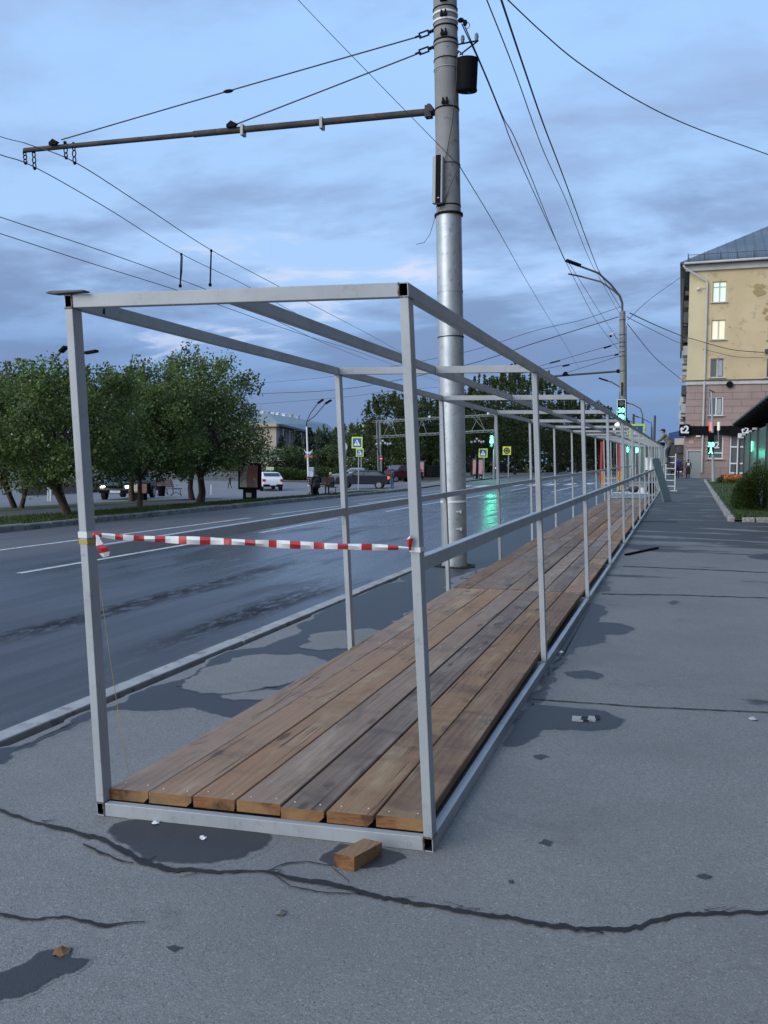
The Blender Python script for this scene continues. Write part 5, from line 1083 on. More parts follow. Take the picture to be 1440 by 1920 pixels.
def wall_grid(nm, x0, x1, z0, z1, m, y, holes):
    xs = sorted({x0, x1}|{h for w_ in holes for h in w_[:2] if x0 < h < x1}); zs = sorted({z0, z1}|{h for w_ in holes for h in w_[2:4] if z0 < h < z1}); b = MB()
    for i in range(len(xs)-1):
        for j in range(len(zs)-1):
            cx, cz_ = (xs[i]+xs[i+1])/2, (zs[j]+zs[j+1])/2
            if any(w_[0] < cx < w_[1] and w_[2] < cz_ < w_[3] for w_ in holes): continue
            b.add([(xs[i], y, zs[j]), (xs[i+1], y, zs[j]), (xs[i+1], y, zs[j+1]), (xs[i], y, zs[j+1])], [(0, 1, 2, 3)])
    for w_ in holes:
        a_, c_, z_a, z_b = w_[:4]
        if z_a >= z0-.01 and z_b <= z1+.01 and a_ >= x0-.01: b.add([(a_, y, z_a), (c_, y, z_a), (c_, y, z_b), (a_, y, z_b), (a_, y+.22, z_a), (c_, y+.22, z_a), (c_, y+.22, z_b), (a_, y+.22, z_b)], [(1, 0, 4, 5), (2, 1, 5, 6), (3, 2, 6, 7), (0, 3, 7, 4)])
    return b.build(nm, m, yb)
wall_grid('upper_wall', bx(1321), X1, zmid, Z1, 'yellow', BLY, wins2); wall_grid('corner_wall', X0, bx(1321), zmid, Z1, 'yellow2', BLY, [])
# rusticated ground storeys built as block courses
zs_ = [GZB-.3]+[GZB+.9+k*.58 for k in range(12)]; zs_ = [z for z in zs_ if z < zmid-.2]+[zmid-.02]
wall_grid('lower_wall', X0+.03, X1, GZB-.3, zmid, 'pink', BLY+.05, wins2)
holes_l = [w_ for w_ in wins2]
for k in range(len(zs_)-1):
    za, zb_ = zs_[k]+.015, zs_[k+1]-.015
    xs_ = [X0]; x = X0+(.7 if k % 2 else 1.4)
    while x < X0+11: xs_.append(x); x += 1.5
    for i in range(len(xs_)-1):
        xa, xb_ = xs_[i]+.012, xs_[i+1]-.012
        # cut by openings
        segs = [(xa, xb_)]
        for w_ in holes_l:
            if w_[2]-.05 < (za+zb_)/2 < w_[3]+.05 or (w_[2] < za+.1 < w_[3]) or (w_[2] < zb_-.1 < w_[3]):
                ns_ = []
                for (p_, q_) in segs:
                    if q_ <= w_[0]-.04 or p_ >= w_[1]+.04: ns_.append((p_, q_)); continue
                    if p_ < w_[0]-.05: ns_.append((p_, w_[0]-.04))
                    if q_ > w_[1]+.05: ns_.append((w_[1]+.04, q_))
                segs = ns_
        for (p_, q_) in segs:
            if q_-p_ < .08: continue
            b = MB(); b.box(((p_+q_)/2, BLY+.025, (za+zb_)/2), (q_-p_, .05, zb_-za)); b.build('stucco_block', 'pink', yb)
# side facade along the street, seen edge on
b = MB(); b.add([(X0, BLY, zmid), (X0, BLY+55, zmid), (X0, BLY+55, Z1), (X0, BLY, Z1)], [(3, 2, 1, 0)]); b.build('street_wall', 'yellow2', yb); b = MB(); b.add([(X0, BLY, GZB-.5), (X0, BLY+55, GZB-.5), (X0, BLY+55, zmid), (X0, BLY, zmid)], [(3, 2, 1, 0)]); b.build('street_wall', 'pink', yb)
for (z, k) in ((bz(600), 0), (bz(660), 1), (bz(735), 2), (bz(770), 3), (bz(540), 4)):
    for j in range(5):
        y_ = BLY+2+j*6+k*.5; b = MB(); b.box((X0-.20, y_, z), (.40, 2.6, .10)); b.box((X0-.39, y_, z+.4), (.04, 2.6, .7)); b.box((X0-.20, y_-1.28, z+.4), (.40, .05, .7)); b.build('balcony', 'pale_box' if k % 2 else 'darkgrey', yb)
for k, v in enumerate((548, 600, 622, 640, 668, 700, 726, 738, 746, 752, 760, 768, 775, 780, 787)):
    b = MB(); b.box((X0-.16-.10*(k % 3), BLY+.6+k*.9, bz(v, 1285)), (.32, .5, .36+.2*(k % 2)), rz=.1*k); b.build('air_conditioner', 'pale_box' if k % 3 else 'darkgrey', yb)
b = MB(); b.box((X0-.55, BLY+3.5, (bz(515)+bz(655))/2), (.12, 5, bz(515)-bz(655))); b.build('street_side_cladding', 'darkgrey', yb)
# cornice, band, gutter, roof
b = MB(); b.box(((X0+X1)/2-.1, BLY-.12, Z1-.05), (X1-X0+.5, .3, .5)); b.build('frieze', 'trim', yb); b = MB(); b.box(((X0+X1)/2-.35, BLY-.38, Z1+.28), (X1-X0+.9, .9, .14)); b.build('eave', 'darkgrey', yb)
b = MB(); b.tube([(X0-.5, BLY-.78, Z1+.25), (X1, BLY-.78, Z1+.35)], .10, 10); b.build('gutter', 'trim', yb, smooth=True)
b = MB(); b.box(((X0+X1)/2, BLY-.06, zmid), (X1-X0+.12, .16, .30)); b.build('string_course', 'trim', yb); b = MB(); b.box(((X0+X1)/2, BLY-.10, zmid+.2), (X1-X0+.2, .26, .07)); b.build('string_course', 'darkgrey', yb)
zr_ = Z1+.36; hip = Vector((X0+8, BLY+9, zr_+5.4)); b = MB(); b.add([(X0-.8, BLY-.8, zr_), (X1+.6, BLY-.8, zr_), (X1+.6, BLY+60, zr_), (X0-.8, BLY+60, zr_), hip, Vector((X0+8, BLY+52, zr_+5.4))], [(0, 1, 4), (1, 2, 5, 4), (2, 3, 5), (3, 0, 4, 5)]); rf = b.build('roof', 'roof', yb)
b = MB()
for k in range(22):
    x = X0-.8+k*.75; a_ = Vector((x, BLY-.8, zr_+.02)); f_ = (x-(X0-.8))/8.8; q_ = Vector((X0-.8+(f_ if f_ < 1 else 2-f_)*0+x-(X0-.8), BLY-.8+9.8*min(f_, max(0, 2-f_)), zr_+.02+5.4*min(f_, max(0, 2-f_))))
    if q_.y > a_.y+.2: b.bar(a_, q_, .04, .06)
b.build('standing_seam', 'roof', rf)
b = MB(); k = 0; x = X0-.2
while x < X1: b.bar((x, BLY-.55, zr_), (x, BLY-.55, zr_+.62), .02, .02, (0, 1, 0)); x += .16
b.bar((X0-.2, BLY-.55, zr_+.62), (X1, BLY-.55, zr_+.62), .03, .04); b.bar((X0-.2, BLY-.55, zr_+.12), (X1, BLY-.55, zr_+.12), .04, .04)
rl = b.build('roof_railing', 'darkgrey', yb); 
for k in range(8):
    x = X0-.2+k*1.28; b = MB(); b.prism([(0, 0), (.16, 0), (.03, .8), (0, .8)], (x, BLY-.6, zr_), (1, 0, 0), (0, 0, 1), (0, -1, 0), -.05); b.build('railing_stanchion', 'darkgrey', yb)
xd = bx(1321.3); b = MB(); b.tube([(X0-.55, BLY-.75, Z1+.15), (X0-.4, BLY-.7, Z1-.1), (xd-.1, BLY-.16, bz(526)), (xd, BLY-.13, bz(532)), (xd, BLY-.13, GZB+.5)], .085, 10); b.build('downpipe', 'trim', yb, smooth=True)
for (a_, c_, z_a, z_b, gm) in wins:
    f = thing('window', (a_, BLY, z_a), None, None); f.parent = yb; f.location = Vector((a_, BLY, z_a))-OFF[yb.name]
    wd_, ht = c_-a_, z_b-z_a; fr_w = .07; m_ = 'white' if gm != 'windark' and z_b < zmid else 'trim'
    b = MB(); yf = BLY+.14
    for q, d in (((wd_/2, 0, fr_w/2), (wd_, .06, fr_w)), ((wd_/2, 0, ht-fr_w/2), (wd_, .06, fr_w)), ((fr_w/2, 0, ht/2), (fr_w, .06, ht-2*fr_w)), ((wd_-fr_w/2, 0, ht/2), (fr_w, .06, ht-2*fr_w))): b.box(Vector((a_, yf, z_a))+Vector(q), d)
    if gm == 'shop': b.box((a_+wd_/2, yf, z_a+ht*.24), (wd_-2*fr_w, .058, .10))
    else:
        b.box((a_+wd_*.5, yf-.002, z_a+ht/2), (.10, .06, ht-2*fr_w-.01))
        if gm == 'winlit2': b.box((a_+wd_/2, yf+.002, z_a+ht*.74), (wd_-2*fr_w, .05, .07))
    b.build('frame', m_, f); b = MB(); b.box((a_+wd_/2, BLY+.19, z_a+ht/2), (wd_-.02, .02, ht-.02)); b.build('pane', {'shop': 'curtain'}.get(gm, gm), f)
    if gm == 'curtain': b = MB(); b.box((a_+wd_*.72, BLY+.172, z_a+ht/2), (wd_*.3, .008, ht*.8)); b.build('curtain', 'pale_box', f)
    b = MB(); b.box((a_+wd_/2, BLY-.06, z_a-.04), (wd_+.3, .24, .06)); b.build('sill', 'trim', f)
sg = thing('shop_sign', (bx(1325), BLY-.15, bz(807)), 'long black fascia sign with white t2 lettering', 'shop sign')
zs0, zs1 = bz(815.5, 1325), bz(799, 1325); b = MB(); b.box(((bx(1296)+bx(1368))/2, BLY-.17, (zs0+zs1)/2), (bx(1368)-bx(1296), .30, zs1-zs0)); b.build('fascia', 'black', sg); b = MB(); b.box(((bx(1368)+bx(1420))/2+.03, BLY-.27, (zs0+zs1)/2-.03), (bx(1420)-bx(1368), .5, zs1-zs0+.1)); b.build('fascia', 'black', sg)
b = MB(); cx_ = (bx(1276.5)+bx(1296))/2; b.box((cx_, BLY-.30, bz(807, 1285)), (bx(1296)-bx(1276.5)-.01, .5, 1.0)); b.build('corner_box', 'black', sg)
text('t2', .85, 'sign_w', sg, (cx_+.02, BLY-.57, bz(806.5, 1285)), .01, bold=.03); text('t2', .7, 'sign_w', sg, (bx(1400), BLY-.54, bz(808)), .01, bold=.02)
lg = thing('window_logo', (bx(1350), BLY+.1, bz(834)), 'white t2 lettering over a dark disc in the shop window', 'window sticker'); b = MB(); cc = Vector((bx(1350), BLY+.165, bz(832))); b.tube([cc, cc+Vector((0, -.01, 0))], .52, 24); b.build('disc', 'darkgrey', lg); text('t2', .75, 'sign_w', lg, (bx(1346), BLY+.145, bz(835)), .004, bold=.02)
b = MB(); b.box(((door[0]+door[1])/2, BLY+.1, (door[2]+door[3])/2), (door[1]-door[0], .06, door[3]-door[2])); dd = b.build('door', mat('grey_steel_door', (.30, .34, .34), .5), yb); b = MB(); b.box(((door[0]+door[1])/2, BLY+.03, door[3]+.05), (door[1]-door[0]+.2, .12, .1)); b.box((door[0]-.05, BLY+.03, (door[2]+door[3])/2), (.1, .12, door[3]-door[2])); b.build('door_frame', 'trim', yb)
b = MB(); a_, c_, z_a, z_b = sdoor[:4]
for x in (a_+.05, a_+.62, a_+.72, c_-.05): b.box((x, BLY+.1, (z_a+z_b)/2), (.09, .08, z_b-z_a))
for z in (z_a+.1, z_a+.9, z_a+2.3, z_b-.05): b.box(((a_+c_)/2, BLY+.102, z), (c_-a_-.02, .06, .12))
sdo = b.build('shop_door', 'white', yb); b = MB(); b.box(((a_+c_)/2, BLY+.16, (z_a+z_b)/2), (c_-a_-.02, .02, z_b-z_a)); b.build('glass', 'curtain', sdo)
b = MB(); 
for k in range(3): b.box((bx(1392)-k*.15, BLY-.35-.3*(2-k), GZB+.07+.13*k-.1), (2.9-.3*k, .3+.0, .22))
prop(b.build('entrance_steps', mat('red_steps', (.13, .03, .035), .7)), 'dark red steps up to the white shop door', 'steps')
b = MB(); b.box((bx(1300), BLY+.0-.02, bz(829)), (.4, .06, .28)); prop(b.build('wall_notice', mat('notice', (.55, .32, .30), .6)), 'small pinkish notice on the wall above the steel door', 'notice')
b = MB(); b.box((bx(1312.5), BLY-.12, bz(818)), (.36, .25, .14)); prop(b.build('wall_lamp', 'white'), 'small white wall lamp under the black fascia', 'wall lamp')
b = MB(); cc = Vector((bx(1368.5), BLY-.1, bz(721.5))); b.tube([cc, cc+Vector((0, -.15, 0))], .27, 20); prop(b.build('round_fan', 'black'), 'round black vent on the pink wall under the pale band', 'vent')
wc = thing('wall_camera', (bx(1303), BLY-.2, bz(541)), 'small white camera on the top storey near the corner', 'camera'); b = MB(); b.box((bx(1304), BLY-.25, bz(541)), (.2, .35, .14)); b.build('housing', 'white', wc); b = MB(); b.tube([(bx(1305), BLY-.15, bz(540)), (bx(1320), BLY-.1, bz(540))], .015, 5); b.build('cable', 'darkgrey', wc)
for k, (u, v, s) in enumerate(((1413, 541, .28), (1421, 541, .30), (1417, 552, .42), (1424, 553, .28), (1411, 550, .2), (1432, 585, .2), (1436, 600, .25), (1428, 590, .14), (1365, 614, .06), (1372, 645, .05), (1360, 690, .05))):
    P = jag([(s*math.cos(a), s*.8*math.sin(a)) for a in np.linspace(0, 5.4, 6)], .25, 2); b = MB(); b.prism(P, (bx(u), BLY-.03-.006*k, bz(v)), (1, 0, 0), (0, 0, 1), (0, -1, 0), .025); b.build('peeled_patch', 'peel', yb)
hb = thing('cable_bracket', (bx(1434), BLY-.4, bz(665)), 'dark bracket gathering cables at the right edge of the yellow wall', 'bracket'); b = MB(); b.box((bx(1436), BLY-.3, bz(662)), (.3, .5, .3)); b.build('junction_box', 'darkgrey', hb)

# ----------------------------------------------------- post with lamps before the building + small traffic light
p = atY(1338, 887, 66); p.z = gz(p.x, 66); t = thing('lamp_pole', p, 'slim grey pole with short crossbars before the pink wall', 'lamp pole'); tp_ = atY(1334.5, 735, 66)
b = MB(); b.tube([p, tp_], [.11, .06], 10); b.build('pole', 'pale_box', t, smooth=True); b = MB(); b.box(p+Vector((0, 0, .05)), (.5, .5, .1)); b.build('foot', 'concrete', t)
b = MB(); b.bar(atY(1330, 731, 66), atY(1340, 736, 66), .2, .08); b.build('sign_plate', 'darkgrey', t); b = MB(); b.bar(atY(1332, 727, 66), atY(1337, 733, 66), .1, .05); b.build('lamp_head', 'pale_box', t)
for (u, v0, v1, m_, lab) in ((1331, 792, 808, 'tail', 'red and white vertical lit strip left of the slim pole'), (1346.5, 791, 807, 'winlit', 'orange vertical lit strip right of the slim pole')):
    b = MB(); q, r_ = atY(u, v0, 66), atY(u, v1, 66); b.box((q+r_)/2, (.11, .08, q.z-r_.z)); e = thing('lit_strip', (q+r_)/2, lab, 'light strip'); b.build('tube', m_, e); b = MB(); b.box((q+r_)/2+Vector((.09, 0, 0)), (.07, .07, q.z-r_.z)); b.build('white_side', 'white', e); b = MB(); b.tube([r_, atY(u+1, 830, 66)], .025, 5); b.build('stem', 'pale_box', e)
p = atY(1333, 840, 64); t = thing('traffic_light', p, 'lit green pedestrian signal with number on the slim pole', 'traffic light'); b = MB(); b.box(p+Vector((0, .1, .3)), (.4, .14, 1.5)); b.build('housing', 'black', t)
text('38', .42, 'green_core', t, p+Vector((0, .02, .22)), .01, bold=.014, name='countdown_digits'); 
b = MB(); o = p+Vector((0, .02, -.22)); b.prism([(-.05, .22), (.05, .22), (.07, .02), (.15, -.18), (.07, -.18), (0, -.02), (-.09, -.18), (-.15, -.16), (-.06, .02)], o, (1, 0, 0), (0, 0, 1), (0, -1, 0), .01); b.ball(o+Vector((0, -.005, .27)), .05, 8, 5); b.build('walking_figure', 'green_core', t)
glow(p+Vector((0, -.4, 0)), 3)
for u in (1365, 1367, 1380, 1393): 
    pass
fb = thing('flower_bed', G(1384, 897), 'bed of orange flowers at the far end of the lawn', 'flower bed'); r = np.random.default_rng(5); g = atY(1386, 893, 62); g.z = gz(g.x, 62)
P = np.stack([g.x+r.uniform(-.9, .8, 700), g.y+r.uniform(-.7, .7, 700), g.z+.05+r.random(700)*.55], 1); leaves('flowers', P, .12, mat('orange_petal', (.55, .16, .02), .6), fb, seed=3)
P = np.stack([g.x+r.uniform(-1., .9, 700), g.y+r.uniform(-.8, .8, 700), g.z+.0+r.random(700)*.35], 1); leaves('foliage', P, .14, 'leaf_dark', fb, seed=4)
for (u, lab) in ((1378, 'left dark rail post by the orange flowers'), (1393, 'right dark rail post by the orange flowers')):
    q = atY(u, 895, 66); q.z = gz(q.x, 66); b = MB(); b.tube([q, q+Vector((0, 0, 1.3))], .04, 6); prop(b.build('rail_post', 'darkgrey'), lab, 'post')
q = atY(1384.5, 888, 70); q.z = gz(q.x, 70); t = thing('bare_pole', q, 'thin dark pole with a white sign before the shop door', 'pole'); b = MB(); b.tube([q, q+Vector((0, 0, hgt(q, 820)))], .07, 8); b.build('shaft', 'darkgrey', t); b = MB(); b.box(q+Vector((0, -.1, hgt(q, 817))), (.25, .05, .35)); b.build('plate', 'white', t)
q = atY(1358, 896, 63); q.z = gz(q.x, 63); bush(q, (.5, .4, .45), 93, 'small dry grey bush at the far corner of the lawn', 700, .12, 'leaf_light', 'shrub', 'shrub')

# ================================================================== GLAZED PAVILION (right edge)
gp = thing('glazed_pavilion', (3.0, 34, gz(3, 34)), 'glazed kiosk with dark ribbed canopy at the right edge', 'kiosk')
YC0, YC1 = 42., 21.; e0 = atY(1373, 797, YC0); XC = e0.x; ZC = e0.z
M['glassgreen'] = mat('green_tinted_glass', (.10, .15, .135), .28, spec=.8)
sl_ = (atY(1440, 753, 25.).z-ZC)
XW = atY(1397, 840, YC0-.3).x
b = MB(); b.hexa([(XC, YC1, ZC), (XC+3.6, YC1, ZC-.35), (XC+3.6, YC0, ZC-.35), (XC, YC0, ZC), (XC, YC1, ZC+.06), (XC+3.6, YC1, ZC-.28), (XC+3.6, YC0, ZC-.28), (XC, YC0, ZC+.06)]); cnp = b.build('canopy', 'darkgrey', gp)
y = YC1+.4
while y < YC0: 
    b = MB(); b.hexa([(XC+.02, y, ZC-.10), (XC+3.5, y, ZC-.45), (XC+3.5, y+.12, ZC-.45), (XC+.02, y+.12, ZC-.10), (XC+.02, y, ZC-.005), (XC+3.5, y, ZC-.345), (XC+3.5, y+.12, ZC-.345), (XC+.02, y+.12, ZC-.005)]); b.build('rib', 'black', cnp); y += 1.1
y = YC0-.3; k = 0; zb0 = gz(XW, 34)
while y > YC1+2:
    y2 = y-3.6; zt_ = ZC-.42
    b = MB(); b.box((XW, (y+y2)/2, (zb0+zt_)/2), (.03, 3.48, zt_-zb0-.1)); b.build('pane', 'glassgreen', gp)
    b = MB(); b.box((XW-.02, y, (zb0+zt_)/2), (.10, .12, zt_-zb0)); b.build('mullion', 'darkgrey', gp); y = y2
b = MB(); b.box((XW+1.5, YC0-.28, (zb0+ZC-.5)/2), (3., .05, ZC-.5-zb0)); b.build('end_pane', 'glassgreen', gp)
for (y, z) in ((40.5, .1), (37, .15), (34.5, .15), (41.6, -.2)):
    b = MB(); b.box((XW-.15, y, ZC-.50+z*.3), (.14, .25, .07)); b.build('light_fitting', 'white', gp)
glp = atY(1418, 835, 36); 
text('90', .55, 'green_core', gp, (XW-.06, atY(1418, 835, 37).y, atY(1418, 838, 37).z), .004, rot=(math.pi/2, 0, -math.pi/2), bold=.01, name='glowing_reflection_digits')  # glowing digits set on the glass in place of a mirrored countdown
glow(Vector((XW-.9, 38, ZC-1.3)), 7)  # added green light, no signal here; tints the glass like a reflection

# ================================================================== FAR END OF THE WALK: kiosk row, blue roof building, van
ky = 74.; kk = thing('kiosk_row', atY(1205, 885, ky), 'row of dark roofed glazed kiosks beyond the far end of the frame', 'kiosk')
zz = gz(-3, ky); x0_, x1_ = atY(1166, 840, ky).x, atY(1246, 840, ky).x; zt_ = atY(1200, 832, ky).z
b = MB(); b.box(((x0_+x1_)/2, ky+1.2, zt_), (x1_-x0_, 3.4, .22)); b.build('roof', 'black', kk); b = MB(); b.box(((x0_+x1_)/2, ky+1.5, (zz+zt_)/2), (x1_-x0_-.1, .1, zt_-zz-.25)); b.build('back_wall', 'darkgrey', kk)
n_ = 9
for i in range(n_+1): 
    x = x0_+(x1_-x0_)*i/n_; b = MB(); b.box((x, ky, (zz+zt_)/2), (.10, .10, zt_-zz-.25)); b.build('mullion', 'pale_box', kk)
for i in range(n_): 
    x = x0_+(x1_-x0_)*(i+.5)/n_; b = MB(); b.box((x, ky, (zz+zt_)/2), ((x1_-x0_)/n_-.13, .03, zt_-zz-.3)); b.build('pane', ['curtain', 'glassgreen', 'windark'][i % 3], kk)
for (u, v, lab) in ((1176, 843, 'green light glowing behind the far posts, left one'), (1194, 844, 'green light glowing behind the far posts, right one')):
    q = atY(u, v, ky-1); b = MB(); b.ball(q, (.12, .1, .22), 8, 6); b.mi = 1; b.tube([q-Vector((0, 0, .1)), Vector((q.x, q.y, gz(q.x, q.y)))], .04, 6); prop(b.build('traffic_light', ['green_led', 'darkgrey']), lab, 'traffic light')
glow(atY(1185, 842, 50), 8); glow(atY(1232, 838, 46), 1.5)  # bare green lights added among the far posts to tint them
for u, s in ((1213, 1), (1222, -1)):
    q = atY(u, 870, 62); b = MB(); b.tube([atY(u-s, 858, 62), atY(u+s, 881, 62)], [.10, .16], 8); prop(b.build('white_bollard', 'white'), 'white plastic cone standing beyond the far posts, '+('left' if s > 0 else 'right')+' one of two', 'cone')
# red columns, yellow guard frames
for u, v0, lab in ((1127, 828, 'tall red square column, left one of two'), (1160.5, 832, 'tall red square column, right one of two')):
    q = atY(u, 885, 66); q.z = gz(q.x, 66); b = MB(); h = hgt(q, v0); b.box(q+Vector((0, 0, h/2)), (.16, .16, h)); prop(b.build('red_column', 'sign_r', bevel=.01), lab, 'column')
q0, q1 = atY(1128, 885, 47), atY(1162, 888, 47); yg = thing('yellow_guard', Vector((q0.x, 47, gz(q0.x, 47))), 'yellow steel guard frame standing on the kerb beyond the deck', 'guard frame'); zg = gz(q0.x, 47)
M['yel'] = mat('yellow_paint', (.60, .42, .05), .5)
for u in (1129, 1132.5, 1160, 1164):
    x = atY(u, 890, 47).x; b = MB(); b.bar((x, 47, zg), (x, 47, zg+.98), .05, .05, (0, 1, 0)); b.build('upright', 'yel', yg)
b = MB(); b.bar((atY(1129, 890, 47).x, 47, zg+.62), (atY(1164, 890, 47).x, 47, zg+.62), .05, .05); b.build('bar', 'yel', yg)
# sheets piled on the deck end, stool, bits
i_ = 9.2; yd = y0+i_*sb; pz = ZD+TH+zr*i_; ps = thing('sheet_pile', (xr-.9, yd, pz), 'pile of pale corrugated sheets lying at the end of the planks', 'sheet pile')
for k in range(7):
    b = MB(); x0_, x1_ = xr-1.65+rnd.uniform(-.05, .05), xr-.25+rnd.uniform(-.05, .05); yq = yd+.1+k*.32; n_ = 16; z_ = pz+.02+.018*k
    b.v = [(x0_+(x1_-x0_)*j/n_, yq+dyq, z_+(.018 if j % 2 else 0)+(.012 if dyq else 0)) for j in range(n_+1) for dyq in (0, .9)]; b.f = [(2*j, 2*j+2, 2*j+3, 2*j+1) for j in range(n_)]; b.m = [0]*n_; b.build('sheet', 'pale_box' if k % 2 else 'white', ps)
for (x, y_, d, m_, lab) in ((-1.5, 37.5, (.3, .3, .35), 'white', 'white sack standing on the piled sheets'), (-1.2, 40, (.4, .4, .5), 'black', 'black bag beyond the piled sheets'), (-2.0, 41, (.5, .5, .3), 'darkgrey', 'dark bundle beyond the piled sheets at left')):
    b = MB(); z_ = gz(x, y_)+.12; b.ball((x, y_, z_+d[2]/2), (d[0]/2, d[1]/2, d[2]/2), 10, 7); b.v = [(a+rnd.uniform(-.02, .02), c+rnd.uniform(-.02, .02), e) for a, c, e in b.v]; prop(b.build('sack', m_, smooth=True), lab, 'sack')
for k in range(3):
    b = MB(); b.box((-1.6, 43+k*1.8, gz(0, 43)+.25+.1*k), (1.6, .1, .08), rz=.1*k); b.box((-1.9, 43+k*1.8, gz(0, 43)+.1), (.08, .08, .35)); b.box((-1.2, 43+k*1.8, gz(0, 43)+.1), (.08, .08, .35)); prop(b.build('trestle', 'pale_box'), ['low grey trestle just beyond the piled sheets', 'low grey trestle, middle one beyond the sheets', 'low grey trestle farthest inside the frame'][k], 'trestle')
# leaning board
b = MB(); f0, f1 = G(1247, 942), G(1258, 940); t0_ = Nd('R', 9.0, 1.95, .02); t1_ = t0_+Vector((.0, .62, 0)); n_ = Vector((.02, 0, .01))
A4 = [Vector((-.66, 34.6, gz(0, 34.6)+.01)), Vector((-.56, 35.2, gz(0, 35.2)+.01))]; 
A4 = [G(1244, 941)+Vector((0, 0, .005)), G(1258.5, 939)+Vector((0, 0, .005))]; T4 = [atY(1220.5, 860, A4[0].y+.1), atY(1235, 859, A4[1].y+.1)]
P = [A4[0], A4[1], T4[1], T4[0]]; nn = (A4[1]-A4[0]).cross(T4[0]-A4[0]).normalized()*.025; b.add(P+[q+nn for q in P], [(0, 1, 2, 3), (7, 6, 5, 4), (1, 0, 4, 5), (2, 1, 5, 6), (3, 2, 6, 7), (0, 3, 7, 4)])
prop(b.build('leaning_panel', mottled('grey_panel', (.24, .255, .275), (.21, .225, .245), 3, .6)), 'long grey panel leaning against the outside of the frame', 'panel')

# ladder
LB = G(1265.5, 921); LY = LB.y; ld = thing('step_ladder', LB, 'white aluminium step ladder the workman stands on', 'ladder')
kx = 1/pxm(LB)
xL_, xR_ = atY(1247.5, 900, LY+.3).x, atY(1265.5, 900, LY).x; zb_ = gz(0, LY); lh = 1.9
for x, yq in ((xR_, LY), (xL_, LY+.3)):
    b = MB(); b.bar((x, yq, zb_+.03), (x, yq+.25, zb_+lh), .05, .05, (0, 1, 0)); b.build('rail', 'white', ld)
for k in range(6):
    z = .25+k*.30; b = MB(); b.bar((xL_, LY+.3+.04*k, zb_+z), (xR_, LY+.04*k, zb_+z), .06, .035); b.build('rung', 'white', ld)
b = MB(); b.bar((xR_-.22, LY-.02, zb_+.02), (xR_+.12, LY, zb_+.02), .06, .05); b.build('foot_bar', 'white', ld)
for x in (xL_, xR_): b = MB(); b.bar((x, LY+1.1, zb_+.03), (x, LY+.3, zb_+lh-.1), .035, .035, (1, 0, 0)); b.build('rear_leg', 'pale_box', ld)

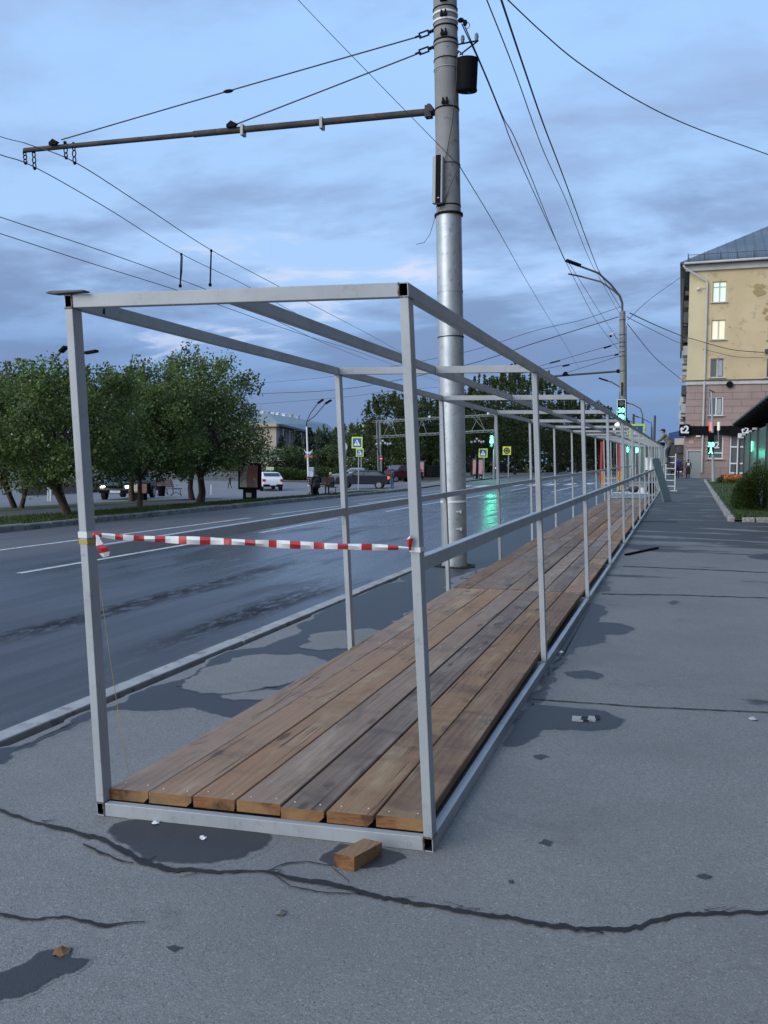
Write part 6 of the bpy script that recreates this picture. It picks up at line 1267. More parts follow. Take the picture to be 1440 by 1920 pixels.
# ================================================================== PEOPLE
def person(base, H, rz, label, pose='stand', skin=(.42, .26, .19), top=(.1, .1, .1), legs=(.03, .03, .04), hair=(.03, .02, .015), shoes=(.02, .02, .02), cap=None, extras=None, skirt=False, long_=False, name='person'):
    t = thing(name, base, label, 'person'); k = H/1.75
    J = dict(pelvis=(0, 0, .95), chest=(0, .0, 1.25), neck=(0, .0, 1.47), head=(0, .02, 1.62), shL=(-.19, 0, 1.42), shR=(.19, 0, 1.42), elL=(-.25, -.02, 1.14), elR=(.25, -.02, 1.14), haL=(-.26, .06, .88), haR=(.26, .06, .88),
             hpL=(-.09, 0, .92), hpR=(.09, 0, .92), knL=(-.10, .02, .50), knR=(.10, .02, .50), anL=(-.10, -.02, .08), anR=(.10, -.02, .08))
    if pose == 'walk': J.update(knL=(-.09, .14, .52), anL=(-.09, .22, .10), knR=(.09, -.02, .50), anR=(.09, -.26, .14), haL=(-.25, -.12, .90), haR=(.25, .20, .92), elL=(-.25, -.10, 1.14), elR=(.25, .04, 1.14))
    if pose == 'ladder': J.update(chest=(0, .12, 1.22), neck=(0, .22, 1.42), head=(0, .30, 1.55), shL=(-.19, .20, 1.38), shR=(.19, .20, 1.38), elL=(-.22, .38, 1.16), elR=(.22, .38, 1.16), haL=(-.16, .60, 1.03), haR=(.16, .60, 1.05), knL=(-.1, .10, .52), anL=(-.1, .0, .08), knR=(.1, .05, .5), anR=(.1, -.05, .08))
    if pose == 'sit': J.update(pelvis=(0, 0, .52), chest=(0, .06, .80), neck=(0, .12, 1.02), head=(0, .17, 1.17), shL=(-.19, .1, .98), shR=(.19, .1, .98), elL=(-.23, .22, .74), elR=(.23, .22, .74), haL=(-.12, .42, .62), haR=(.12, .42, .62), hpL=(-.09, .02, .50), hpR=(.09, .02, .50), knL=(-.12, .45, .50), knR=(.12, .45, .50), anL=(-.12, .45, .08), anR=(.12, .45, .08))
    J = {a: Vector(v) for a, v in J.items()}; b = MB()
    b.tube([J['pelvis']-Vector((0, 0, .06)), J['pelvis']+Vector((0, 0, .06)), (J['pelvis']+J['chest'])/2, J['chest'], J['neck']-Vector((0, 0, .07))], [.13, .155, .14, .165, .09], 12)
    b.tube([J['shL'], J['neck']-Vector((0, 0, .05)), J['shR']], [.07, .085, .07], 8); b.tube([J['neck']-Vector((0, 0, .05)), J['head']-Vector((0, 0, .05))], [.06, .055], 8)
    b.ball(J['head'], (.078, .095, .115), 12, 9); b.ball(J['head']+Vector((0, .10, -.02)), (.014, .025, .022), 6, 5)
    for s in (-1, 1): b.ball(J['head']+Vector((s*.08, .0, -.01)), (.012, .02, .03), 6, 5)
    for s in 'LR':
        b.tube([J['sh'+s], J['el'+s], J['ha'+s]], [.062, .048, .034], 8); h = J['ha'+s]; d = (h-J['el'+s]).normalized(); b.ball(h+d*.05, (.035, .03, .05), 8, 6)
        sd2 = d.cross(Vector((0, 0, 1))); sd2 = sd2.normalized() if sd2.length > .1 else Vector((1, 0, 0))
        for q in range(4): b.tube([h+d*.06+sd2*(.022*(q-1.5)), h+d*(.13+.008*(1 if q in (1, 2) else 0))+sd2*(.024*(q-1.5))+Vector((0, .012, 0))], [.011, .008], 5)
        b.tube([h+d*.03, h+d*.08+sd2*.045*(1 if s == 'L' else -1)], [.013, .009], 5)
        b.tube([J['hp'+s], J['kn'+s], J['an'+s]], [.095, .062, .045], 9); a = J['an'+s]; b.tube([a+Vector((0, -.05, -.03)), a+Vector((0, .06, -.04)), a+Vector((0, .16, -.05))], [.042, .045, .03], 8)
    me = bpy.data.meshes.new('b'); me.from_pydata(b.v, [], b.f); o = bpy.data.objects.new('b', me); COL.objects.link(o)
    rm = o.modifiers.new('r', 'REMESH'); rm.mode = 'VOXEL'; rm.voxel_size = .016; sm = o.modifiers.new('s', 'SMOOTH'); sm.iterations = 2
    bpy.context.view_layer.update(); m2 = bpy.data.meshes.new_from_object(o.evaluated_get(bpy.context.evaluated_depsgraph_get())); bpy.data.objects.remove(o)
    mk = [mat('skin', skin, .6), mat('clothing_top', top, .85), mat('clothing_legs', legs, .85), mat('shoes', shoes, .6)]; m2.materials.clear()
    for m_ in mk: m2.materials.append(m_)
    hd, ws = J['head'], J['pelvis'].z
    idx = []
    for p in m2.polygons:
        c = p.center
        if (c-hd).length < .14 or c.z > hd.z-.10: i = 0
        elif min((c-J['haL']).length, (c-J['haR']).length) < .05 or min((c-J['haL']-(J['haL']-J['elL']).normalized()*.08).length, (c-J['haR']-(J['haR']-J['elR']).normalized()*.08).length) < .085: i = 0
        elif min((c-J['anL']).z, (c-J['anR']).z) < 0 and c.z < J['anL'].z+.04: i = 3
        elif pose == 'sit' and (c.y > .12 and c.z < .62): i = 2
        elif c.z < ws-.02-(.15 if long_ else 0) and abs(c.x) < .2: i = 2
        else: i = 1
        idx.append(i)
    m2.polygons.foreach_set('material_index', idx); m2.polygons.foreach_set('use_smooth', [True]*len(idx)); m2.name = 'body'
    bo = bpy.data.objects.new('body', m2); COL.objects.link(bo); bo.parent = t
    b = MB(); b.ball(J['head']+Vector((0, -.018, .025)), (.086, .095, .108), 12, 9)
    b.v = [v for v in b.v]
    hb_ = b.build('hair' if not cap else 'hair', mat('hair', hair, .8), t, smooth=True); hb_.data.transform(Matrix.Translation(OFF[t.name]))
    if cap:
        b = MB(); b.ball(J['head']+Vector((0, .0, .07)), (.092, .108, .07), 12, 8); b.box(J['head']+Vector((0, .13, .055)), (.13, .10, .015)); cb_ = b.build('cap', mat('cap', cap, .8), t, smooth=True); cb_.data.transform(Matrix.Translation(OFF[t.name]))
    def local(mb, nm, m_): q = mb.build(nm, m_, t, smooth=False); q.data.transform(Matrix.Translation(OFF[t.name])); return q
    if skirt: b = MB(); b.tube([J['pelvis']+Vector((0, 0, .08)), J['pelvis'], (0, 0, .42)], [.15, .19, .20], 14); local(b, 'coat_skirt', mk[2])
    if extras: extras(local, J)
    t.scale = (k, k, k); t.rotation_euler = (0, 0, rz); return t
def pack(col):
    def f(local, J): b = MB(); b.box(J['chest']+Vector((0, -.20, .02)), (.28, .14, .40)); local(b, 'backpack', mat('backpack', col, .8))
    return f
def bag(local, J): b = MB(); b.box(J['haR']+Vector((.05, 0, -.22)), (.10, .26, .30)); local(b, 'shopping_bag', mat('orange_bag', (.65, .35, .10), .6)); b = MB(); b.box(J['chest']+Vector((0, -.17, .06)), (.2, .06, .22)); local(b, 'white_print', M['white'])
# man on the ladder: faces the frame (-x)
mb_ = atY(1253, 869, LY+.35)
person(Vector((mb_.x+.02, LY+.35, mb_.z-.02)), 1.86, math.radians(82), 'workman in dark cap and olive jacket on the white ladder', 'ladder', top=(.155, .145, .10), legs=(.045, .05, .07), cap=(.012, .014, .03), long_=True)
def gp_(u, v, y=None):
    if y is None: return G(u, v)
    p = atY(u, v, y); p.z = gz(p.x, y); return p
p = G(1270, 897.5); person(p, 38.5/pxm(p), 0, 'walker in red jacket with blue backpack by the building corner', 'walk', top=(.25, .02, .035), legs=(.02, .025, .05), hair=(.25, .22, .2), extras=pack((.02, .06, .30)))
p = G(1289.5, 898); person(p, 37/pxm(p), .1, 'walker in black clothes carrying an orange bag', 'walk', top=(.04, .035, .04), legs=(.012, .012, .014), hair=(.02, .015, .012), extras=bag, skirt=True)
p = G(735, 919); person(p, 40/pxm(p), -.6, 'pedestrian in blue jeans and dark jacket waiting at the far kerb', 'stand', top=(.04, .038, .045), legs=(.04, .07, .20), shoes=(.5, .5, .5))
p = G(743, 902); person(p, 24/pxm(p), -.3, 'pedestrian in pale top behind the one in jeans', 'stand', top=(.35, .33, .30), legs=(.10, .10, .10))
p = G(754, 901); person(p, 22/pxm(p), .5, 'dark figure standing in front of the kiosk shelter', 'stand', top=(.02, .02, .025), legs=(.02, .02, .02))
p = G(701, 905); person(p, 26/pxm(p), .5, 'person in pale shirt seen above the hatchback tail', 'stand', top=(.45, .44, .42), legs=(.05, .05, .06))
p = G(521, 911); person(p, 22/pxm(p), .2, 'dark clothed person with a light hat right of the white car', 'walk', top=(.03, .032, .03), legs=(.02, .02, .02), hair=(.6, .58, .5))
p = G(431, 916); person(p, 24/pxm(p), 1.4, 'dark clothed person striding left of the info board', 'walk', top=(.02, .022, .02), legs=(.015, .015, .018))
p = G(1289-10, 896);

# ================================================================== BENCHES, BOARDS
M['slat'] = mottled('brown_slats', (.075, .038, .028), (.05, .027, .02), 5, .6)
def bench(p, rz, lab, L=1.9):
    t = thing('park_bench', (0, 0, 0), lab, 'bench')
    for k in range(5): b = MB(); b.box((0, .02+k*.10, .45+.004*k), (L, .085, .03)); b.build('seat_slat', 'slat', t)
    for k in range(4): b = MB(); b.box((0, .50+k*.035, .58+k*.11), (L, .03, .09), rx=-.25); b.build('back_slat', 'slat', t)
    for s in (-1, 1):
        x = s*(L/2-.2); b = MB(); b.tube([(x, -.10, 0), (x, .0, .25), (x, -.02, .43), (x, .45, .45), (x, .62, 1.0)], .022, 6); b.tube([(x, .62, 0), (x, .42, .22), (x, .45, .45)], .022, 6); b.tube([(x+.0, -.06, .1), (x, .25, .25), (x, .58, .1)], .016, 6); b.build('iron_leg', 'black', t, smooth=True)
    t.location = p; t.rotation_euler = (0, 0, rz); return t
p = G(606, 929); bn = bench(p+Vector((.1, .2, 0)), math.radians(180-30), 'brown slatted park bench with people beyond the road kerb', 1.9)
p = G(325, 930); bench(p, math.radians(150), 'brown slatted park bench between the apple trees', 2.0)
p = G(592, 929); q = G(612, 929)
person(G(590, 931)+Vector((0, .3, 0)), 1.7, math.radians(35), 'person in black hunched on the bench, left one', 'sit', top=(.015, .015, .017), legs=(.012, .012, .014))
person(G(617, 927)+Vector((0, .45, .0)), 1.62, math.radians(160), 'person with fair hair sitting on the bench, right one', 'sit', top=(.03, .03, .03), legs=(.02, .02, .02), hair=(.55, .52, .45))
def litter_bin(u, v, lab):
    p = G(u, v); t = thing('litter_bin', p, lab, 'litter bin'); b = MB(); b.tube([p+Vector((0, 0, .05)), p+Vector((0, 0, .6))], [.17, .22], 14); b.build('bucket', 'black', t, smooth=True); b = MB(); b.tube([p+Vector((0, 0, .6)), p+Vector((0, 0, .63))], .235, 14); b.build('rim', 'darkgrey', t)
litter_bin(303, 932, 'black litter bin beside the bench between the trees'); litter_bin(590, 930, 'black bin at the left end of the occupied bench')
def info_board(u0, u1, v0, v1, vb, lab, art, m='black', rot=0.):
    p = G((u0+u1)/2, vb); k = 1/pxm(p); t = thing('info_board', p, lab, 'info board'); w_ = (u1-u0)*k; z0_, z1_ = hgt(p, v1), hgt(p, v0)
    b = MB(); b.box(p+Vector((0, 0, (z0_+z1_)/2)), (w_, .22, z1_-z0_)); b.build('cabinet', m, t, bevel=.02)
    b = MB(); b.box(p+Vector((0, -.115, (z0_+z1_)/2)), (w_*.82, .012, (z1_-z0_)*.82)); b.build('poster', art, t)
    b = MB(); b.box(p+Vector((0, 0, z0_/2)), (w_*.5, .3, z0_)); b.build('plinth', 'black', t); b = MB(); b.box(p+Vector((.02, -.16, z0_*.45)), (w_*.24, .01, z0_*.45)); b.build('plinth_plate', 'pale_box', t)
    return t
def poster_fn(seed, cols):
    def fn(t, b):
        v = t.n('ShaderNodeTexVoronoi'); v.inputs['Scale'].default_value = 2.2; v.inputs['Randomness'].default_value = 1; t.l(t.scale(objc(t), (1, 1, 1), (seed, 0, 0)), v.inputs['Vector'])
        s = t.n('ShaderNodeSeparateColor'); t.l(v.outputs['Color'], s.inputs[0]); c = t.ramp(s.outputs[0], [(0, cols[0]), (.4, cols[1]), (.7, cols[2]), (1, cols[3])]); t.l(c, b.inputs['Base Color'])
    return fn
M['poster1'] = mat('street_poster_red', fn=poster_fn(1, [(.10, .05, .04), (.25, .06, .05), (.16, .17, .10), (.4, .38, .35)]), rough=.3); M['poster2'] = mat('street_poster_blue', fn=poster_fn(4, [(.25, .33, .5), (.1, .2, .45), (.45, .5, .6), (.1, .12, .2)]), rough=.3); M['poster3'] = mat('street_poster_pink', fn=poster_fn(7, [(.45, .10, .16), (.35, .30, .30), (.55, .18, .22), (.28, .25, .24)]), rough=.4)
info_board(446, 491, 868, 918, 936, 'dark framed info board with a picture at the end of the flowering tree', 'poster1'); info_board(247, 283, 905, 926, 938, 'low info board half hidden by the thin trunk', 'poster1')
info_board(580, 589, 876, 899, 905, 'upright blue and white poster stand by the flagged lamp post', 'poster2', 'pale_box')
info_board(784, 796, 864, 894, 899, 'pink and white poster stand just right of the front post', 'poster3', 'darkgrey'); info_board(886, 895, 860, 891, 897, 'pink banner stand left of the crossing sign', 'poster3', 'darkgrey'); info_board(897, 906, 860, 891, 898, 'pink banner stand right beside the first', 'poster3', 'darkgrey')
p = G(507, 906); t = thing('green_signboard', p, 'small pale green signboard on a post above the white car', 'signboard'); post(t, p, hgt(p, 878), .04); b = MB(); b.box(p+Vector((-.02, -.05, hgt(p, 878.5))), (16/pxm(p), .05, 6/pxm(p))); b.build('board', mat('pale_green', (.32, .42, .28), .6), t)
for u, v, h, lab in ((95, 940, .75, 'white bollard left of the forked apple tree'), (396, 928, .6, 'white bollard right of the flowering tree trunk')):
    p = G(u, v); b = MB(); b.tube([p, p+Vector((0, 0, h))], .06 if u < 100 else .035, 8); prop(b.build('bollard', 'white', smooth=True), lab, 'bollard')
# small shelter near pedestrians
p = G(752, 900); t = thing('bus_shelter', p, 'dark bus shelter with pale roof behind the pedestrians', 'bus shelter'); k = 1/pxm(p); z_ = hgt(p, 873.5)
b = MB(); b.box(p+Vector((6*k, 1, z_)), (24*k, 2, .15)); b.build('roof', 'pale_box', t); b = MB(); b.box(p+Vector((6*k, 1.9, z_/2)), (22*k, .06, z_)); b.build('back_panel', 'windark', t)
for s in (-5, 17): b = MB(); b.bar(p+Vector((s*k, 0, 0)), p+Vector((s*k, 0, z_-.08)), .08, .08, (0, 1, 0)); b.build('post', 'darkgrey', t)
# low wall far left
b = MB(); q0, q1 = G(-60, 936), G(150, 929); q0 = Vector((q0.x-2, q0.y+6, 0)); q1 = Vector((q1.x-4, q1.y+8, 0))
b.hexa([(q0.x, q0.y, gz(q0.x, q0.y)), (q1.x, q1.y, gz(q1.x, q1.y)), (q1.x, q1.y+.3, gz(q1.x, q1.y)), (q0.x, q0.y+.3, gz(q0.x, q0.y)), (q0.x, q0.y, gz(q0.x, q0.y)+.7), (q1.x, q1.y, gz(q1.x, q1.y)+.7), (q1.x, q1.y+.3, gz(q1.x, q1.y)+.7), (q0.x, q0.y+.3, gz(q0.x, q0.y)+.7)])
prop(b.build('low_wall', mottled('brown_wall', (.16, .11, .09), (.12, .085, .07), 1, .9)), 'low brown wall glimpsed under the left trees', 'wall')

# ================================================================== CARS
M['tyre'] = mat('tyre', (.015, .015, .016), .8); M['rim'] = mat('alloy', (.4, .41, .42), .35, .8); M['carglass'] = mat('car_glass', (.05, .065, .08), .06, spec=.8)
def car(p, rz, lab, col, kind='hatch', lights=None, L=4.0, Wc=1.65, Hc=1.42, metal=.4, plate=True):
    t = thing('car', (0, 0, 0), lab, 'car'); paint = mat('car_paint', col, .32, metal); h = L/2
    if kind == 'hatch': prof = [(-h, .35), (-h+.02, .70), (-h+.12, .88), (-h+.95, .96), (-h+1.65, Hc-.02), (-h+2.3, Hc), (h-.85, Hc-.03), (h-.32, Hc-.32), (h-.1, .98), (h, .80), (h, .35)]
    elif kind == 'suv': prof = [(-h, .40), (-h, .80), (-h+.15, .98), (-h+1.0, 1.08), (-h+1.6, Hc-.03), (-h+2.2, Hc), (h-.6, Hc-.05), (h-.18, Hc-.45), (h, 1.0), (h, .40)]
    else: prof = [(-h, .35), (-h+.02, .66), (-h+.15, .82), (-h+1.15, .93), (-h+1.85, Hc-.02), (-h+2.5, Hc), (h-1.35, Hc-.04), (h-.75, .98), (h-.08, .93), (h, .75), (h, .35)]
    BZ = prof[3][1]
    def hw(z): return Wc/2*(1 if z < BZ+.01 else 1-.05-.17*min(1, (z-BZ)/(Hc-BZ)))
    low = [(x, min(z, BZ+(.0 if x < 0 else .03))) for x, z in prof[:4]]+[(x, z) for x, z in prof if x > 0 and z <= BZ+.06]
    n_ = len(low); b = MB(); vs = [(x, -hw(.5)*(1 if abs(x) < h-.3 else .93), z) for x, z in low]+[(x, hw(.5)*(1 if abs(x) < h-.3 else .93), z) for x, z in low]
    b.add(vs, [tuple(reversed(range(n_))), tuple(range(n_, 2*n_))]+[(i, (i+1) % n_, (i+1) % n_+n_, i+n_) for i in range(n_)])
    b.build('body', paint, t, bevel=.06, smooth=True)
    cab = [(prof[3][0]-.02, BZ-.03)]+[p_ for p_ in prof[4:] if p_[1] > BZ+.06]+[(([p_ for p_ in prof if p_[0] > 0 and p_[1] <= BZ+.06][0][0])-.03, BZ-.03)]
    n_ = len(cab); b = MB(); vs = [(x, -hw(z+.011), z) for x, z in cab]+[(x, hw(z+.011), z) for x, z in cab]
    b.add(vs, [(i, (i+1) % n_, (i+1) % n_+n_, i+n_) for i in range(n_)]+[tuple(reversed(range(n_))), tuple(range(n_, 2*n_))]); b.build('cabin', paint, t, bevel=.03, smooth=True)
    for s in (-1, 1):
        b = MB(); q = [(prof[3][0]+.22, BZ+.05), (prof[4][0]+.05, Hc-.13), (prof[-5][0] if kind == 'hatch' else prof[6][0]-.02, Hc-.13), (prof[-4][0]-.12 if kind != 'suv' else h-.35, BZ+.06)]
        ys = [s*(hw(z)+.022) for _, z in q]; b.add([(x, y_, z) for (x, z), y_ in zip(q, ys)], [(0, 1, 2, 3) if s < 0 else (3, 2, 1, 0)]); b.build('side_window', 'carglass', t)
        mx = (q[1][0]+q[2][0])/2+.05; b = MB(); b.box((mx, s*(hw(1.18)+.008), 1.16), (.07, .02, .34)); b.build('door_pillar', paint, t)
        b = MB(); b.box((prof[3][0]+.45, s*(Wc/2+.09), 1.0), (.12, .14, .11)); b.build('mirror', 'black', t, bevel=.02)
        for x in (-h+.78, h-.72):
            w_ = MB(); w_.tube([(x, s*(Wc/2-.19), .31), (x, s*(Wc/2+.005), .31)], .31, 22); wl = w_.build('wheel', 'tyre', t, smooth=True); r_ = MB(); r_.tube([(x, s*(Wc/2-.02), .31), (x, s*(Wc/2+.015), .31)], .19, 16); r_.build('rim', 'rim', wl)
        b = MB(); b.box((-h+.03, s*(Wc/2-.26), .66), (.10, .26, .13)); b.build('headlight', 'headlight' if lights in ('head', 'both') else 'carglass', t, bevel=.02)
        b = MB(); b.box((h-.03, s*(Wc/2-.14), .84), (.10, .24, .20)); b.build('tail_light', 'tail' if lights in ('tail', 'both') else 'sign_r', t, bevel=.02)
    a_, c_ = prof[3], prof[4]; b = MB(); b.add([(a_[0]+.06, -hw(a_[1])*.88, a_[1]+.04), (a_[0]+.06, hw(a_[1])*.88, a_[1]+.04), (c_[0]-.06, hw(c_[1])*.92, c_[1]-.04), (c_[0]-.06, -hw(c_[1])*.92, c_[1]-.04)], [(3, 2, 1, 0)]); b.v = [(x-.03, y, z+.02) for x, y, z in b.v]; b.build('windscreen', 'carglass', t)
    ia = 6; a_, c_ = prof[ia], prof[ia+1]; b = MB(); b.add([(a_[0]+.04, -hw(a_[1])*.9, a_[1]-.04), (a_[0]+.04, hw(a_[1])*.9, a_[1]-.04), (c_[0]+.0, hw(c_[1])*.85, c_[1]+.04), (c_[0]+.0, -hw(c_[1])*.85, c_[1]+.04)], [(0, 1, 2, 3), (3, 2, 1, 0)]); b.v = [(x+.03, y, z+.01) for x, y, z in b.v]; b.build('rear_window', 'carglass', t)
    b = MB(); b.box((-h-.02, 0, .42), (.05, Wc*.9, .16)); b.build('front_bumper', 'black', t, bevel=.02); b = MB(); b.box((h+.02, 0, .45), (.06, Wc*.92, .18)); b.build('rear_bumper', 'black', t, bevel=.02); b = MB(); b.box((-h-.0, 0, .64), (.04, .7, .14)); b.build('grille', 'black', t)
    b = MB(); b.box((-h-.05, 0, .42), (.01, .5, .11)); b.box((h+.055, 0, .52), (.01, .5, .11)); b.build('number_plate', 'sign_w', t)
    t.location = p; t.rotation_euler = (0, 0, rz); return t
p = G(222, 936); car(p+Vector((0, .9, 0)), math.radians(108), 'dark saloon car with lit headlights under the apple trees', (.06, .075, .085), 'saloon', 'head', 4.4, 1.72, 1.45)
p = G(516, 921); p = Vector((p.x-1.25, p.y+1.2, gz(p.x-1.1, p.y))); car(p, math.radians(-52), 'white hatchback seen behind the info board', (.72, .72, .72), 'hatch', None, 4.1, 1.65, 1.45, 0.)
p = G(684, 917); car(p+Vector((-.4, .6, 0)), math.radians(14), 'dark grey hatchback with lit tail lamp crossing at the junction', (.030, .033, .045), 'hatch', 'tail', 4.0, 1.62, 1.38)
p = G(655, 908); p = Vector((p.x, p.y+1.5, gz(p.x, p.y+1.5))); car(p, math.radians(10), 'silver car with lit headlamp half hidden behind the hatchback', (.25, .27, .30), 'saloon', 'head', 4.3, 1.7, 1.42)
p = G(722, 905); p = Vector((p.x, p.y, gz(p.x, p.y))); car(p+Vector((.5, 3, 0)), math.radians(60), 'dark red car standing just behind the hatchback', (.10, .02, .03), 'suv', None, 4.2, 1.75, 1.6)
p = G(205, 922); p = Vector((p.x-2.5, p.y+7, 0)); p.z = gz(p.x, p.y); car(p, math.radians(175), 'dark blue car parked under the trees beyond the lit one', (.03, .05, .10), 'saloon')
p = G(790, 899); b = MB(); q = p+Vector((0, 0, .7)); b.ball(q, .17, 8, 6); b.mi = 1; b.box(q+Vector((.3, 1.6, .1)), (1.6, 3, 1.2)); prop(b.build('distant_car', ['headlight', 'black'], bevel=.05), 'distant dark car with one lit headlamp right of the front post', 'car')
p = atY(927, 889, 140); p.z = gz(p.x, 140)+.7; b = MB(); b.ball(p, .22, 8, 6); b.mi = 1; b.box(p+Vector((.4, 2, .1)), (1.7, 3.5, 1.3)); prop(b.build('distant_car', ['headlight', 'black'], bevel=.05), 'distant dark car with a lit headlamp under the far traffic light', 'car')
# bright floodlight at far end
q = atY(1158, 797, 95); b = MB(); b.ball(q, (.26, .15, .22), 10, 8); b.mi = 1; pq = Vector((q.x, q.y+.2, gz(q.x, q.y))); b.tube([pq, q+Vector((0, .2, 0))], .08, 6); prop(b.build('lit_street_light', ['white_lamp', 'darkgrey']), 'bright white street light shining behind the frame roof bars', 'street light')
for i, (u, v) in enumerate(((1152, 805), (1174, 806), (1181, 808), (1190, 812), (1195, 813), (1153, 812), (1176, 812))):
    q = atY(u, v, 115+i*3); b = MB(); b.ball(q, .20, 8, 5); b.mi = 1; b.tube([q, Vector((q.x, q.y, gz(q.x, q.y)))], .05, 5)
    b.build('globe_lamp', ['sign_w', 'darkgrey'], label=['leftmost upper white globe by the lit light', 'white globe right of the lit light', 'white globe, third from the left in the upper row', 'white globe under the crossing sign, left', 'white globe under the crossing sign, right', 'leftmost lower white globe', 'right lower white globe'][i], cat='lamp')

# ================================================================== FAR BUILDINGS
LYb = 175.; lb = thing('institute_building', atY(520, 880, LYb), 'long pale three storey building with grey green roof beyond the square', 'building')
zE = atY(518, 797, LYb).z; xa = atY(400, 800, LYb).x; xc = atY(518, 800, LYb).x; zg = -.6
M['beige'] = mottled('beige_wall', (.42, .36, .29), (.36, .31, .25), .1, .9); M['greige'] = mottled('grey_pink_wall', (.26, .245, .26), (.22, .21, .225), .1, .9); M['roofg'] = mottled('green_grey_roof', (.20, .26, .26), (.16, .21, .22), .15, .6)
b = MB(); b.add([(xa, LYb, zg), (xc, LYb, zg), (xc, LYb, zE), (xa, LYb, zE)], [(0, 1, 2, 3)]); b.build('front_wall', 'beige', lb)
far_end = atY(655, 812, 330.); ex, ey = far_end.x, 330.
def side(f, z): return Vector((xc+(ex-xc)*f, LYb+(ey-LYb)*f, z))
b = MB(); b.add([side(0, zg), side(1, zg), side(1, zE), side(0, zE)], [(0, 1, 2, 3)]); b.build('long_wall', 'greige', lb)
nrm = (side(1, 0)-side(0, 0)).cross(Vector((0, 0, 1))).normalized(); nrm = nrm if nrm.dot(Vector((0, -1, 0))) > 0 or nrm.x > 0 else -nrm
wm = None
for fl, (za, zb_) in enumerate(((zE-4.2, zE-.8), (zE-8.8, zE-5.6))):
    for i in range(17):
        f0, f1 = .045+i*.055, .045+i*.055+.030
        a_, c_ = side(f0, za), side(f1, za); off = nrm*.08; b = MB(); b.add([a_+off, c_+off, c_+off+Vector((0, 0, zb_-za)), a_+off+Vector((0, 0, zb_-za))], [(0, 1, 2, 3)]); wf = b.build('window', 'windark', lb)
        b = MB(); m0 = (a_+c_)/2+nrm*.14; b.bar(m0, m0+Vector((0, 0, zb_-za)), .25, .12, (0, 1, 0)); b.bar(a_+nrm*.14+Vector((0, 0, 1.2)), c_+nrm*.14+Vector((0, 0, 1.2)), .12, .2); b.build('frame', 'greige', wf)
    for i in range(17):
        f_ = .032+i*.055; b = MB(); q = side(f_, zg)+nrm*.25; b.bar(q, q+Vector((0, 0, zE-zg-.6)), .9, .5, (0, 1, 0))
        if fl == 0: b.build('pilaster', 'beige', lb)
b = MB(); o_ = nrm*.7; b.bar(side(0, zE)+o_*.5, side(1, zE)+o_*.5, 1.6, .5); b.build('cornice', 'darkgrey', lb)
b = MB(); b.box(((xa+xc)/2, LYb-.4, zE), (xc-xa+1, 1.2, .7)); b.build('cornice', 'beige', lb)
rp = [side(0, zE+.3)+o_, side(1, zE+.3)+o_, atY(612, 794, 300), atY(503, 775, LYb+16), Vector((xa-6, LYb-.8, zE+.3)), Vector((xa-6, LYb+16, atY(503, 775, LYb+16).z))]
b = MB(); b.add(rp, [(0, 1, 2, 3), (4, 0, 3, 5)]); rf2 = b.build('roof', 'roofg', lb)
for u, v in ((492, 775), (501, 776), (512, 777), (520, 777), (533, 779), (545, 780), (558, 782)):
    q = atY(u, v+2, LYb+20+(u-492)*.6); b = MB(); b.box(q, (.9, .9, 1.1)); b.box(q+Vector((.1, 0, .7)), (1.2, 1.1, .15)); b.build('chimney', 'white' if v % 2 else 'pale_box', rf2)
# pale far block behind trees, blue roofed shop, van box
for (u0, u1, v0, y, lab, m_) in ((672, 700, 798, 300, 'pale distant block peeping over the trees by the spruce', 'trim'), (660, 668, 802, 320, 'tiny pale distant block left of the spruce', 'trim')):
    b = MB(); a_, c_ = atY(u0, v0, y), atY(u1, v0, y); b.box(((a_.x+c_.x)/2, y, a_.z/2), (c_.x-a_.x, 10, a_.z)); prop(b.build('distant_block', m_), lab, 'building')
by = 130.; bb = thing('blue_roof_shop', atY(1268, 880, by), 'shop with blue roof and pale awning beyond the man on the ladder', 'building')
a_, c_ = atY(1254, 812, by), atY(1296, 803, by); zg = gz(0, by); b = MB(); b.hexa([(a_.x, by, a_.z-1.4), (c_.x, by, a_.z-1.4), (c_.x, by+8, a_.z-1.4), (a_.x, by+8, a_.z-1.4), (a_.x, by, a_.z), (c_.x, by, c_.z), (c_.x, by+8, c_.z), (a_.x, by+8, a_.z)]); b.build('roof', mat('blue_roof', (.02, .07, .22), .5), bb)
b = MB(); b.box(((a_.x+c_.x)/2, by+.5, (zg+a_.z-1.4)/2), (c_.x-a_.x, .6, a_.z-1.4-zg)); b.build('wall', 'darkgrey', bb); z_ = atY(1270, 828, by).z; b = MB(); b.box(((a_.x+c_.x)/2+.3, by-.4, z_), (c_.x-a_.x-1.0, .5, .9)); b.build('awning', 'trim', bb)
b = MB(); b.box(((a_.x+c_.x)/2+.5, by-.1, atY(1270, 838, by).z), (c_.x-a_.x-1.2, .1, 1.6)); b.build('window', 'windark', bb)
vy = 100.; v_ = atY(1274, 893, vy); v_.z = gz(v_.x, vy); car(v_, math.radians(90), 'dark car parked beyond the two walkers', (.03, .03, .035), 'suv', None, 4.4, 1.9, 1.7)
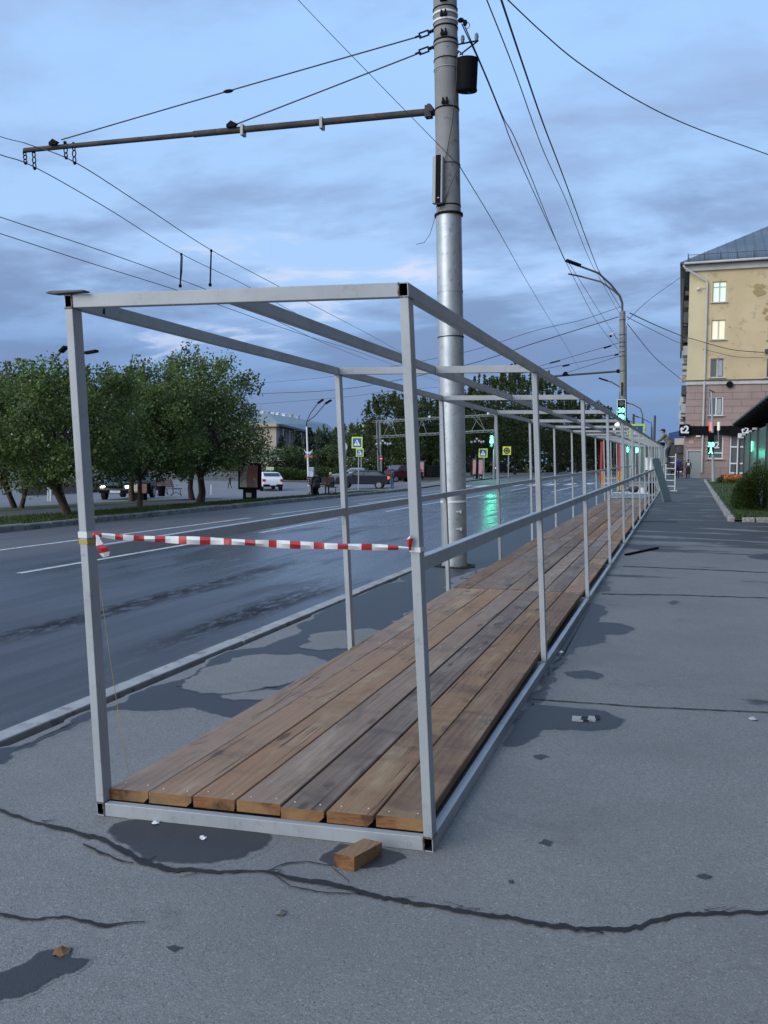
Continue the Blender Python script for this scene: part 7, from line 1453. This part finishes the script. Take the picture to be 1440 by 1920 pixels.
# distant long block closing the avenue at right
b = MB(); a_, c_ = atY(1150, 842, 230), atY(1276, 842, 230); b.box(((a_.x+c_.x)/2, 235, (a_.z-2)/2), (c_.x-a_.x, 8, a_.z+2)); prop(b.build('distant_block', 'darkgrey'), 'low dark distant buildings closing the street', 'building')

GR = {'overhead_wire': 'overhead wires and cables', 'crossing_sign': 'yellow bordered crossing signs', 'street_lamp': 'street lamps', 'utility_pole': 'utility poles', 'traffic_light': 'traffic lights', 'apple_tree': 'apple trees on the verge', 'linden_tree': 'avenue trees across the road', 'spruce_tree': 'spruces on the square', 'park_tree': 'trees of the square',
      'clipped_bush': 'clipped bushes along the square', 'park_bench': 'park benches', 'litter_bin': 'litter bins', 'info_board': 'poster and info boards', 'person': 'people', 'car': 'cars', 'turnbuckle': 'stay cable turnbuckles', 'wire_hanger': 'trolley wire hangers', 'strain_insulator': 'strain insulators',
      'gantry_lamp': 'gantry lamps', 'red_column': 'red columns', 'white_bollard': 'white cones', 'globe_lamp': 'white globe lamps', 'trestle': 'trestles inside the frame', 'distant_car': 'distant cars', 'cantilever_arm': 'cantilever arms', 'litter': 'scraps of litter', 'lit_strip': 'lit strips on the slim pole', 'rail_post': 'rail posts', 'bollard': 'bollards', 'park_lamp': 'park lamps', 'sack': 'sacks and bundles'}
for o in bpy.data.objects:
    if not o.parent and 'category' in o and 'group' not in o:
        k = o.name.split('.')[0]
        if k in GR: o['group'] = GR[k]
# unseen house added right of the camera to shade the right-hand faces
shade_house = thing('apartment_building', (10, -10, 0), 'plain unseen apartment house added right of the camera to shade the frame', 'building')
b = MB(); b.box((16, 3, 8), (13, 98, 16.4)); b.build('wall', mat('shade_house_brown', (.09, .075, .065), .9), shade_house); b = MB(); b.box((16, 3, 16.5), (14, 99, .5)); b.build('roof', 'roof', shade_house)
for fl in range(5):
    for k in range(27): b = MB(); b.box((9.48, -44+k*3.5, 1.8+fl*3.1), (.06, 1.3, 1.6)); b.build('window', 'windark', shade_house)
